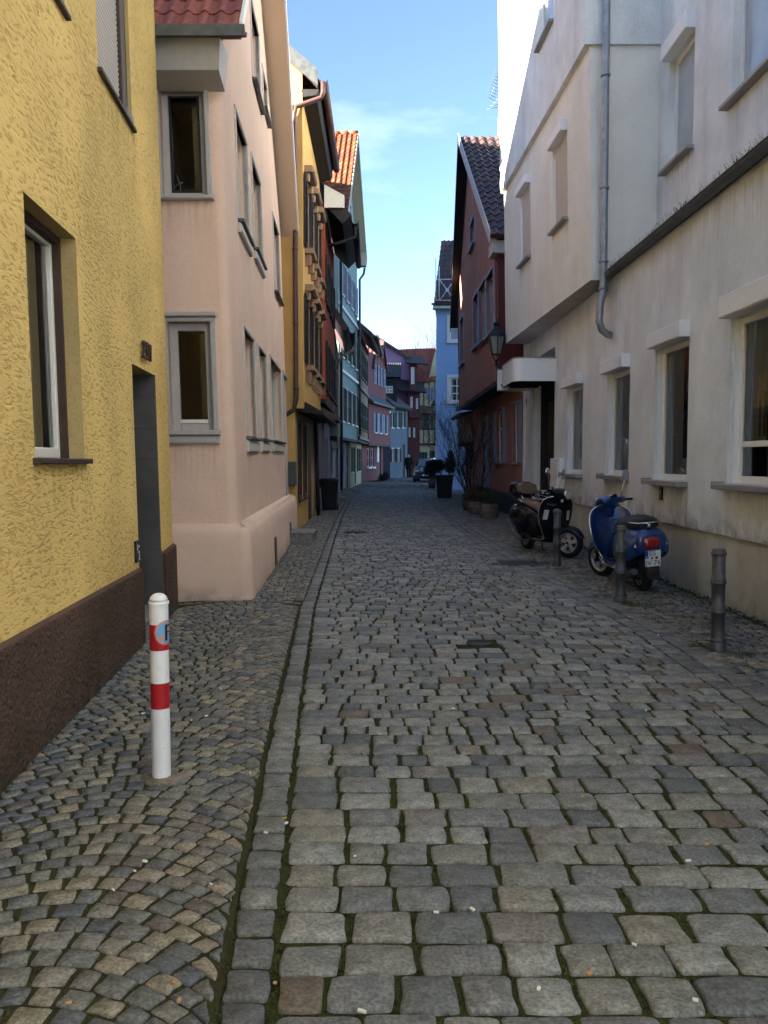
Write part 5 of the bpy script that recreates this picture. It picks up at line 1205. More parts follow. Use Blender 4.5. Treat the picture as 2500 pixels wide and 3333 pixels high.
for r in q_w+q_s: window(dh2, fq, r, .10, 'bluegrey_paint', .06, 1, (), 'glass_pale' if r in q_w else 'glass_far', surround=('bluegrey_paint', .09, .03), sill=('bluegrey_paint', .10, .08, .10))
for r in (gw1, gw2): window(dh2, fq, r, .08, 'cream_paint', .06, 2, (.65,), 'glass_far', w=.55, surround=('bluegrey_paint', .06, .02), shutters=('bluegrey_paint', .62, 'panel', (-1, 1) if r is gw1 else (1,)), sill=('bluegrey_paint', .06, .06, .05))
mb = MB(); mb.bbox(fq, gdoor[0], gdoor[1], .60, .66, gdoor[2], gdoor[3], .01); gd_ = mb.build('door', 'bluegrey_paint', dh2)
mb = MB(); mb.fbox(fq, gdoor[1]-.2, gdoor[1]-.1, .55, .60, 1.6, 1.63); mb.build('handle', 'chrome', gd_)
mb = MB(); mb.bbox(fq, .0, fq.L, .50, .60, -.05, .66, .02); mb.build('plinth', 'dark_plinth', dh2)
mb = MB(); q = fq.pt; mb.fbox(fq, fq.L-.55, fq.L-.35, -.012, .02, zj, EQ-.2); mb.build('corner_band', 'plum', dh2)
mb = MB(); mb.fbox(fq, fq.L-.18, fq.L+.012, -.012, .6, zj-.004, EQ); mb.build('corner_band', 'plum', dh2)
mb = MB(); mb.fbox(fq, 0, .2, -.012, .02, zj, EQ); mb.build('corner_band', 'plum', dh2)
nl, nr_, rl, rr_ = Vector((2.66, 21.15, 7.25)), Vector((4.2, 21.15, 7.25)), Vector((2.45, 27.9, 12.2)), Vector((4.3, 27.9, 12.2))
tiled(dh2, [nl, nr_, rl, rr_], 7, 19, 'tile_brown', thick=.16, wave=.2)
fe = Vector((2.70, 34.0, 7.15))
mb = MB(); slab(mb, [nr_, (9, 21.15, 7.25), (9, 27.9, 12.2), rr_], .12); slab(mb, [fe, (9, 34.0, 7.15), (9, 27.9, 12.2), rl], .12); mb.build('roof', 'tile_brown', dh2)
mb = MB(); d_ = Vector((-.03, 0, 0))
mb.prism([fe+Vector((0, 0, -.34)), fe+Vector((0, 0, .04)), rl+Vector((0, 0, .04)), rl+Vector((0, 0, -.36))], d_); slab(mb, [fe+Vector((0, 0, -.16)), (3.1, 34.0, 6.99), (3.0, 27.9, 12.04), rl+Vector((0, 0, -.16))], .04); mb.build('far_verge', 'black_wood', dh2)
mb = MB(); mb.prism([nl+Vector((0, 0, -.2)), nl+Vector((0, 0, .13)), rl+Vector((0, 0, .13)), rl+Vector((0, 0, -.2))], d_); mb.build('near_verge', 'grey_paint', dh2)
mb = MB(); mb.box(2.72, 21.18, 6.82, 3.6, 21.9, 7.12); mb.build('eave_box', 'grey_paint', dh2)
gutter(dh2, (2.66, 21.05, 7.22), (4.2, 21.05, 7.22), .085, 'black_wood')
mb = MB(); mb.box(3.78, 27.6, 11.7, 4.3, 28.2, 12.95); mb.build('chimney', 'white_wall', dh2)
at_ = thing('roof_antenna', 'thin metal aerial with many short rods above the red brown roof', 'aerial', (3.74, 27.7, 12.3))
mb = MB(); mb.tube([(3.74, 27.7, 12.3), (3.74, 27.7, 14.3)], .02, 5); mb.build('mast', 'dark_zinc', at_)
mb = MB(); mb.tube([(3.45, 27.7, 13.35), (3.75, 27.7, 14.2)], .012, 4); mb.build('boom', 'dark_zinc', at_)
mb = MB()
for k in range(10):
    p = Vector((3.45, 27.7, 13.35))+Vector((.3, 0, .85))*(k/9); mb.tube([p+Vector((-.16, -.1, .03)), p+Vector((.16, .1, -.03))], .008, 4)
for k in range(5):
    p = Vector((3.55, 27.7, 13.0))+Vector((.1, 0, .1))*k; mb.tube([p+Vector((-.2, 0, .0)), p+Vector((.12, .0, .06))], .012, 4)
mb.build('rods', 'dark_zinc', at_)

# ---- cream modern building with overhanging upper floors
fw = Frame((3.57, 21.25), (3.74, -4.0))
fj = Frame((3.08, 20.6), (3.38, 13.4), (-.02, 0))
fu = Frame((4.32, 13.4), (4.36, -4.0))
fk = Frame((3.38, 13.4), (4.70, 13.4), (-.02, 0))
wb = thing('cream_building', 'weathered cream building with overhanging upper floors and white shutter boxes', 'building', (4.5, 10, 0))
def rw_(fr, xf, xn, yt, yb, xt=None):
    xt = xn if xt is None else xt; _, vt = fr.px(xt, yt); _, vb_ = fr.px(xt, yb); return (fr.px(xf, (yt+yb)/2)[0], fr.px(xn, (yt+yb)/2)[0], vb_, vt)
W1 = rw_(fw, 2373, 2640, 1040, 1572, 2373); W2 = rw_(fw, 2130, 2239, 1139, 1559, 2130); W3 = rw_(fw, 1974, 2048, 1193, 1548); W4 = rw_(fw, 1844, 1896, 1247, 1543)
ent = (fw.px(1738, 1400)[0], fw.px(1804, 1400)[0], -.05, 4.0, 1.25)
LZ = 4.52
mb = MB(); wall_mesh(mb, fw, 0, fw.L, .80, LZ, [W1+(.12,), W2+(.12,), W3+(.12,), W4+(.12,), (ent[0], ent[1], .7, ent[3], 1.25)], rm=1); shell(mb, fw, 0, fw.L, .0, LZ, 7, lid=False); mb.build('wall', ['white_wall', 'white_wall'], wb)
mb = MB(); wall_mesh(mb, fw, 0, fw.L, -.1, .803, [(ent[0], ent[1], -.2, .9, 1.2)], .1, None, .045); mb.quad(fw.pt(0, 0, .8), fw.pt(fw.L, 0, .8), fw.pt(fw.L, .06, .8), fw.pt(0, .06, .8)); mb.build('plinth', 'white_plinth', wb)
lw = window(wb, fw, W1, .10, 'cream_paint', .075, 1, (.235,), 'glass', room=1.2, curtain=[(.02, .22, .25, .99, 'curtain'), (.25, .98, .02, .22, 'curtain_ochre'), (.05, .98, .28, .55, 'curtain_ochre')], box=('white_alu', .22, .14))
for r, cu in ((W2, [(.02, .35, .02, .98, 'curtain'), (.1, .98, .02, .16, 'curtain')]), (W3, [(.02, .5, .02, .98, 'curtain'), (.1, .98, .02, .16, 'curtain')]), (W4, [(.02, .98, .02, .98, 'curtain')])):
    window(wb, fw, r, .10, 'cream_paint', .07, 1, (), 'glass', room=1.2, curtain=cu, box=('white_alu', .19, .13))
for r in (W1, W2, W3, W4):
    mb = MB(); mb.bbox(fw, r[0]-.09, r[1]+.05, -.14, .12, r[2]-.07, r[2]-.012, .006); mb.bbox(fw, r[0]-.09, r[0]-.07, -.14, .0, r[2]-.012, r[2]+.012, .004); mb.build('sill', 'alu', wb)
    mb = MB(); mb.fbox(fw, r[0]+.004, r[0]+.03, .035, .11, r[2], r[3]); mb.build('shutter_guide', 'white_alu', wb)
for r in (W1, W2, W3, W4): film(wb, fw, r[0]-.08, r[1]+.05, r[2]-.68, r[2]-.075, 'drip')
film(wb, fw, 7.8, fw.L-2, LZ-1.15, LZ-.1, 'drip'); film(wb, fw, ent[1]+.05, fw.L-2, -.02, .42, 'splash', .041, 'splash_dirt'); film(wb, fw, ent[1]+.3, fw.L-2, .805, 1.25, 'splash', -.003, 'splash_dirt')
# entrance: back wall, door, column
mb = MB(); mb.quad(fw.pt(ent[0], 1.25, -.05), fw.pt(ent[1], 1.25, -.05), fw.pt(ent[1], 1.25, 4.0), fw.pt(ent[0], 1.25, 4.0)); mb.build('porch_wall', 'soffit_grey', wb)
mb = MB(); mb.bbox(fw, ent[0]+.9, ent[1]-.9, 1.15, 1.24, .1, 2.5, .01); ed = mb.build('door', 'door_brown', wb)
mb = MB(); mb.bbox(fw, ent[0]+.75, ent[0]+.9, 1.1, 1.24, .1, 2.65, .01); mb.bbox(fw, ent[1]-.9, ent[1]-.75, 1.1, 1.24, .1, 2.65, .01); mb.bbox(fw, ent[0]+.9, ent[1]-.9, 1.1, 1.24, 2.5, 2.65, .01); mb.build('door_frame', 'door_green', ed)
mb = MB(); mb.fbox(fw, ent[0]+.004, ent[0]+.03, .16, 1.24, .02, 3.98); mb.build('porch_shade_panel', 'black_wood', wb)  # black sheet puts the shade under the canopy into the porch side
mb = MB(); mb.fbox(fw, ent[0]+.03, ent[0]+.06, .34, .62, .05, 3.0); mb.fbox(fw, ent[0]+.03, ent[0]+.05, .66, .9, .05, 2.8); mb.build('porch_door', 'door_brown', wb)
mb = MB(); cc = fw.pt(.22, .10, 0)
mb.lathe([(.16, -.05), (.16, 4.5)], 20, Matrix.Translation((cc.x, cc.y, 0))); co = mb.build('column', 'white_wall', wb)
nu_ = cc+Vector((-.06, -.155, 0)); zN = wp(1722, 1308, nu_.y).z
lettering('16', .19, basis(Vector((nu_.x, nu_.y-.004, zN)), (1, .12, 0), (0, 0, 1)), 'ink', wb, .006, 0, 'house_number')
# canopy over the entrance
cy0, cy1, cxl, cxr = 17.45, 20.1, 2.70, 3.62; cz0, cz1 = wp(1735, 1240, 17.45).z, wp(1735, 1166, 17.45).z
outl = [(cxr, cy0)]
for k in range(9):
    t = math.pi/2*k/8; outl.append((cxl+.22-.22*math.sin(t), cy0+.22-.22*math.cos(t)))
outl += [(cxl, cy1-1.05), (cxl+.16, cy1-1.0), (cxl+.16, cy1-.35)]
for k in range(7):
    t = math.pi/2*k/6; outl.append((cxl+.02-.02*math.cos(t), cy1-.35+.3*math.sin(t)))
outl += [(cxr, cy1)]
mb = MB(); rings = [[Vector((x, y, cz0)) for x, y in outl], [Vector((x, y, cz1)) for x, y in outl]]
mb.loft(rings, 0, False, True, False); mb.poly([Vector((x, y, cz1-.01)) for x, y in outl]); cn = mb.build('canopy', 'white_alu', wb)
mb = MB(); rings = [[Vector((x-.012, y-.012, cz1)) for x, y in outl], [Vector((x-.012, y-.012, cz1+.025)) for x, y in outl], [Vector((x+.03, y+.03, cz1+.025)) for x, y in outl]]; mb.loft(rings, 0, False, False, False); mb.build('canopy_edge', 'alu', cn)
mb = MB(); mb.box(cxl+.06, cy0+.08, cz0+.10, cxr-.01, cy1-.05, cz0+.13)
for k in range(5): mb.box(cxl+.1, cy0+.25+.45*k, cz0+.04, cxr-.01, cy0+.31+.45*k, cz0+.10)
mb.build('canopy_lining', 'black_wood', cn)
# overhang: second floor, third floor, soffit, return wall
JZ = 4.47; bz = (fj.px(1640, 612)[1]+fj.px(1900, 212)[1])/2
J1 = rw_(fj, 1800, 1847, 420, 705); J2 = rw_(fj, 1693, 1727, 590, 830)
K2 = rw_(fj, 1664, 1681, 190, 325); k1u = fj.px(1771, 100)[0], fj.px(1817, 60)[0]; k1v = fj.px(1817, 62)[1]; K1 = (k1u[0], k1u[1], k1v, k1v+1.5)
TOPZ = 13.2
mb = MB(); wall_mesh(mb, fj, 0, fj.L, JZ, bz, [J1, J2], .09); wall_mesh(mb, fk, 0, fk.L, JZ, bz); fillet(mb, (fj.pt(fj.L, 0, 0).x, fj.pt(fj.L, 0, 0).y), .02, (0, 1), (1, 0), JZ, bz, (-.02, 0)); mb.quad(fj.pt(0, 0, JZ), fj.pt(0, 3, JZ), fj.pt(0, 3, bz), fj.pt(0, 0, bz)); mb.build('overhang_wall', 'white_jetty', wb)
mb = MB(); wall_mesh(mb, fj, -.02, fj.L+.05, bz, TOPZ, [K1, K2], .09, None, -.09); fk3 = Frame((3.29, 13.34), (4.75, 13.34), (-.02, 0)); wall_mesh(mb, fk3, 0, fk3.L, bz, TOPZ)
mb.poly([fj.pt(-.02, -.09, bz), fj.pt(fj.L+.06, -.09, bz), fk3.pt(fk3.L, 0, bz), fk3.pt(fk3.L, .1, bz), fj.pt(-.02, 1.2, bz)]); mb.quad(fj.pt(-.02, -.09, bz), fj.pt(-.02, 4, bz), fj.pt(-.02, 4, TOPZ), fj.pt(-.02, -.09, TOPZ)); mb.build('third_floor_wall', 'white_wall', wb)
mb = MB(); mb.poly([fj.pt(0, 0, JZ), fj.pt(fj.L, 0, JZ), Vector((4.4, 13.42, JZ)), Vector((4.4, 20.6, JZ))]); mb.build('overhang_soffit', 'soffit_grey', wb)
window(wb, fj, J1, .03, 'white_alu', .03, slats='slat', box=('white_alu', .17, .12)); window(wb, fj, J2, .03, 'white_alu', .03, slats='slat', box=('white_alu', .17, .12))
window(wb, fj, K2, .05, 'cream_paint', .06, 1, (), 'glass_pale', w=-.09, box=('cream_paint', .15, .10)); window(wb, fj, K1, .05, 'white_paint', .07, 1, (), 'glass_pale', w=-.09)
for r, w_ in ((J1, 0), (J2, 0), (K1, -.09), (K2, -.09)):
    mb = MB(); mb.bbox(fj, r[0]-.08, r[1]+.03, w_-.10, w_+.05, r[2]-.05, r[2]-.005, .006); mb.build('sill', 'alu', wb)
for r, w_ in ((J1, 0), (J2, 0), (K1, -.09)): film(wb, fj, r[0]-.08, r[1]+.03, r[2]-.9, r[2]-.055, 'drip', w_-.003)
# set-back upper wall, ledge with gutter and spikes
U2 = rw_(fu, 2178, 2259, 92, 466); ua_, va_ = fu.px(2380, 335); U1 = (ua_, ua_+1.3, va_, va_+2.1)
mb = MB(); wall_mesh(mb, fu, 0, fu.L, LZ, TOPZ, [U1, U2], .12); shell(mb, fu, 0, fu.L, LZ, TOPZ, 6, ends=(False, True)); mb.build('upper_wall', 'white_wall', wb)
window(wb, fu, U2, .09, 'white_paint', .08, 1, (), 'glass_pale', box=('white_alu', .24, .14), curtain=None); window(wb, fu, U1, .09, 'white_paint', .08, 1, (), 'glass_pale')
for r in (U1, U2):
    mb = MB(); mb.bbox(fu, r[0]-.10, r[1]+.04, -.12, .1, r[2]-.06, r[2]-.008, .006); mb.build('sill', 'alu', wb)
for r in (U1, U2): film(wb, fu, r[0]-.1, r[1]+.04, r[2]-.8, r[2]-.065, 'drip')
mb = MB(); mb.hexa([fw.pt(7.6, -.02, LZ-.02), fw.pt(fw.L, -.02, LZ-.02), Vector((4.4, -4, LZ-.02)), Vector((4.4, 13.4, LZ-.02)), fw.pt(7.6, -.02, LZ+.03), fw.pt(fw.L, -.02, LZ+.03), Vector((4.4, -4, LZ+.16)), Vector((4.4, 13.4, LZ+.16))]); mb.build('ledge', 'dark_zinc', wb)
ga_, gb_ = fw.pt(7.55, -.10, LZ+.02), fw.pt(fw.L-.2, -.10, LZ+.02)
gutter(wb, ga_, gb_, .075, 'dark_zinc')
mb = MB(); rnd = random.Random(5); N = 300
for k in range(N):
    p = ga_+(gb_-ga_)*(.01+.62*k/N); mb.tube([p+Vector((.03, 0, .02)), p+Vector((rnd.uniform(-.05, .06), rnd.uniform(-.03, .03), rnd.uniform(.10, .15)))], .003, 3, cap=False, smooth=False)
mb.build('bird_spikes', 'zinc', wb)
mb = MB()
for k in range(40):
    p = ga_+(gb_-ga_)*rnd.choice((.05, .16, .22, .31))+(gb_-ga_)*rnd.uniform(-.02, .02)
    mb.tube([p+Vector((0, 0, .0)), p+Vector((rnd.uniform(-.05, .05), rnd.uniform(-.05, .05), rnd.uniform(.03, .08)))], .008, 3)
tag(stuff(mb.build('gutter_moss', 'leaf_mid')), 'small clumps of moss growing in the gutter', 'moss')
pX = (1953-1250)/F_PX*13.22
pipe(wb, [(pX-.04, 13.22, 13), (pX-.02, 13.22, 9), (pX, 13.22, 4.6), (pX, 13.22, 4.25), (pX-.05, 13.2, 4.05), (pX-.06, 13.2, 3.78), (pX-.02, 13.2, 3.66), (pX+.10, 13.3, 3.60), (3.75, 13.5, 3.60)], .058, 'zinc', rings=[(pX-.015, 13.22, 7.55), (pX-.005, 13.22, 5.85), (pX, 13.22, 4.72), (pX, 13.22, 4.3)], n=12)
pipe(wb, [ga_+Vector((0, -.1, -.05)), ga_+Vector((-.02, .02, -.16)), (pX+.03, 13.22, 4.28)], .045, 'dark_zinc', 'gutter_outlet')
# roof over it all
mb = MB(); slab(mb, [(2.75, 20.9, TOPZ), (2.95, -4.2, TOPZ), (7.5, -4.2, TOPZ+3.6), (7.5, 20.9, TOPZ+3.6)], .2); mb.build('roof', 'tile_brown', wb)
# things fixed to the wall
rbx = rw_(fw, 1806, 1836, 1492, 1618); mb = MB(); mb.bbox(fw, rbx[0], rbx[1], -.10, .0, rbx[2], rbx[3], .008); lb = mb.build('letter_box', 'white_alu', wb)
mb = MB(); mb.bbox(fw, rbx[0]+.12, rbx[1]-.12, -.112, -.10, rbx[2]+.08, rbx[3]-.08, .004); mb.build('letter_box_front', 'cream_paint', lb)
tu, tv = fw.px(2154, 1606); mb = MB(); mb.bbox(fw, tu-.055, tu+.055, -.02, .0, tv-.085, tv+.085, .004); tp = mb.build('hydrant_plate', 'ink', wb)
lettering('T', .085, basis(fw.pt(tu-.0, -.022, tv+.005), fw.u, fw.v), 'white_ink', tp, .001); lettering('1', .05, basis(fw.pt(tu+.005, -.022, tv-.055), fw.u, fw.v), 'white_ink', tp, .001)

# ================================================================== STREET FURNITURE
Z0 = Vector((0, 0, 0))
def gpt(x, y): return Vector((x, y, gz(y)))
# red and white post
p = gpt(-1.126, 4.105)
rp_ = thing('striped_post', 'white steel post with two red bands on the left pavement', 'bollard', p)
r0 = .0465
mb = MB(); mb.lathe([(r0, -.05), (r0, .89)], 28); mb.build('tube', 'white_enamel', rp_, Z0)
mb = MB(); mb.lathe([(r0+.004, .885), (r0+.0045, .897), (r0-.002, .903)]+[(r0*.96*math.cos(t), .903+.036*math.sin(t)) for t in [math.pi/2*k/7 for k in range(8)]], 28); mb.build('cap', 'white_enamel', rp_, Z0)
for za, zb_ in ((.655, .785), (.36, .49)):
    mb = MB(); mb.lathe([(r0+.0008, za), (r0+.0008, zb_)], 28); mb.build('red_band', 'red_film', rp_, Z0)
mb = MB(); rq = random.Random(2); rim_ = [rq.uniform(.085, .125) for _ in range(18)]; ra = [[Vector((k_*rim_[i]*math.cos(2*math.pi*i/18), k_*rim_[i]*math.sin(2*math.pi*i/18), z_)) for i in range(18)] for k_, z_ in ((1.0, -.01), (.96, .005), (.4, .010))]; mb.loft(ra, 0, False); mb.build('base_collar', 'stone_pot', rp_, Z0)
# round no-parking sticker wrapped on the post, turned to the street side
sc_a = R(-28); sc_z = .745
def stk(pts, off, mat, name, parent):
    mb = MB(); mb.poly([Vector(((r0+off)*math.cos(sc_a+x/r0), (r0+off)*math.sin(sc_a+x/r0), sc_z+z)) for x, z in pts]); return mb.build(name, mat, parent, Z0)
def strip(fn, x0, x1, off, mat, name, parent, n=14):
    mb = MB(); rings = []
    for i in range(n+1):
        x = x0+(x1-x0)*i/n; lo, hi = fn(x); rings.append([Vector(((r0+off)*math.cos(sc_a+x/r0), (r0+off)*math.sin(sc_a+x/r0), sc_z+z)) for z in (lo, hi)])
    mb.loft(rings, 0, False, True, False); return mb.build(name, mat, parent, Z0)
RS = .062
def circ(rr): return lambda x: (-math.sqrt(max(0, rr*rr-x*x)), math.sqrt(max(0, rr*rr-x*x)))
st = strip(circ(RS), -RS, RS, .0016, 'sticker_pink', 'sticker', rp_); strip(circ(RS*.82), -RS*.82, RS*.82, .0022, 'sticker_blue', 'sticker_disc', st)
strip(lambda x: (max(-math.sqrt(max(0, RS*RS*.7-x*x)), x-.012), min(math.sqrt(max(0, RS*RS*.7-x*x)), x+.012)), -.042, .042, .0028, 'sticker_pink', 'sticker_slash', st)
strip(lambda x: (-.040, .040), -.010, .004, .0034, 'ink', 'letter_stem', st, 4); strip(lambda x: (-.002, .006), .004, .026, .0034, 'ink', 'letter_bar', st, 4); strip(lambda x: (.030, .040), .004, .026, .0034, 'ink', 'letter_bar', st, 4); strip(lambda x: (.0, .038), .022, .032, .0034, 'ink', 'letter_bar', st, 4)

# grey cast bollards
bprof = [(.074, -.04), (.074, .05), (.070, .062), (.061, .068), (.061, .078), (.066, .083), (.066, .092), (.058, .098), (.0565, .102)]
def ringp(z): return [(.0555, z-.026), (.062, z-.024), (.066, z-.013), (.062, z-.003), (.0585, z), (.062, z+.006), (.061, z+.016), (.055, z+.019)]
bshaft = bprof+ringp(.34)+ringp(.585)+[(.0535, .80)]
btop = [(.0535, .80), (.060, .803), (.066, .812), (.066, .820), (.060, .829), (.056, .832), (.056, .845), (.050, .857), (.035, .863), (.0, .864)]
posts = [((2.817, 6.917), 'fluted grey iron bollard nearest the camera by the cream wall'), ((2.68, 9.309), 'ringed grey iron bollard in front of the blue scooter'), ((2.60, 12.405), 'ringed grey iron bollard in front of the black scooter')]
proto = None
for (x, y), lab in posts:
    lab = lab.replace('fluted', 'ringed')
    if proto is None:
        t = thing('bollard', lab, 'bollard', gpt(x, y), 'grey iron bollards on the right')
        mb = MB(); mb.lathe(bshaft, 24); s1 = mb.build('shaft', 'iron', t, Z0); mb = MB(); mb.lathe(btop, 24); s2 = mb.build('cap', 'iron', t, Z0); proto = (t, s1, s2)
    else:
        t = proto[0].copy(); C.objects.link(t); t.location = gpt(x, y); t['label'] = lab
        for s_ in proto[1:]: c = s_.copy(); C.objects.link(c); c.parent = t
    t.rotation_euler = (R(random.uniform(-.6, .6)), R(random.uniform(-.6, .6)), 0)
bp_ = gpt(-1.98, 25.0)
t = thing('bollard', 'thin black post with white reflective rings beside the wheelie bin', 'bollard', bp_)
mb = MB(); mb.tube([(0, 0, -.03), (0, 0, .82)], .04, 12); mb.build('shaft', 'black_plastic', t, Z0)
for z in (.70, .79):
    mb = MB(); mb.lathe([(.0415, z), (.0415, z+.03)], 12); mb.build('reflective_band', 'white_enamel', t, Z0)

# wall lantern
def lantern(loc, wall_to, label, s=1.0):
    t = thing('wall_lantern', label, 'lamp', loc)
    def hexring(r, z): return [Vector((r*s*math.cos(R(60*k+30)), r*s*math.sin(R(60*k+30)), z*s)) for k in range(6)]
    mb = MB(); rings = [hexring(.115, .17), hexring(.195, .56), hexring(.215, .60)]
    mb.loft(rings, 0, False, False); mb.build('glass', 'lamp_glass', t, Z0)
    mb = MB()
    for k in range(6): mb.tube([hexring(.118, .17)[k], hexring(.198, .56)[k], hexring(.218, .61)[k]], .013*s, 5)
    for r, z in ((.118, .17), (.218, .61)): mb.tube(hexring(r, z)+[hexring(r, z)[0]], .014*s, 5)
    mb.build('cage', 'castiron', t, Z0)
    mb = MB(); mb.lathe([(a*s, b*s) for a, b in [(.225, .60), (.225, .63), (.20, .69), (.15, .74), (.135, .76), (.14, .775), (.07, .80), (.065, .90), (.09, .905), (.09, .92), (.045, .96), (.02, .985), (.03, 1.0), (.02, 1.025), (.012, 1.03), (.015, 1.06), (.0, 1.075)]], 14); mb.build('roof', 'castiron', t, Z0)
    mb = MB()
    for sd in (-1, 1): mb.tube([(0, sd*.02*s, .0), (sd*.03*s, 0, .03*s), (sd*.085*s, 0, .10*s), (sd*.10*s, 0, .17*s)], .016*s, 6)
    mb.lathe([(a*s, b*s) for a, b in [(.0, -.14), (.035, -.10), (.035, .0), (.05, .01), (.05, .035), (.0, .04)]], 10); mb.build('yoke', 'castiron', t, Z0)
    mb = MB(); d = Vector(wall_to)-Vector(loc); mb.tube([(0, 0, -.09*s), d+Vector((0, 0, -.09*s))], .018*s, 6); mb.tube([(0, 0, -.13*s), d*.5+Vector((0, 0, -.28*s)), d+Vector((0, 0, -.45*s))], .014*s, 6); mb.build('bracket', 'castiron', t, Z0)
    return t
ly = 20.6; lz = wp(1616, 1176, ly).z; lx = wp(1616, 1176, ly).x
lantern((lx, ly, lz), (3.66, ly+.35, lz), 'large black hexagonal street lantern on a bracket above the white canopy')
l2 = wp(1411, 1345, 40.3); lantern(l2, (l2.x+.25, 41.0, l2.z), 'smaller hexagonal street lantern at the corner of the light blue house', .62)

# wheelie bin
b0 = gpt(-1.68, 25.6)
bn = thing('wheelie_bin', 'black plastic wheelie bin on the left pavement', 'bin', b0, rot=(0, 0, R(-4)))
def rect_ring(w, d, z, r=.04): 
    out = []
    for cx_, cy_, a in ((w-r, d-r, 0), (-w+r, d-r, 90), (-w+r, -d+r, 180), (w-r, -d+r, 270)):
        for k in range(4): out.append(Vector((cx_+r*math.cos(R(a+30*k)), cy_+r*math.sin(R(a+30*k)), z)))
    return out
mb = MB(); mb.loft([rect_ring(.20, .22, .04), rect_ring(.205, .225, .10), rect_ring(.25, .275, .88), rect_ring(.265, .29, .90), rect_ring(.265, .29, .93)], 0); mb.build('body', 'bin_black', bn, Z0)
mb = MB(); mb.loft([rect_ring(.27, .30, .93), rect_ring(.275, .31, .955), rect_ring(.25, .28, .99), rect_ring(.15, .18, 1.005)], 0); mb.build('lid', 'bin_black', bn, Z0)
mb = MB(); mb.tube([(-.24, .31, .94), (.24, .31, .94)], .02, 8); mb.build('handle', 'bin_black', bn, Z0)
for sx in (-1, 1):
    mb = MB(); Tm = Matrix.Translation((sx*.22, .2, .1)) @ Matrix.Rotation(R(90), 4, 'Y'); mb.lathe([(.0, -.025), (.1, -.025), (.1, .025), (.0, .025)], 14, Tm); mb.build('wheel', 'rubber', bn, Z0)
mb = MB(); Tm = Matrix.Translation((-.24, -.16, .84)) @ Matrix.Rotation(R(90), 4, 'X'); mb.lathe([(.0, -.05), (.12, -.05), (.12, .05), (.0, .05)], 16, Tm); tag_o = mb.build('bag_bulge', 'bin_black', bn, Z0)

# stone step, doorsteps
sp_ = ground(985, 1772)
st_ = thing('stone_step', 'granite doorstep block at the far end of the salmon house', 'step', (sp_.x, sp_.y+.2, 0))
fst = Frame((sp_.x-.33, sp_.y), (sp_.x+.22, sp_.y))
mb = MB(); mb.bbox(fst, .02, fst.L-.02, .02, .85, -.02, .20, .01); mb.build('block', 'granite', st_)
mb = MB(); mb.bbox(fst, 0, fst.L, .0, .87, .201, .25, .008); mb.build('slab', 'granite', st_)
for i, (x, y, w_, d_, h_, lab) in enumerate(((-1.62, 29.5, .5, .5, .42, 'dark stone steps behind the wheelie bin'), (-1.60, 35.0, .5, .7, .20, 'low dark step before the teal house'), (-1.36, 38.8, .45, .5, .16, 'low stone step at the teal house door'))):
    s_ = thing('door_steps', lab, 'step', gpt(x, y)); fs_ = Frame((x-w_/2-.3, y), (x+w_/2, y))
    mb = MB(); z = gz(y); mb.bbox(fs_, 0, fs_.L, 0, d_, z-.02, z+h_*.5, .01); mb.build('step', 'granite', s_)
    mb = MB(); mb.bbox(fs_, 0, fs_.L-.22, .12, d_, z+h_*.5, z+h_, .01); mb.build('step', 'granite', s_)

# covers in the paving
z = gz(gd1.y)
t = thing('drain_grate', 'dark iron drain grate in the left gutter of the road', 'drain', (gd1.x, gd1.y, z))
a0_, a1_, c0, c1 = COVERS[0]
mb = MB(); mb.box(a0_, c0, z-.03, a0_+.04, c1, z+.006); mb.box(a1_-.04, c0, z-.03, a1_, c1, z+.006); mb.box(a0_+.04, c0, z-.03, a1_-.04, c0+.04, z+.006); mb.box(a0_+.04, c1-.04, z-.03, a1_-.04, c1, z+.006); mb.build('frame', 'castiron', t)
for k in range(8):
    x = a0_+.06+k*(a1_-a0_-.12)/7; mb = MB(); mb.box(x-.014, c0+.04, z-.02, x+.014, c1-.04, z+.004); mb.build('bar', 'castiron', t)
a0_, a1_, c0, c1 = COVERS[1]; z = gz(gd2.y)
t = thing('service_cover', 'flat dark metal service cover at the right edge of the road', 'cover', (gd2.x, gd2.y, z))
mb = MB(); mb.box(a0_, c0, z-.03, a1_, c1, z+.003); mb.build('plate', 'castiron', t)
mb = MB(); mb.box(a0_-.02, c0-.02, z-.03, a0_, c1+.02, z+.005); mb.box(a1_, c0-.02, z-.03, a1_+.02, c1+.02, z+.005); mb.box(a0_, c0-.02, z-.03, a1_, c0, z+.005); mb.box(a0_, c1, z-.03, a1_, c1+.02, z+.005); mb.build('rim', 'iron', t)
t = thing('valve_cover', 'small round iron valve cover in the cobbles', 'cover', (gm1.x, gm1.y, gz(gm1.y)))
mb = MB(); mb.lathe([(.115, -.03), (.115, .003), (.10, .004), (.10, .0), (.0, .0)], 24); mb.build('lid', 'castiron', t, Z0)

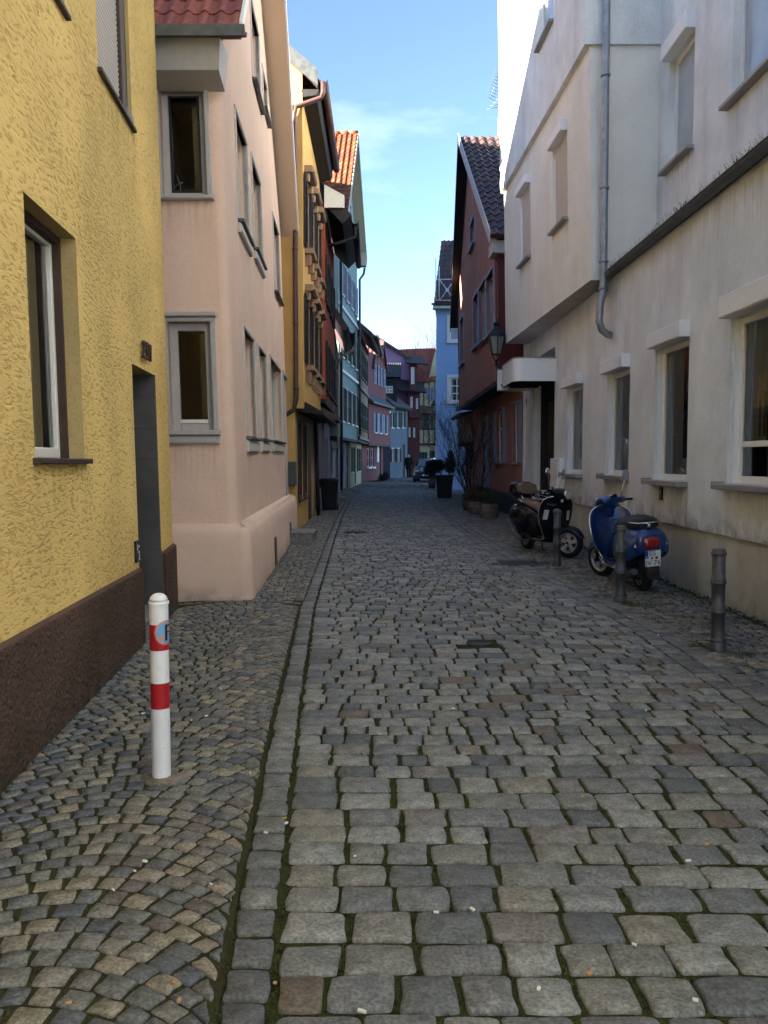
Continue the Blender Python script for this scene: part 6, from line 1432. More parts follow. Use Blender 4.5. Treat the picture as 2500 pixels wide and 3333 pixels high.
# ================================================================== SCOOTERS
def ering(x, zl, zh, hw, e=2.6, n=20, yc=0.0):
    c = (zl+zh)/2; h = (zh-zl)/2; out = []
    for k in range(n):
        t = 2*math.pi*k/n; cs, sn = math.cos(t), math.sin(t)
        out.append(Vector((x, yc+hw*math.copysign(abs(cs)**(2/e), cs), c+h*math.copysign(abs(sn)**(2/e), sn))))
    return out
def scooter(name, label, loc, head, lean, steer, c, wheel_shift=0.0):
    t = thing(name, label, 'scooter', loc)
    t.rotation_mode = 'XYZ'; t.rotation_euler = (R(lean), 0, R(head))
    WB, WR = 1.37, .245
    SA = Matrix.Translation((1.16, 0, 0)) @ Matrix.Rotation(R(steer), 4, 'Z') @ Matrix.Translation((-1.16, 0, 0))   # steering
    I = Matrix.Identity(4)
    def B(mb, nm, mat, par=None, T=None):
        if T is not None: mb.v = [T @ v for v in mb.v]
        return mb.build(nm, mat, par or t, Z0)
    def wheel(x, T, front):
        Tw = T @ Matrix.Translation((x, 0, WR)) @ Matrix.Rotation(R(90), 4, 'X')
        mb = MB(); mb.lathe([(.158, .045), (.19, .056), (.225, .050), (.24, .028), (.245, 0), (.24, -.028), (.225, -.050), (.19, -.056), (.158, -.045)], 32, Tw); ty = mb.build('wheel', 'rubber', t, Z0)
        mb = MB(); mb.lathe([(.160, .046), (.168, .050), (.150, .046), (.146, .0), (.150, -.046), (.168, -.050), (.160, -.046)], 32, Tw)
        for k in range(5):
            a = 2*math.pi*k/5+.3; ca, sa = math.cos(a), math.sin(a)
            for zz in (.03, -.03):
                pts = []
                for rr, hw in ((.03, .028), (.152, .036)):
                    pts.append((Vector((rr*ca-hw*sa, rr*sa+hw*ca, zz)), Vector((rr*ca+hw*sa, rr*sa-hw*ca, zz))))
                mb.add([Tw @ q for q in (pts[0][0], pts[0][1], pts[1][1], pts[1][0])]+[Tw @ (q*1.0-Vector((0, 0, math.copysign(.02, zz)))) for q in (pts[0][0], pts[0][1], pts[1][1], pts[1][0])], [(0, 1, 2, 3), (4, 5, 6, 7), (0, 3, 7, 4), (1, 2, 6, 5)])
        mb.lathe([(.0, .05), (.035, .05), (.045, .035), (.045, -.035), (.035, -.05), (.0, -.05)], 16, Tw); mb.build('rim', 'silver', ty, Z0)
        mb = MB(); mb.lathe([(.0, .012), (.11, .012), (.11, -.012), (.0, -.012)], 20, Tw); mb.build('brake_disc', 'castiron', ty, Z0)
    wheel(0, I, False); wheel(WB, SA, True)
    body = c['body']
    # rear body
    mb = MB(); secs = [(.60, .30, .58, .09), (.54, .28, .66, .13), (.40, .28, .74, .165), (.22, .33, .79, .215), (.05, .37, .815, .24), (-.12, .40, .825, .245), (-.25, .43, .82, .235), (-.35, .465, .80, .215), (-.41, .50, .77, .18), (-.435, .54, .73, .125)]
    mb.loft([ering(*s) for s in secs]); rb = B(mb, 'rear_body', body)
    for sd in (-1, 1):
        mb = MB(); secs = [(.34, .44, .60, .03), (.28, .37, .68, .055), (.15, .345, .73, .07), (0, .36, .74, .078), (-.15, .40, .73, .075), (-.27, .44, .70, .06), (-.35, .49, .65, .03)]
        mb.loft([ering(x, a, b, w_, 2.3, 16, sd*.20) for x, a, b, w_ in secs]); sp2 = B(mb, 'side_panel', body)
        if c.get('trim'):
            mb = MB(); mb.tube([(.25, sd*.232, .385), (.05, sd*.247, .385), (-.15, sd*.242, .43)], .012, 6); B(mb, 'panel_trim', c['trim'], sp2)
    # seat
    mb = MB(); secs = [(.66, .70, .735, .05), (.60, .66, .80, .085), (.48, .69, .845, .115), (.30, .745, .855, .13), (.12, .775, .87, .145), (-.05, .795, .91, .155), (-.2, .805, .915, .15), (-.29, .815, .895, .12), (-.32, .83, .87, .07)]
    if c['cover']:
        rnd = random.Random(3); rings = []
        for x, a, b, w_ in secs: rings.append([v+Vector((0, rnd.uniform(-.008, .008), rnd.uniform(-.010, .012))) for v in ering(x, a-.05, b+.035+.02*math.sin(x*9), w_*1.2, 2.4, 22)])
        mb.loft(rings)
    else: mb.loft([ering(x, a, b, w_, 2.4, 18) for x, a, b, w_ in secs])
    B(mb, 'seat', c['seat'])
    # floorboard and tunnel
    mb = MB(); secs = [(.50, .215, .275, .15), (.6, .21, .285, .17), (.9, .21, .285, .175), (1.02, .215, .29, .17)]; mb.loft([ering(x, a, b, w_, 6, 20) for x, a, b, w_ in secs]); fl_ = B(mb, 'floorboard', body)
    mb = MB()
    for sd in (-1, 1):
        for k in range(2): mb.box(.56, sd*(.06+.05*k)-.012, .284, .96, sd*(.06+.05*k)+.012, .292)
    B(mb, 'floor_mat', 'black_plastic', fl_)
    mb = MB(); mb.tube([(.50, .165, .245), (.62, .182, .245), (.95, .188, .25), (1.03, .182, .29)], .012, 6); B(mb, 'floor_trim', 'chrome', fl_); mb = MB(); mb.tube([(.50, -.165, .245), (.62, -.182, .245), (.95, -.188, .25), (1.03, -.182, .29)], .012, 6); B(mb, 'floor_trim', 'chrome', fl_)
    # leg shield: a curved plate with real thickness
    prof = [(.25, .165), (.33, .185), (.42, .225), (.52, .265), (.64, .292), (.76, .30), (.86, .285), (.92, .255), (.96, .205), (.985, .14), (.995, .06)]
    def sx(z): return 1.035+.145*(z-.25)/.75-.05*max(0, (.42-z)/.17)**2
    def srow(hw, z, off, n=12): return [Vector((sx(z)+off-.115*(y/.30)**2*(1.0), y, z)) for y in [hw*(2*k/n-1) for k in range(n+1)]]
    mb = MB(); mb.loft([srow(hw, z, .022) for z, hw in prof], 0, False, True, False); mb.loft([srow(hw, z, -.0) for z, hw in prof], 0, False, True, False); lsd = B(mb, 'leg_shield', body)
    edge = [srow(hw, z, .011)[0] for z, hw in prof]+[srow(hw, z, .011)[-1] for z, hw in reversed(prof)]
    mb = MB(); mb.tube(edge, .0125, 8); B(mb, 'shield_trim', 'chrome', lsd)
    mb = MB(); mb.loft([srow(hw*.72, z, -.055 if .35 < z < .85 else -.01) for z, hw in prof[1:8]], 0, False, True, False); gbx = B(mb, 'glove_box', c['inner'], lsd)
    mb = MB()
    for k in range(4): mb.box(sx(.34)-.035, -.105+.06*k, .30, sx(.34)-.015, -.075+.06*k, .40)
    B(mb, 'vent_slots', 'black_plastic', gbx)
    mb = MB(); mb.tube([(sx(.80)-.075, .0, .80), (sx(.80)-.05, 0, .80)], .016, 10); mb.tube([(sx(.62)-.07, 0, .66), (sx(.62)-.09, 0, .63)], .008, 6); B(mb, 'lock', 'chrome', gbx)
    mb = MB(); rows = []
    for yy in (-.155, .155): rows.append([Vector((sx(z)-.062, yy*k_, z)) for z, k_ in ((.46, .9), (.6, 1), (.74, 1), (.80, .9))])
    for rw2 in rows: mb.tube(rw2, .004, 5)
    mb.tube([rows[0][0], rows[1][0]], .004, 5); mb.tube([rows[0][-1], rows[1][-1]], .004, 5); B(mb, 'glove_box_seam', 'black_plastic', gbx)
    mb = MB(); rings = []
    for z, hw, o in ((.36, .045, .03), (.5, .05, .045), (.7, .055, .055), (.88, .062, .06), (.985, .05, .045)):
        rings.append([Vector((sx(z)+.02+(o if abs(y) < hw*.9 else 0), y, z)) for y in (-hw, -hw*.85, -hw*.4, hw*.4, hw*.85, hw)])
    mb.loft(rings, 0, False, False, False); tie = B(mb, 'horn_cover', c['tie'], lsd)
    for sd in (-1, 1):
        mb = MB(); z1_, z2_ = .60, .76; rows = []
        for z in (z1_, .66, .72, z2_): rows.append([Vector((sx(z)+.028-.115*(y/.30)**2, y, z)) for y in [sd*(.16+.07*k/4+.25*(.76-z)*.25) for k in range(5)]])
        mb.loft(rows, 0, False, True, False); B(mb, 'indicator', 'clear_lens', lsd)
    # front mudguard and fork
    rings = []; Tf = SA @ Matrix.Translation((WB, 0, WR))
    for k in range(13):
        a = R(18+158*k/12); rr = .285; w_ = .085*min(1, .45+math.sin(math.pi*(k+.6)/13.2)*.9)
        ring = []
        for j in range(9):
            y = w_*(2*j/8-1); r2 = rr-.10*(abs(y)/.085)**2.6
            if k in (0, 1): r2 -= .0
            ring.append(Tf @ Vector((r2*math.cos(a), y, r2*math.sin(a))))
        rings.append(ring)
    mb = MB(); mb.loft(rings, 0, False, True, False); B(mb, 'front_mudguard', body)
    mb = MB(); mb.tube([SA @ Vector((WB-.02, .10, WR)), SA @ Vector((WB-.07, .10, .45)), SA @ Vector((1.22, .03, .58))], .024, 8); mb.tube([SA @ Vector((1.24, 0, .50)), Vector((1.13, 0, 1.0))], .034, 10); mb.tube([SA @ Vector((WB, -.09, WR)), SA @ Vector((WB, .115, WR))], .018, 8); B(mb, 'fork', 'castiron')
    # headset, bars, mirrors
    mb = MB(); secs = [(1.00, 1.00, 1.07, .04), (1.03, .965, 1.10, .10), (1.09, .94, 1.125, .125), (1.15, .925, 1.13, .115), (1.22, .93, 1.125, .10), (1.275, .945, 1.115, .088), (1.295, .955, 1.105, .078)]
    mb.loft([ering(*s, 2.2, 20) for s in secs]); mb.loft([[Vector((v.x, v.y, v.z)) for v in [Vector((1.06+.055*math.cos(q), y, 1.055+.045*math.sin(q))) for q in [2*math.pi*k/12 for k in range(12)]]] for y in (-.19, -.1, .1, .19)]); hs = B(mb, 'headset', body, None, SA)
    mb = MB(); secs = [(1.10, .82, .90, .05), (1.11, .88, .97, .07), (1.12, .95, 1.0, .085)]; mb.loft([[Vector((1.12+.07*math.cos(q)*w_/.085, w_*math.sin(q), z)) for q in [2*math.pi*k/14 for k in range(14)]] for z, w_ in ((.86, .05), (.93, .07), (.99, .09))]); B(mb, 'neck', body, None, SA)
    Th = SA @ Matrix.Translation((1.295, 0, 1.03)) @ Matrix.Rotation(R(84), 4, 'Y')
    mb = MB(); mb.lathe([(.085, -.02), (.090, .0), (.085, .014), (.078, .016)], 24, Th); B(mb, 'headlight_ring', 'chrome', hs)
    mb = MB(); mb.lathe([(.078, .012), (.06, .026), (.03, .034), (.0, .036)], 20, Th); B(mb, 'headlight', 'clear_lens', hs)
    mb = MB(); mb.poly([SA @ Vector((1.035-.02*math.sin(q)*1.4, .062*math.cos(q), 1.10+.042*math.sin(q))) for q in [2*math.pi*k/16 for k in range(16)]]); dsh = B(mb, 'dashboard', 'black_plastic', hs)
    ringp_ = [SA @ Vector((1.032-.022*math.sin(q)*1.4, .066*math.cos(q), 1.10+.046*math.sin(q))) for q in [2*math.pi*k/16 for k in range(17)]]; mb = MB(); mb.tube(ringp_, .006, 6); B(mb, 'dashboard_ring', 'chrome', dsh)
    for sd in (-1, 1):
        mb = MB(); mb.tube([SA @ Vector((1.06, sd*.18, 1.055)), SA @ Vector((1.03, sd*.32, 1.045))], .017, 10); B(mb, 'grip', 'black_plastic')
        mb = MB(); mb.tube([SA @ Vector((1.03, sd*.32, 1.045)), SA @ Vector((1.026, sd*.345, 1.043))], .020, 10); B(mb, 'bar_end', 'chrome')
        mb = MB(); mb.tube([SA @ Vector((1.10, sd*.18, 1.04)), SA @ Vector((1.115, sd*.24, 1.035)), SA @ Vector((1.085, sd*.33, 1.03))], .006, 6); B(mb, 'lever', 'chrome')
        if sd in c['mirrors']:
            mb = MB(); e1 = Vector((1.06, sd*.17, 1.10)); e3 = Vector((1.055, sd*.25, 1.36)); mb.tube([SA @ e1, SA @ Vector((1.06, sd*.185, 1.18)), SA @ Vector((1.055, sd*.235, 1.30)), SA @ e3], .0065, 6); mr = B(mb, 'mirror_stalk', 'chrome')
            Tm = SA @ Matrix.Translation(e3+Vector((0, sd*.02, .03))) @ Matrix.Rotation(R(-90), 4, 'Y') @ Matrix.Rotation(R(0), 4, 'X')
            mb = MB(); mb.lathe([(.0, -.028), (.036, -.024), (.060, -.008), (.064, .004), (.060, .008)], 20, Tm); B(mb, 'mirror_shell', 'chrome', mr)
            mb = MB(); mb.lathe([(.061, .006), (.0, .007)], 20, Tm); B(mb, 'mirror_glass', 'glass_pale', mr)
    # tail: light, indicators, rack, plate
    mb = MB(); mb.loft([[Vector((x, y, z)) for y, z in ((-.10*k, .71), (.10*k, .71), (.085*k, .56), (-.085*k, .56))] for x, k in ((-.38, 1.15), (-.432, 1.12))], smooth=False); tl = B(mb, 'tail_light_bezel', 'chrome', rb)
    mb = MB(); mb.loft([[Vector((x, y*k, .63+(z-.63)*k)) for y, z in ((-.094, .70), (0, .704), (.094, .70), (.08, .57), (0, .567), (-.08, .57))] for x, k in ((-.40, 1.0), (-.437, 1.0), (-.448, .85), (-.452, .5))]); B(mb, 'tail_light', 'red_lens', tl)
    for sd in (-1, 1):
        mb = MB(); mb.loft([[Vector((x+(.02*abs(y-.0)), sd*y, z)) for y, z in ((.13*k, .655), (.185, .64), (.198, .60), (.145, .595))] for x, k in ((-.365, 1.0), (-.412, 1.0))], smooth=False); B(mb, 'tail_indicator', 'clear_lens', rb)
    mb = MB(); mb.box(-.40, -.075, .30, -.37, .075, .56); B(mb, 'plate_holder', 'black_plastic', rb)
    mb = MB(); mb.box(-.395, -.06, .285, -.41, .06, .315); mb.box(-.42, -.035, .32-.03, -.41, .035, .308); B(mb, 'rear_reflector', 'red_lens', rb)
    Tp = Matrix.Translation((-.43, 0, .455)) @ Matrix.Rotation(R(-10), 4, 'Y')
    mb = MB(); mb.box(-.004, -.095, -.10, .0, .095, .10, T=Tp); pl_ = B(mb, 'number_plate', 'plate_white', rb)
    rim = [(-.003, .094*a_, .099*b__) for a_, b__ in ((-1, -1), (1, -1), (1, 1), (-1, 1), (-1, -1))]; mb = MB(); mb.tube([Tp @ Vector(q) for q in rim], .003, 5); B(mb, 'plate_rim', 'ink', pl_)
    if c['plate']:
        def PT(y, z): return Tp @ basis((-.0055, y, z), (0, -1, 0), (0, 0, 1))
        mb = MB(); mb.box(-.0052, .055, .005, -.004, .093, .095, T=Tp); B(mb, 'plate_band', 'plate_blue', pl_)
        lettering('D', .028, PT(.074, .022), 'white_ink', pl_, .0006, off=Z0)
        lettering(c['plate'][0], .085, PT(.005, .062), 'ink', pl_, .0006, off=Z0); lettering(c['plate'][1], .085, PT(.0, -.055), 'ink', pl_, .0006, off=Z0)
        for y, mt, rr in ((.012, 'red_film', .014), (-.042, 'iron', .018)):
            mb = MB(); mb.lathe([(rr, 0), (0, .001)], 14, PT(y, .006)); B(mb, 'plate_seal', mt, pl_)
    mb = MB(); zr = .875; mb.tube([(.02, .15, .84), (-.05, .165, zr), (-.25, .165, zr), (-.40, .12, zr), (-.44, 0, zr), (-.40, -.12, zr), (-.25, -.165, zr), (-.05, -.165, zr), (.02, -.15, .84)], .0095, 8)
    mb.tube([(-.36, .0, .80), (-.40, 0, .865)], [.025, .018], 8); B(mb, 'grab_rail', 'chrome')
    # engine, exhaust, stand
    mb = MB(); secs = [(.20, .16, .33, .10), (.08, .14, .35, .13), (-.05, .15, .34, .12), (-.12, .19, .30, .08)]; mb.loft([ering(x, a, b, w_, 3, 14, .02) for x, a, b, w_ in secs]); B(mb, 'engine', 'castiron')
    sd = c['exhaust']
    mb = MB(); mb.tube([(.22, sd*.09, .17), (.1, sd*.14, .17), (.05, sd*.16, .20)], .02, 8); mb.tube([(.08, sd*.165, .19), (.02, sd*.17, .21), (-.22, sd*.175, .28), (-.27, sd*.175, .295)], [.03, .048, .048, .035], 16); B(mb, 'exhaust', 'dark_zinc')
    mb = MB(); mb.tube([(.42, .06, .22), (.36, .13, .03), (.38, .17, .012)], .011, 6); mb.tube([(.42, -.06, .22), (.38, -.12, .05)], .011, 6); B(mb, 'stand', 'castiron')
    mb = MB(); secs = [(-.10, .30, .44, .08), (-.26, .26, .50, .085), (-.40, .20, .42, .08), (-.42, .20, .30, .06)]; mb.loft([ering(x, a, b, w_, 4, 12) for x, a, b, w_ in secs]); B(mb, 'rear_mudguard', 'black_plastic')
    if c['case']:
        mb = MB(); mb.loft([ering(x, .90, zh, w_, 3.6, 20) for x, zh, w_ in ((-.14, 1.08, .14), (-.18, 1.17, .19), (-.32, 1.205, .205), (-.48, 1.19, .20), (-.56, 1.14, .17), (-.60, 1.05, .12))]); tc_ = B(mb, 'top_case', 'black_gloss')
        mb = MB(); mb.loft([ering(x, .985, 1.185, w_, 3.2, 18) for x, w_ in ((-.085, .14), (-.10, .175), (-.13, .19), (-.19, .19))]); B(mb, 'backrest', 'brown_leather', tc_)
        mb = MB(); mb.tube([(-.56, -.14, 1.155), (-.60, 0, 1.15), (-.56, .14, 1.155)], .012, 6); B(mb, 'case_handle', 'chrome', tc_)
        mb = MB(); mb.tube([(-.05, .10, .87), (-.12, .10, .955), (-.16, .06, .97), (-.16, -.06, .97), (-.12, -.10, .955), (-.05, -.10, .87)], .010, 6); B(mb, 'rack', 'chrome')
        yv = -.135; zv = .855; xx = sx(zv)+.0265-.115*(yv/.30)**2
        dxdy = -.115*2*yv/.09
        lettering('Vespa', .075, basis((xx, yv, zv), Vector((dxdy, 1, .0)), Vector((.19, 0, 1))), 'chrome', lsd, .002, .35, off=Z0)
        mb = MB(); bx_ = sx(.93)+.085; mb.add([(bx_, -.022, .945), (bx_, .022, .945), (bx_-.004, .018, .90), (bx_-.004, -.018, .90)], [(0, 1, 2, 3)]); em = B(mb, 'emblem', 'plate_white', lsd)
        mb = MB(); mb.add([(bx_+.001, -.018, .94), (bx_+.001, -.008, .94), (bx_-.003, .014, .905), (bx_-.003, .004, .905)], [(0, 1, 2, 3)]); B(mb, 'emblem_stroke', 'bluegrey_paint', em)
    return t
rf, rb_ = ground(1716, 1791), ground(1822, 1819)
hd = math.degrees(math.atan2(-1.30, .34))
scooter('black_scooter', 'black motor scooter with brown seat and top case, front wheel turned', (2.56, 14.75, gz(14.75)), hd, -2.5, 36,
        dict(body='black_gloss', seat='brown_leather', cover=False, inner='black_plastic', tie='black_gloss', plate=None, exhaust=-1, case=True, mirrors=(-1, 1)))
hd2 = math.degrees(math.atan2(1.38, -.05))
scooter('blue_scooter', 'satin blue motor scooter seen from behind with black seat cover', (3.17, 10.05, gz(10.05)), hd2, -6.0, 24,
        dict(body='blue_satin', seat='seat_cover', cover=True, inner='blue_satin', tie='blue_satin', plate=('ES', 'JV 76'), exhaust=1, case=False, mirrors=(-1,), trim='red_lens'))

# ================================================================== PLANTS AND POTS
def leafcloud(mb, c, rx, ry, rz, n, s, rnd, spiky=False, up=0.0):
    for _ in range(n):
        while True:
            d = Vector((rnd.uniform(-1, 1), rnd.uniform(-1, 1), rnd.uniform(-1, 1)))
            if .15 < d.length < 1: break
        k = rnd.uniform(.55, 1.0)/max(d.length, .3)*d.length**.35
        p = Vector(c)+Vector((d.x*rx, d.y*ry, d.z*rz))*min(k, 1.15)
        nrm = (d+Vector((rnd.uniform(-.7, .7), rnd.uniform(-.7, .7), rnd.uniform(-.7, .7)+up))).normalized(); a = nrm.orthogonal().normalized(); b = nrm.cross(a)
        th = rnd.uniform(0, 6.28); a, b = a*math.cos(th)+b*math.sin(th), b*math.cos(th)-a*math.sin(th); z = s*rnd.uniform(.6, 1.3)
        if spiky: mb.add([p-a*z*.18, p+a*z*.18, p+nrm*z*1.5+b*z*.2], [(0, 1, 2)])
        else: mb.add([p-b*z*.1, p+a*z*.35+b*z*.4, p+b*z, p-a*z*.35+b*z*.4], [(0, 1, 2, 3)])
def twigs(mb, p, d, L, r, depth, rnd, spread=.5, kink=.22, n=3, up=.25, seg=4):
    pts = [Vector(p)]; dd = Vector(d).normalized()
    for i in range(seg):
        dd = (dd+Vector((rnd.uniform(-1, 1), rnd.uniform(-1, 1), rnd.uniform(-.6, 1)*1.0))*kink+Vector((0, 0, up*.15))).normalized(); pts.append(pts[-1]+dd*L/seg)
    mb.tube(pts, [r*(1-.55*i/seg) for i in range(seg+1)], 4 if r < .02 else 6, cap=False)
    if depth:
        for k in range(n+(depth > 2)):
            i = rnd.randint(1, seg); nd = (dd*.8+Vector((rnd.uniform(-1, 1), rnd.uniform(-1, 1), rnd.uniform(-.5, .9)))*spread*1.6).normalized()
            twigs(mb, pts[i], nd, L*rnd.uniform(.5, .85), max(r*.52, .003), depth-1, rnd, spread, kink, n, up, seg)
# tall dark planter with conifer and box ball
pp_ = ground(1448, 1622); pp_.y += .35
t = thing('tall_planter', 'tall dark tapered planter at the right kerb', 'planter', (pp_.x, pp_.y, gz(pp_.y)))
mb = MB(); mb.loft([rect_ring(.27, .27, 0, .03), rect_ring(.30, .30, .45, .03), rect_ring(.335, .335, .84, .03), rect_ring(.36, .36, .85, .03), rect_ring(.36, .36, .92, .03), rect_ring(.32, .32, .92, .03), rect_ring(.31, .31, .86, .03)], 0, True, False); mb.build('pot', 'planter_dark', t, Z0)
rnd = random.Random(21)
def bush(name, label, c, parts, mat, s, n, spiky, g=None, cat='shrub', stem=True):
    t = thing(name, label, cat, c, g)
    if stem:
        mb = MB()
        for k in range(5): twigs(mb, (rnd.uniform(-.03, .03), rnd.uniform(-.03, .03), 0), (rnd.uniform(-.4, .4), rnd.uniform(-.4, .4), 1), .35, .012, 1, rnd)
        mb.build('stems', 'bark', t, Z0)
    mb = MB()
    for (x, y, z, rx, ry, rz) in parts: leafcloud(mb, (x, y, z), rx, ry, rz, int(n*rx*ry*rz/.02)+40, s, rnd, spiky, .3)
    mb.build('foliage', mat, t, Z0); return t
g_ = gz(pp_.y)
bush('conifer_shrub', 'spreading dark juniper in the tall planter, leaning left', (pp_.x-.12, pp_.y-.02, g_+.90), [(-.28, 0, .34, .36, .3, .28), (-.50, 0, .18, .26, .25, .2), (-.1, 0, .40, .26, .25, .25), (-.45, .05, .42, .2, .2, .16)], 'leaf_dark', .075, 900, True)
bush('box_shrub', 'dense rounded dark evergreen in the right half of the tall planter', (pp_.x+.20, pp_.y+.1, g_+.90), [(.05, 0, .42, .30, .28, .42), (.05, 0, .85, .16, .16, .22)], 'leaf_dark', .045, 1700, False)
t2 = ground(1410, 1588); t = thing('low_pot', 'small clay pot with trailing green beside the tall planter', 'pot', t2)
mb = MB(); mb.lathe([(.0, 0), (.22, 0), (.26, .22), (.28, .42), (.25, .42), (.24, .38), (.0, .38)], 16); mb.build('pot', 'terracotta', t, Z0); mb = MB(); leafcloud(mb, (0, 0, .55), .35, .3, .22, 500, .07, rnd, True, .3); mb.build('foliage', 'leaf_mid', t, Z0)
# bare shrub by the red brown house
bs_ = ground(1540, 1668); bs_ = gpt(2.95, 26.6)
t = thing('bare_shrub', 'tall leafless shrub with many dark twigs before the light blue house', 'shrub', bs_)
mb = MB(); rnd = random.Random(5)
for k in range(9):
    a = rnd.uniform(0, 6.28); twigs(mb, (.1*math.cos(a), .08*math.sin(a), 0), (.25*math.cos(a)-.1, .22*math.sin(a), 1), 1.6, .022, 4, rnd, .40, .15, 3, .5, 5)
mb.build('branches', 'bark', t, Z0)
# smaller bare tree in front of the cream house
bt = gpt(2.62, 44.5); t = thing('bare_sapling', 'slender bare sapling in front of the cream timbered house', 'tree', bt); mb = MB(); rnd = random.Random(9)
twigs(mb, (0, 0, 0), (-.05, 0, 1), 2.2, .035, 0, rnd, .5, .05); 
for k in range(7): twigs(mb, (-.06, 0, 1.5+.12*k), (rnd.uniform(-1, .6), rnd.uniform(-.6, .6), .7), 1.1, .014, 3, rnd, .55, .25, 3, .2, 4)
mb.build('branches', 'bark', t, Z0)
# far tree against the sky
ftp = Vector((5.6, 78, .7)); t = thing('far_bare_tree', 'pale leafless tree rising behind the rust red roof', 'tree', ftp); rnd = random.Random(12)
mb = MB(); mb.tube([(0, 0, 0), (.1, 0, 4.5), (-.1, 0, 8.5)], [.30, .24, .16], 8); mb.build('trunk', 'twig', t, Z0)
mb = MB()
for k in range(13):
    a = rnd.uniform(0, 6.28); twigs(mb, (0, 0, 6.0+rnd.uniform(0, 2.6)), (math.cos(a)*.75-.25, math.sin(a)*.6, .95), rnd.uniform(2.8, 4.6), .06, 4, rnd, .5, .18, 3, .4, 5)
mb.build('crown', 'twig', t, Z0)
# stone pots along the red brown house
pots = [((1597, 1690), .30, .40, 8, 'octagonal stone pot nearest the black scooter, with dry grasses'), ((1553, 1674), .28, .36, 8, 'octagonal stone pot with rusty leaves, second from the black scooter'), ((1527, 1662), .20, .32, 16, 'small clay pot with green leaves at the end of the row')]
for i, ((x, y), rr, h, n, lab) in enumerate(pots):
    o = ground(x, y); o.y += rr; o.z = gz(o.y); t = thing('stone_pot', lab, 'pot', o, 'pots along the red brown house')
    mb = MB(); mb.lathe([(0, .0), (rr*.72, 0), (rr*.95, h*.55), (rr, h*.8), (rr, h), (rr*.86, h), (rr*.84, h-.05), (0, h-.05)], n, smooth=(n > 8)); mb.build('pot', 'stone_pot' if n == 8 else 'terracotta', t, Z0)
    rnd = random.Random(40+i); mb = MB(); leafcloud(mb, (0, 0, h+.10), rr*1.1, rr*1.0, .2, 420, .07, rnd, i != 2, .5); mb.build('plant', ['leaf_mid', 'leaf_rust', 'leaf_mid'][i], t, Z0)
    mb = MB()
    for k in range(14): twigs(mb, (rnd.uniform(-.1, .1), rnd.uniform(-.1, .1), h-.05), (rnd.uniform(-.5, .5), rnd.uniform(-.5, .5), 1), rnd.uniform(.2, .5), .004, 1, rnd)
    mb.build('stems', 'leaf_rust', t, Z0)
for i, (x, y, z, mat, lab) in enumerate(((2.95, 24.6, .0, 'leaf_mid', 'low leafy plant at the foot of the bare shrub'), (3.1, 27.5, .0, 'leaf_dark', 'dark evergreen clump behind the bare shrub'), (-.1, 52.9, .0, 'leaf_dark', 'low dark plants at the foot of the rose house'))):
    bush('ground_plant', lab, gpt(x, y), [(0, 0, .25, .32, .3, .25), (.2, .2, .35, .25, .25, .3)], mat, .07, 900, i == 1, None, 'plant', False)
# grass and weeds in the joints
rnd = random.Random(77); mb = MB()
def tuft(x, y, n, rad, h):
    for _ in range(n):
        a = rnd.uniform(0, 6.28); r_ = rad*math.sqrt(rnd.random()); px_, py_ = x+r_*math.cos(a), y+r_*math.sin(a); z = gz(py_)-.01
        b = rnd.uniform(0, 6.28); hh_ = h*rnd.uniform(.5, 1.3); dx, dy = math.cos(b)*.0035, math.sin(b)*.0035; lx_, ly_ = rnd.uniform(-.6, .6)*hh_, rnd.uniform(-.6, .6)*hh_
        mb.add([(px_-dx, py_-dy, z), (px_+dx, py_+dy, z), (px_+lx_, py_+ly_, z+hh_)], [(0, 1, 2)])
for x, y, n, rad, h in ((2.70, 7.05, 220, .09, .04), (2.98, 6.75, 160, .10, .035), (2.72, 9.15, 260, .13, .04), (2.55, 9.6, 160, .14, .035), (2.85, 9.0, 180, .16, .03), (2.45, 12.7, 260, .16, .04), (2.62, 12.1, 160, .15, .035), (2.35, 14.4, 160, .2, .03), (2.6, 11.0, 160, .22, .03), (3.0, 8.2, 160, .3, .025)): tuft(x, y, n, rad, h)
for k in range(70):
    y = rnd.uniform(7.3, 16.5); tuft(3.60+rnd.uniform(-.05, .02), y, 16, .06, .05)
for k in range(40):
    y = rnd.uniform(9.6, 17.5); tuft(-1.0-.052*y+rnd.uniform(0, .04), y, 8, .04, .03)
for k in range(1100):
    y = 2.3+9.0*rnd.random()**1.6
    x = rnd.uniform(bldL(y)+.1, 2.5); tuft(x, y, 5, .02, .010)
tag(stuff(mb.build('joint_grass', 'grass')), 'short grass and moss growing in the joints of the paving', 'grass')
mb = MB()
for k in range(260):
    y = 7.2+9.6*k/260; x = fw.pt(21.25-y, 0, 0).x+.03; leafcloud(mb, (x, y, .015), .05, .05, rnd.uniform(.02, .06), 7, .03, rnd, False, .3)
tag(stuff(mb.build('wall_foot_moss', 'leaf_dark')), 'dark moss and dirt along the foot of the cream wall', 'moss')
# crumbs of litter on the setts
mb = MB(); mb2 = MB()
for k in range(60):
    y = 2.3+7*rnd.random()**1.5; x = rnd.uniform(-.4*y, .42*y); x = max(min(x, 2.5), -1.6); s_ = rnd.uniform(.004, .009); z = gz(y)+.008; a = rnd.uniform(0, 3.1)
    m_ = mb if k % 2 else mb2; T = Matrix.Translation((x, y, z)) @ Matrix.Rotation(a, 4, 'Z'); m_.box(-s_*rnd.uniform(.8, 2.2), -s_*.6, -.002, s_, s_*.6, .004, T=T)
tag(stuff(mb.build('paper_crumbs', 'paper')), 'tiny white paper crumbs scattered on the cobbles', 'litter'); tag(stuff(mb2.build('leaf_crumbs', 'leaf_dry')), 'tiny dry leaf scraps scattered on the cobbles', 'litter')

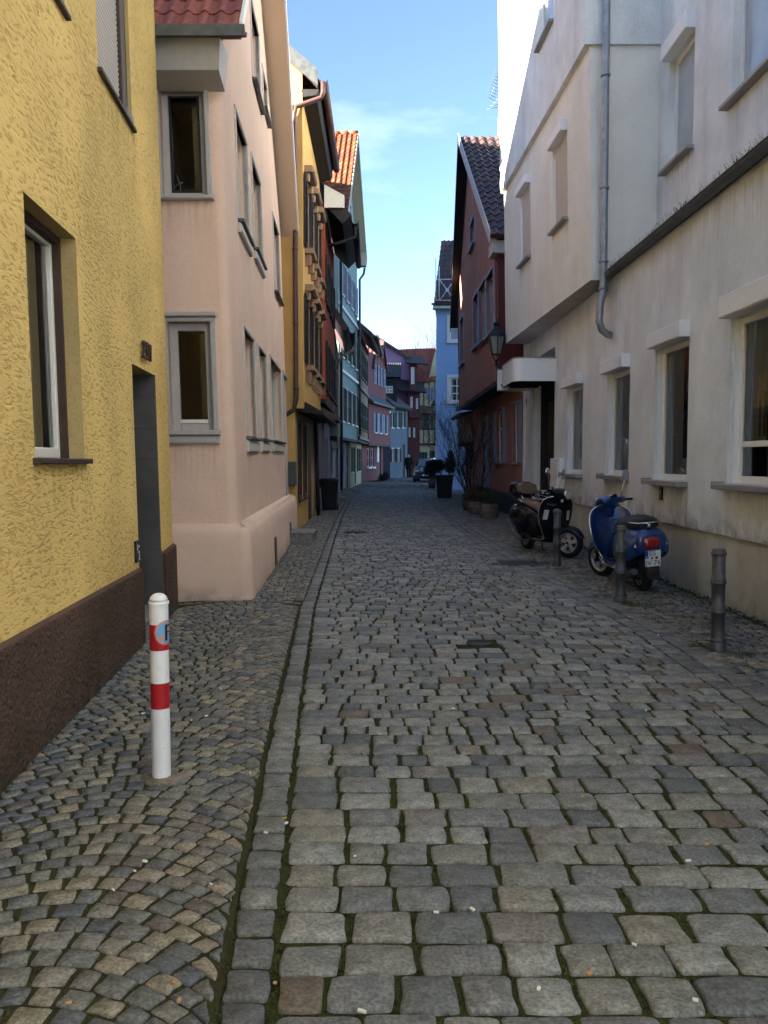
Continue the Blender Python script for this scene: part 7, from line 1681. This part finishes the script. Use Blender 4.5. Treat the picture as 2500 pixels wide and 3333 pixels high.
# ================================================================== CAR AND PERSON
cl_ = gpt(2.62, 51.2)
t = thing('parked_car', 'dark hatchback car parked beyond the planter, facing the camera', 'car', cl_, rot=(0, 0, R(-97)))
def cring(x, zl, zh, hw, hwt, n=1):   # body section: flat sides, tumblehome
    return [Vector((x, s * w_, z)) for s, w_, z in ((-1, hw*.92, zl), (1, hw*.92, zl), (1, hw, zl+.18), (1, hw, zh-.15), (1, hwt, zh), (-1, hwt, zh), (-1, hw, zh-.15), (-1, hw, zl+.18))]
mb = MB(); mb.loft([cring(x, a, b, h_, k) for x, a, b, h_, k in ((.0, .30, .66, .72, .62), (-.10, .22, .72, .82, .70), (-.35, .20, .84, .87, .74), (-1.0, .19, .97, .88, .78), (-2.0, .19, .98, .88, .80), (-3.2, .20, 1.0, .88, .80), (-3.95, .24, .98, .84, .74), (-4.1, .32, .8, .76, .66))]); mb.build('body', 'car_paint', t, Z0)
mb = MB(); mb.loft([[Vector((x, -w_, z0_)), Vector((x, w_, z0_)), Vector((x-.0, w_*.80, z1_)), Vector((x, -w_*.80, z1_))] for x, w_, z0_, z1_ in ((-1.0, .78, .95, .97), (-1.75, .78, .96, 1.42), (-2.4, .78, .96, 1.50), (-3.3, .78, .97, 1.45), (-3.95, .72, .96, 1.0))]); cb = mb.build('cabin', 'car_paint', t, Z0)
mb = MB(); mb.poly([(-1.01, -.66, 1.0), (-1.01, .66, 1.0), (-1.70, .585, 1.40), (-1.70, -.585, 1.40)]); mb.build('windscreen', 'car_glass', cb, Z0)
for s_ in (-1, 1):
    mb = MB(); mb.poly([(-1.35, s_*.775, 1.02), (-3.4, s_*.775, 1.03), (-3.2, s_*.66, 1.40), (-1.85, s_*.66, 1.40)]); mb.build('side_window', 'car_glass', cb, Z0)
    mb = MB(); mb.loft([[Vector((x, s_*(.62+.12*math.cos(q)*k), .70+.07*math.sin(q)*k)) for q in [2*math.pi*j/10 for j in range(10)]] for x, k in ((-.20, 1.0), (-.03, 1.0), (.0, .6))]); mb.build('headlight', 'clear_lens', t, Z0)
    mb = MB(); mb.loft([[Vector((x, s_*(.98+.07*math.cos(q)), 1.0+.05*math.sin(q))) for q in [2*math.pi*j/8 for j in range(8)]] for x in (-1.25, -1.15)]); mb.build('mirror', 'car_paint', t, Z0)
    for x in (-.78, -3.25):
        mb = MB(); Tm = Matrix.Translation((x, s_*.78, .32)) @ Matrix.Rotation(R(90), 4, 'X'); mb.lathe([(.2, -.1), (.30, -.1), (.32, -.06), (.32, .06), (.30, .1), (.2, .1)], 18, Tm); w_o = mb.build('wheel', 'rubber', t, Z0)
        mb = MB(); mb.lathe([(.21, -.09), (.18, -.03), (.0, -.05), (.0, .05), (.18, .03), (.21, .09)], 14, Tm); mb.build('rim', 'silver', w_o, Z0)
mb = MB(); mb.box(-.02, -.45, .52, .02, .45, .60); mb.box(-.05, -.6, .24, .0, .6, .40); mb.build('grille', 'black_plastic', t, Z0)
mb = MB(); mb.box(.0, -.5, .605, .03, .5, .62); mb.box(-.02, -.62, .22, .01, .62, .235); mb.build('grille_trim', 'chrome', t, Z0)
mb = MB(); mb.box(.02, -.26, .40, .035, .26, .51); mb.build('number_plate', 'plate_white', t, Z0)

# walking person seen from behind
pv = gpt(1.80, 60.5)
def skin_body(verts, edges, radii, root=0, sub=2):
    me = bpy.data.meshes.new('body'); me.from_pydata(verts, edges, []); o = bpy.data.objects.new('tmp', me); C.objects.link(o)
    md = o.modifiers.new('skin', 'SKIN'); sv = me.skin_vertices[0].data
    for i, r_ in enumerate(radii): sv[i].radius = r_ if isinstance(r_, tuple) else (r_, r_)
    sv[root].use_root = True
    s_ = o.modifiers.new('sub', 'SUBSURF'); s_.levels = sub; s_.render_levels = sub
    m2 = bpy.data.meshes.new_from_object(o.evaluated_get(bpy.context.evaluated_depsgraph_get())); bpy.data.objects.remove(o); return m2
Vp = [(0, 0, .95), (0, .0, 1.12), (0, .0, 1.30), (0, .0, 1.44), (0, .01, 1.50), (0, .02, 1.58), (0, .03, 1.69),
      (.10, 0, .90), (.10, .10, .50), (.10, .05, .10), (.10, .20, .05), (-.10, 0, .90), (-.10, .02, .49), (-.10, -.16, .12), (-.10, -.02, .04),
      (.20, 0, 1.40), (.27, -.04, 1.12), (.26, .08, .90), (.25, .12, .80), (-.20, 0, 1.40), (-.27, .05, 1.12), (-.27, .14, .90), (-.26, .18, .80)]
Ep = [(0, 1), (1, 2), (2, 3), (3, 4), (4, 5), (5, 6), (0, 7), (7, 8), (8, 9), (9, 10), (0, 11), (11, 12), (12, 13), (13, 14), (3, 15), (15, 16), (16, 17), (17, 18), (3, 19), (19, 20), (20, 21), (21, 22)]
Rp = [(.17, .13), (.17, .13), (.20, .14), (.17, .12), .06, (.075, .09), (.07, .085), .10, .07, .05, .045, .10, .07, .05, .045, .085, .06, .048, .035, .085, .06, .048, .035]
me = skin_body(Vp, Ep, Rp)
for mt in ('coat_cloth', 'trouser', 'skin', 'hair'): me.materials.append(M[mt])
for pl__ in me.polygons:
    c_ = pl__.center; pl__.use_smooth = True
    pl__.material_index = (3 if c_.z > 1.60 or c_.y < .02 else 2) if c_.z > 1.49 else (2 if c_.z < .84 and abs(c_.x) > .2 else (0 if c_.z > .72 else 1))
t = thing('person', 'person with pale hair in a dark coat walking away near the parked car', 'person', pv)
link('body', me, t)
mb = MB(); mb.loft([[Vector((w_*math.cos(q), .0+d_*math.sin(q), z)) for q in [2*math.pi*k/16 for k in range(16)]] for z, w_, d_ in ((.62, .23, .17), (.9, .215, .165), (1.2, .225, .165), (1.38, .235, .15), (1.46, .15, .10))], 0, False); mb.build('coat', 'coat_cloth', t, Z0)
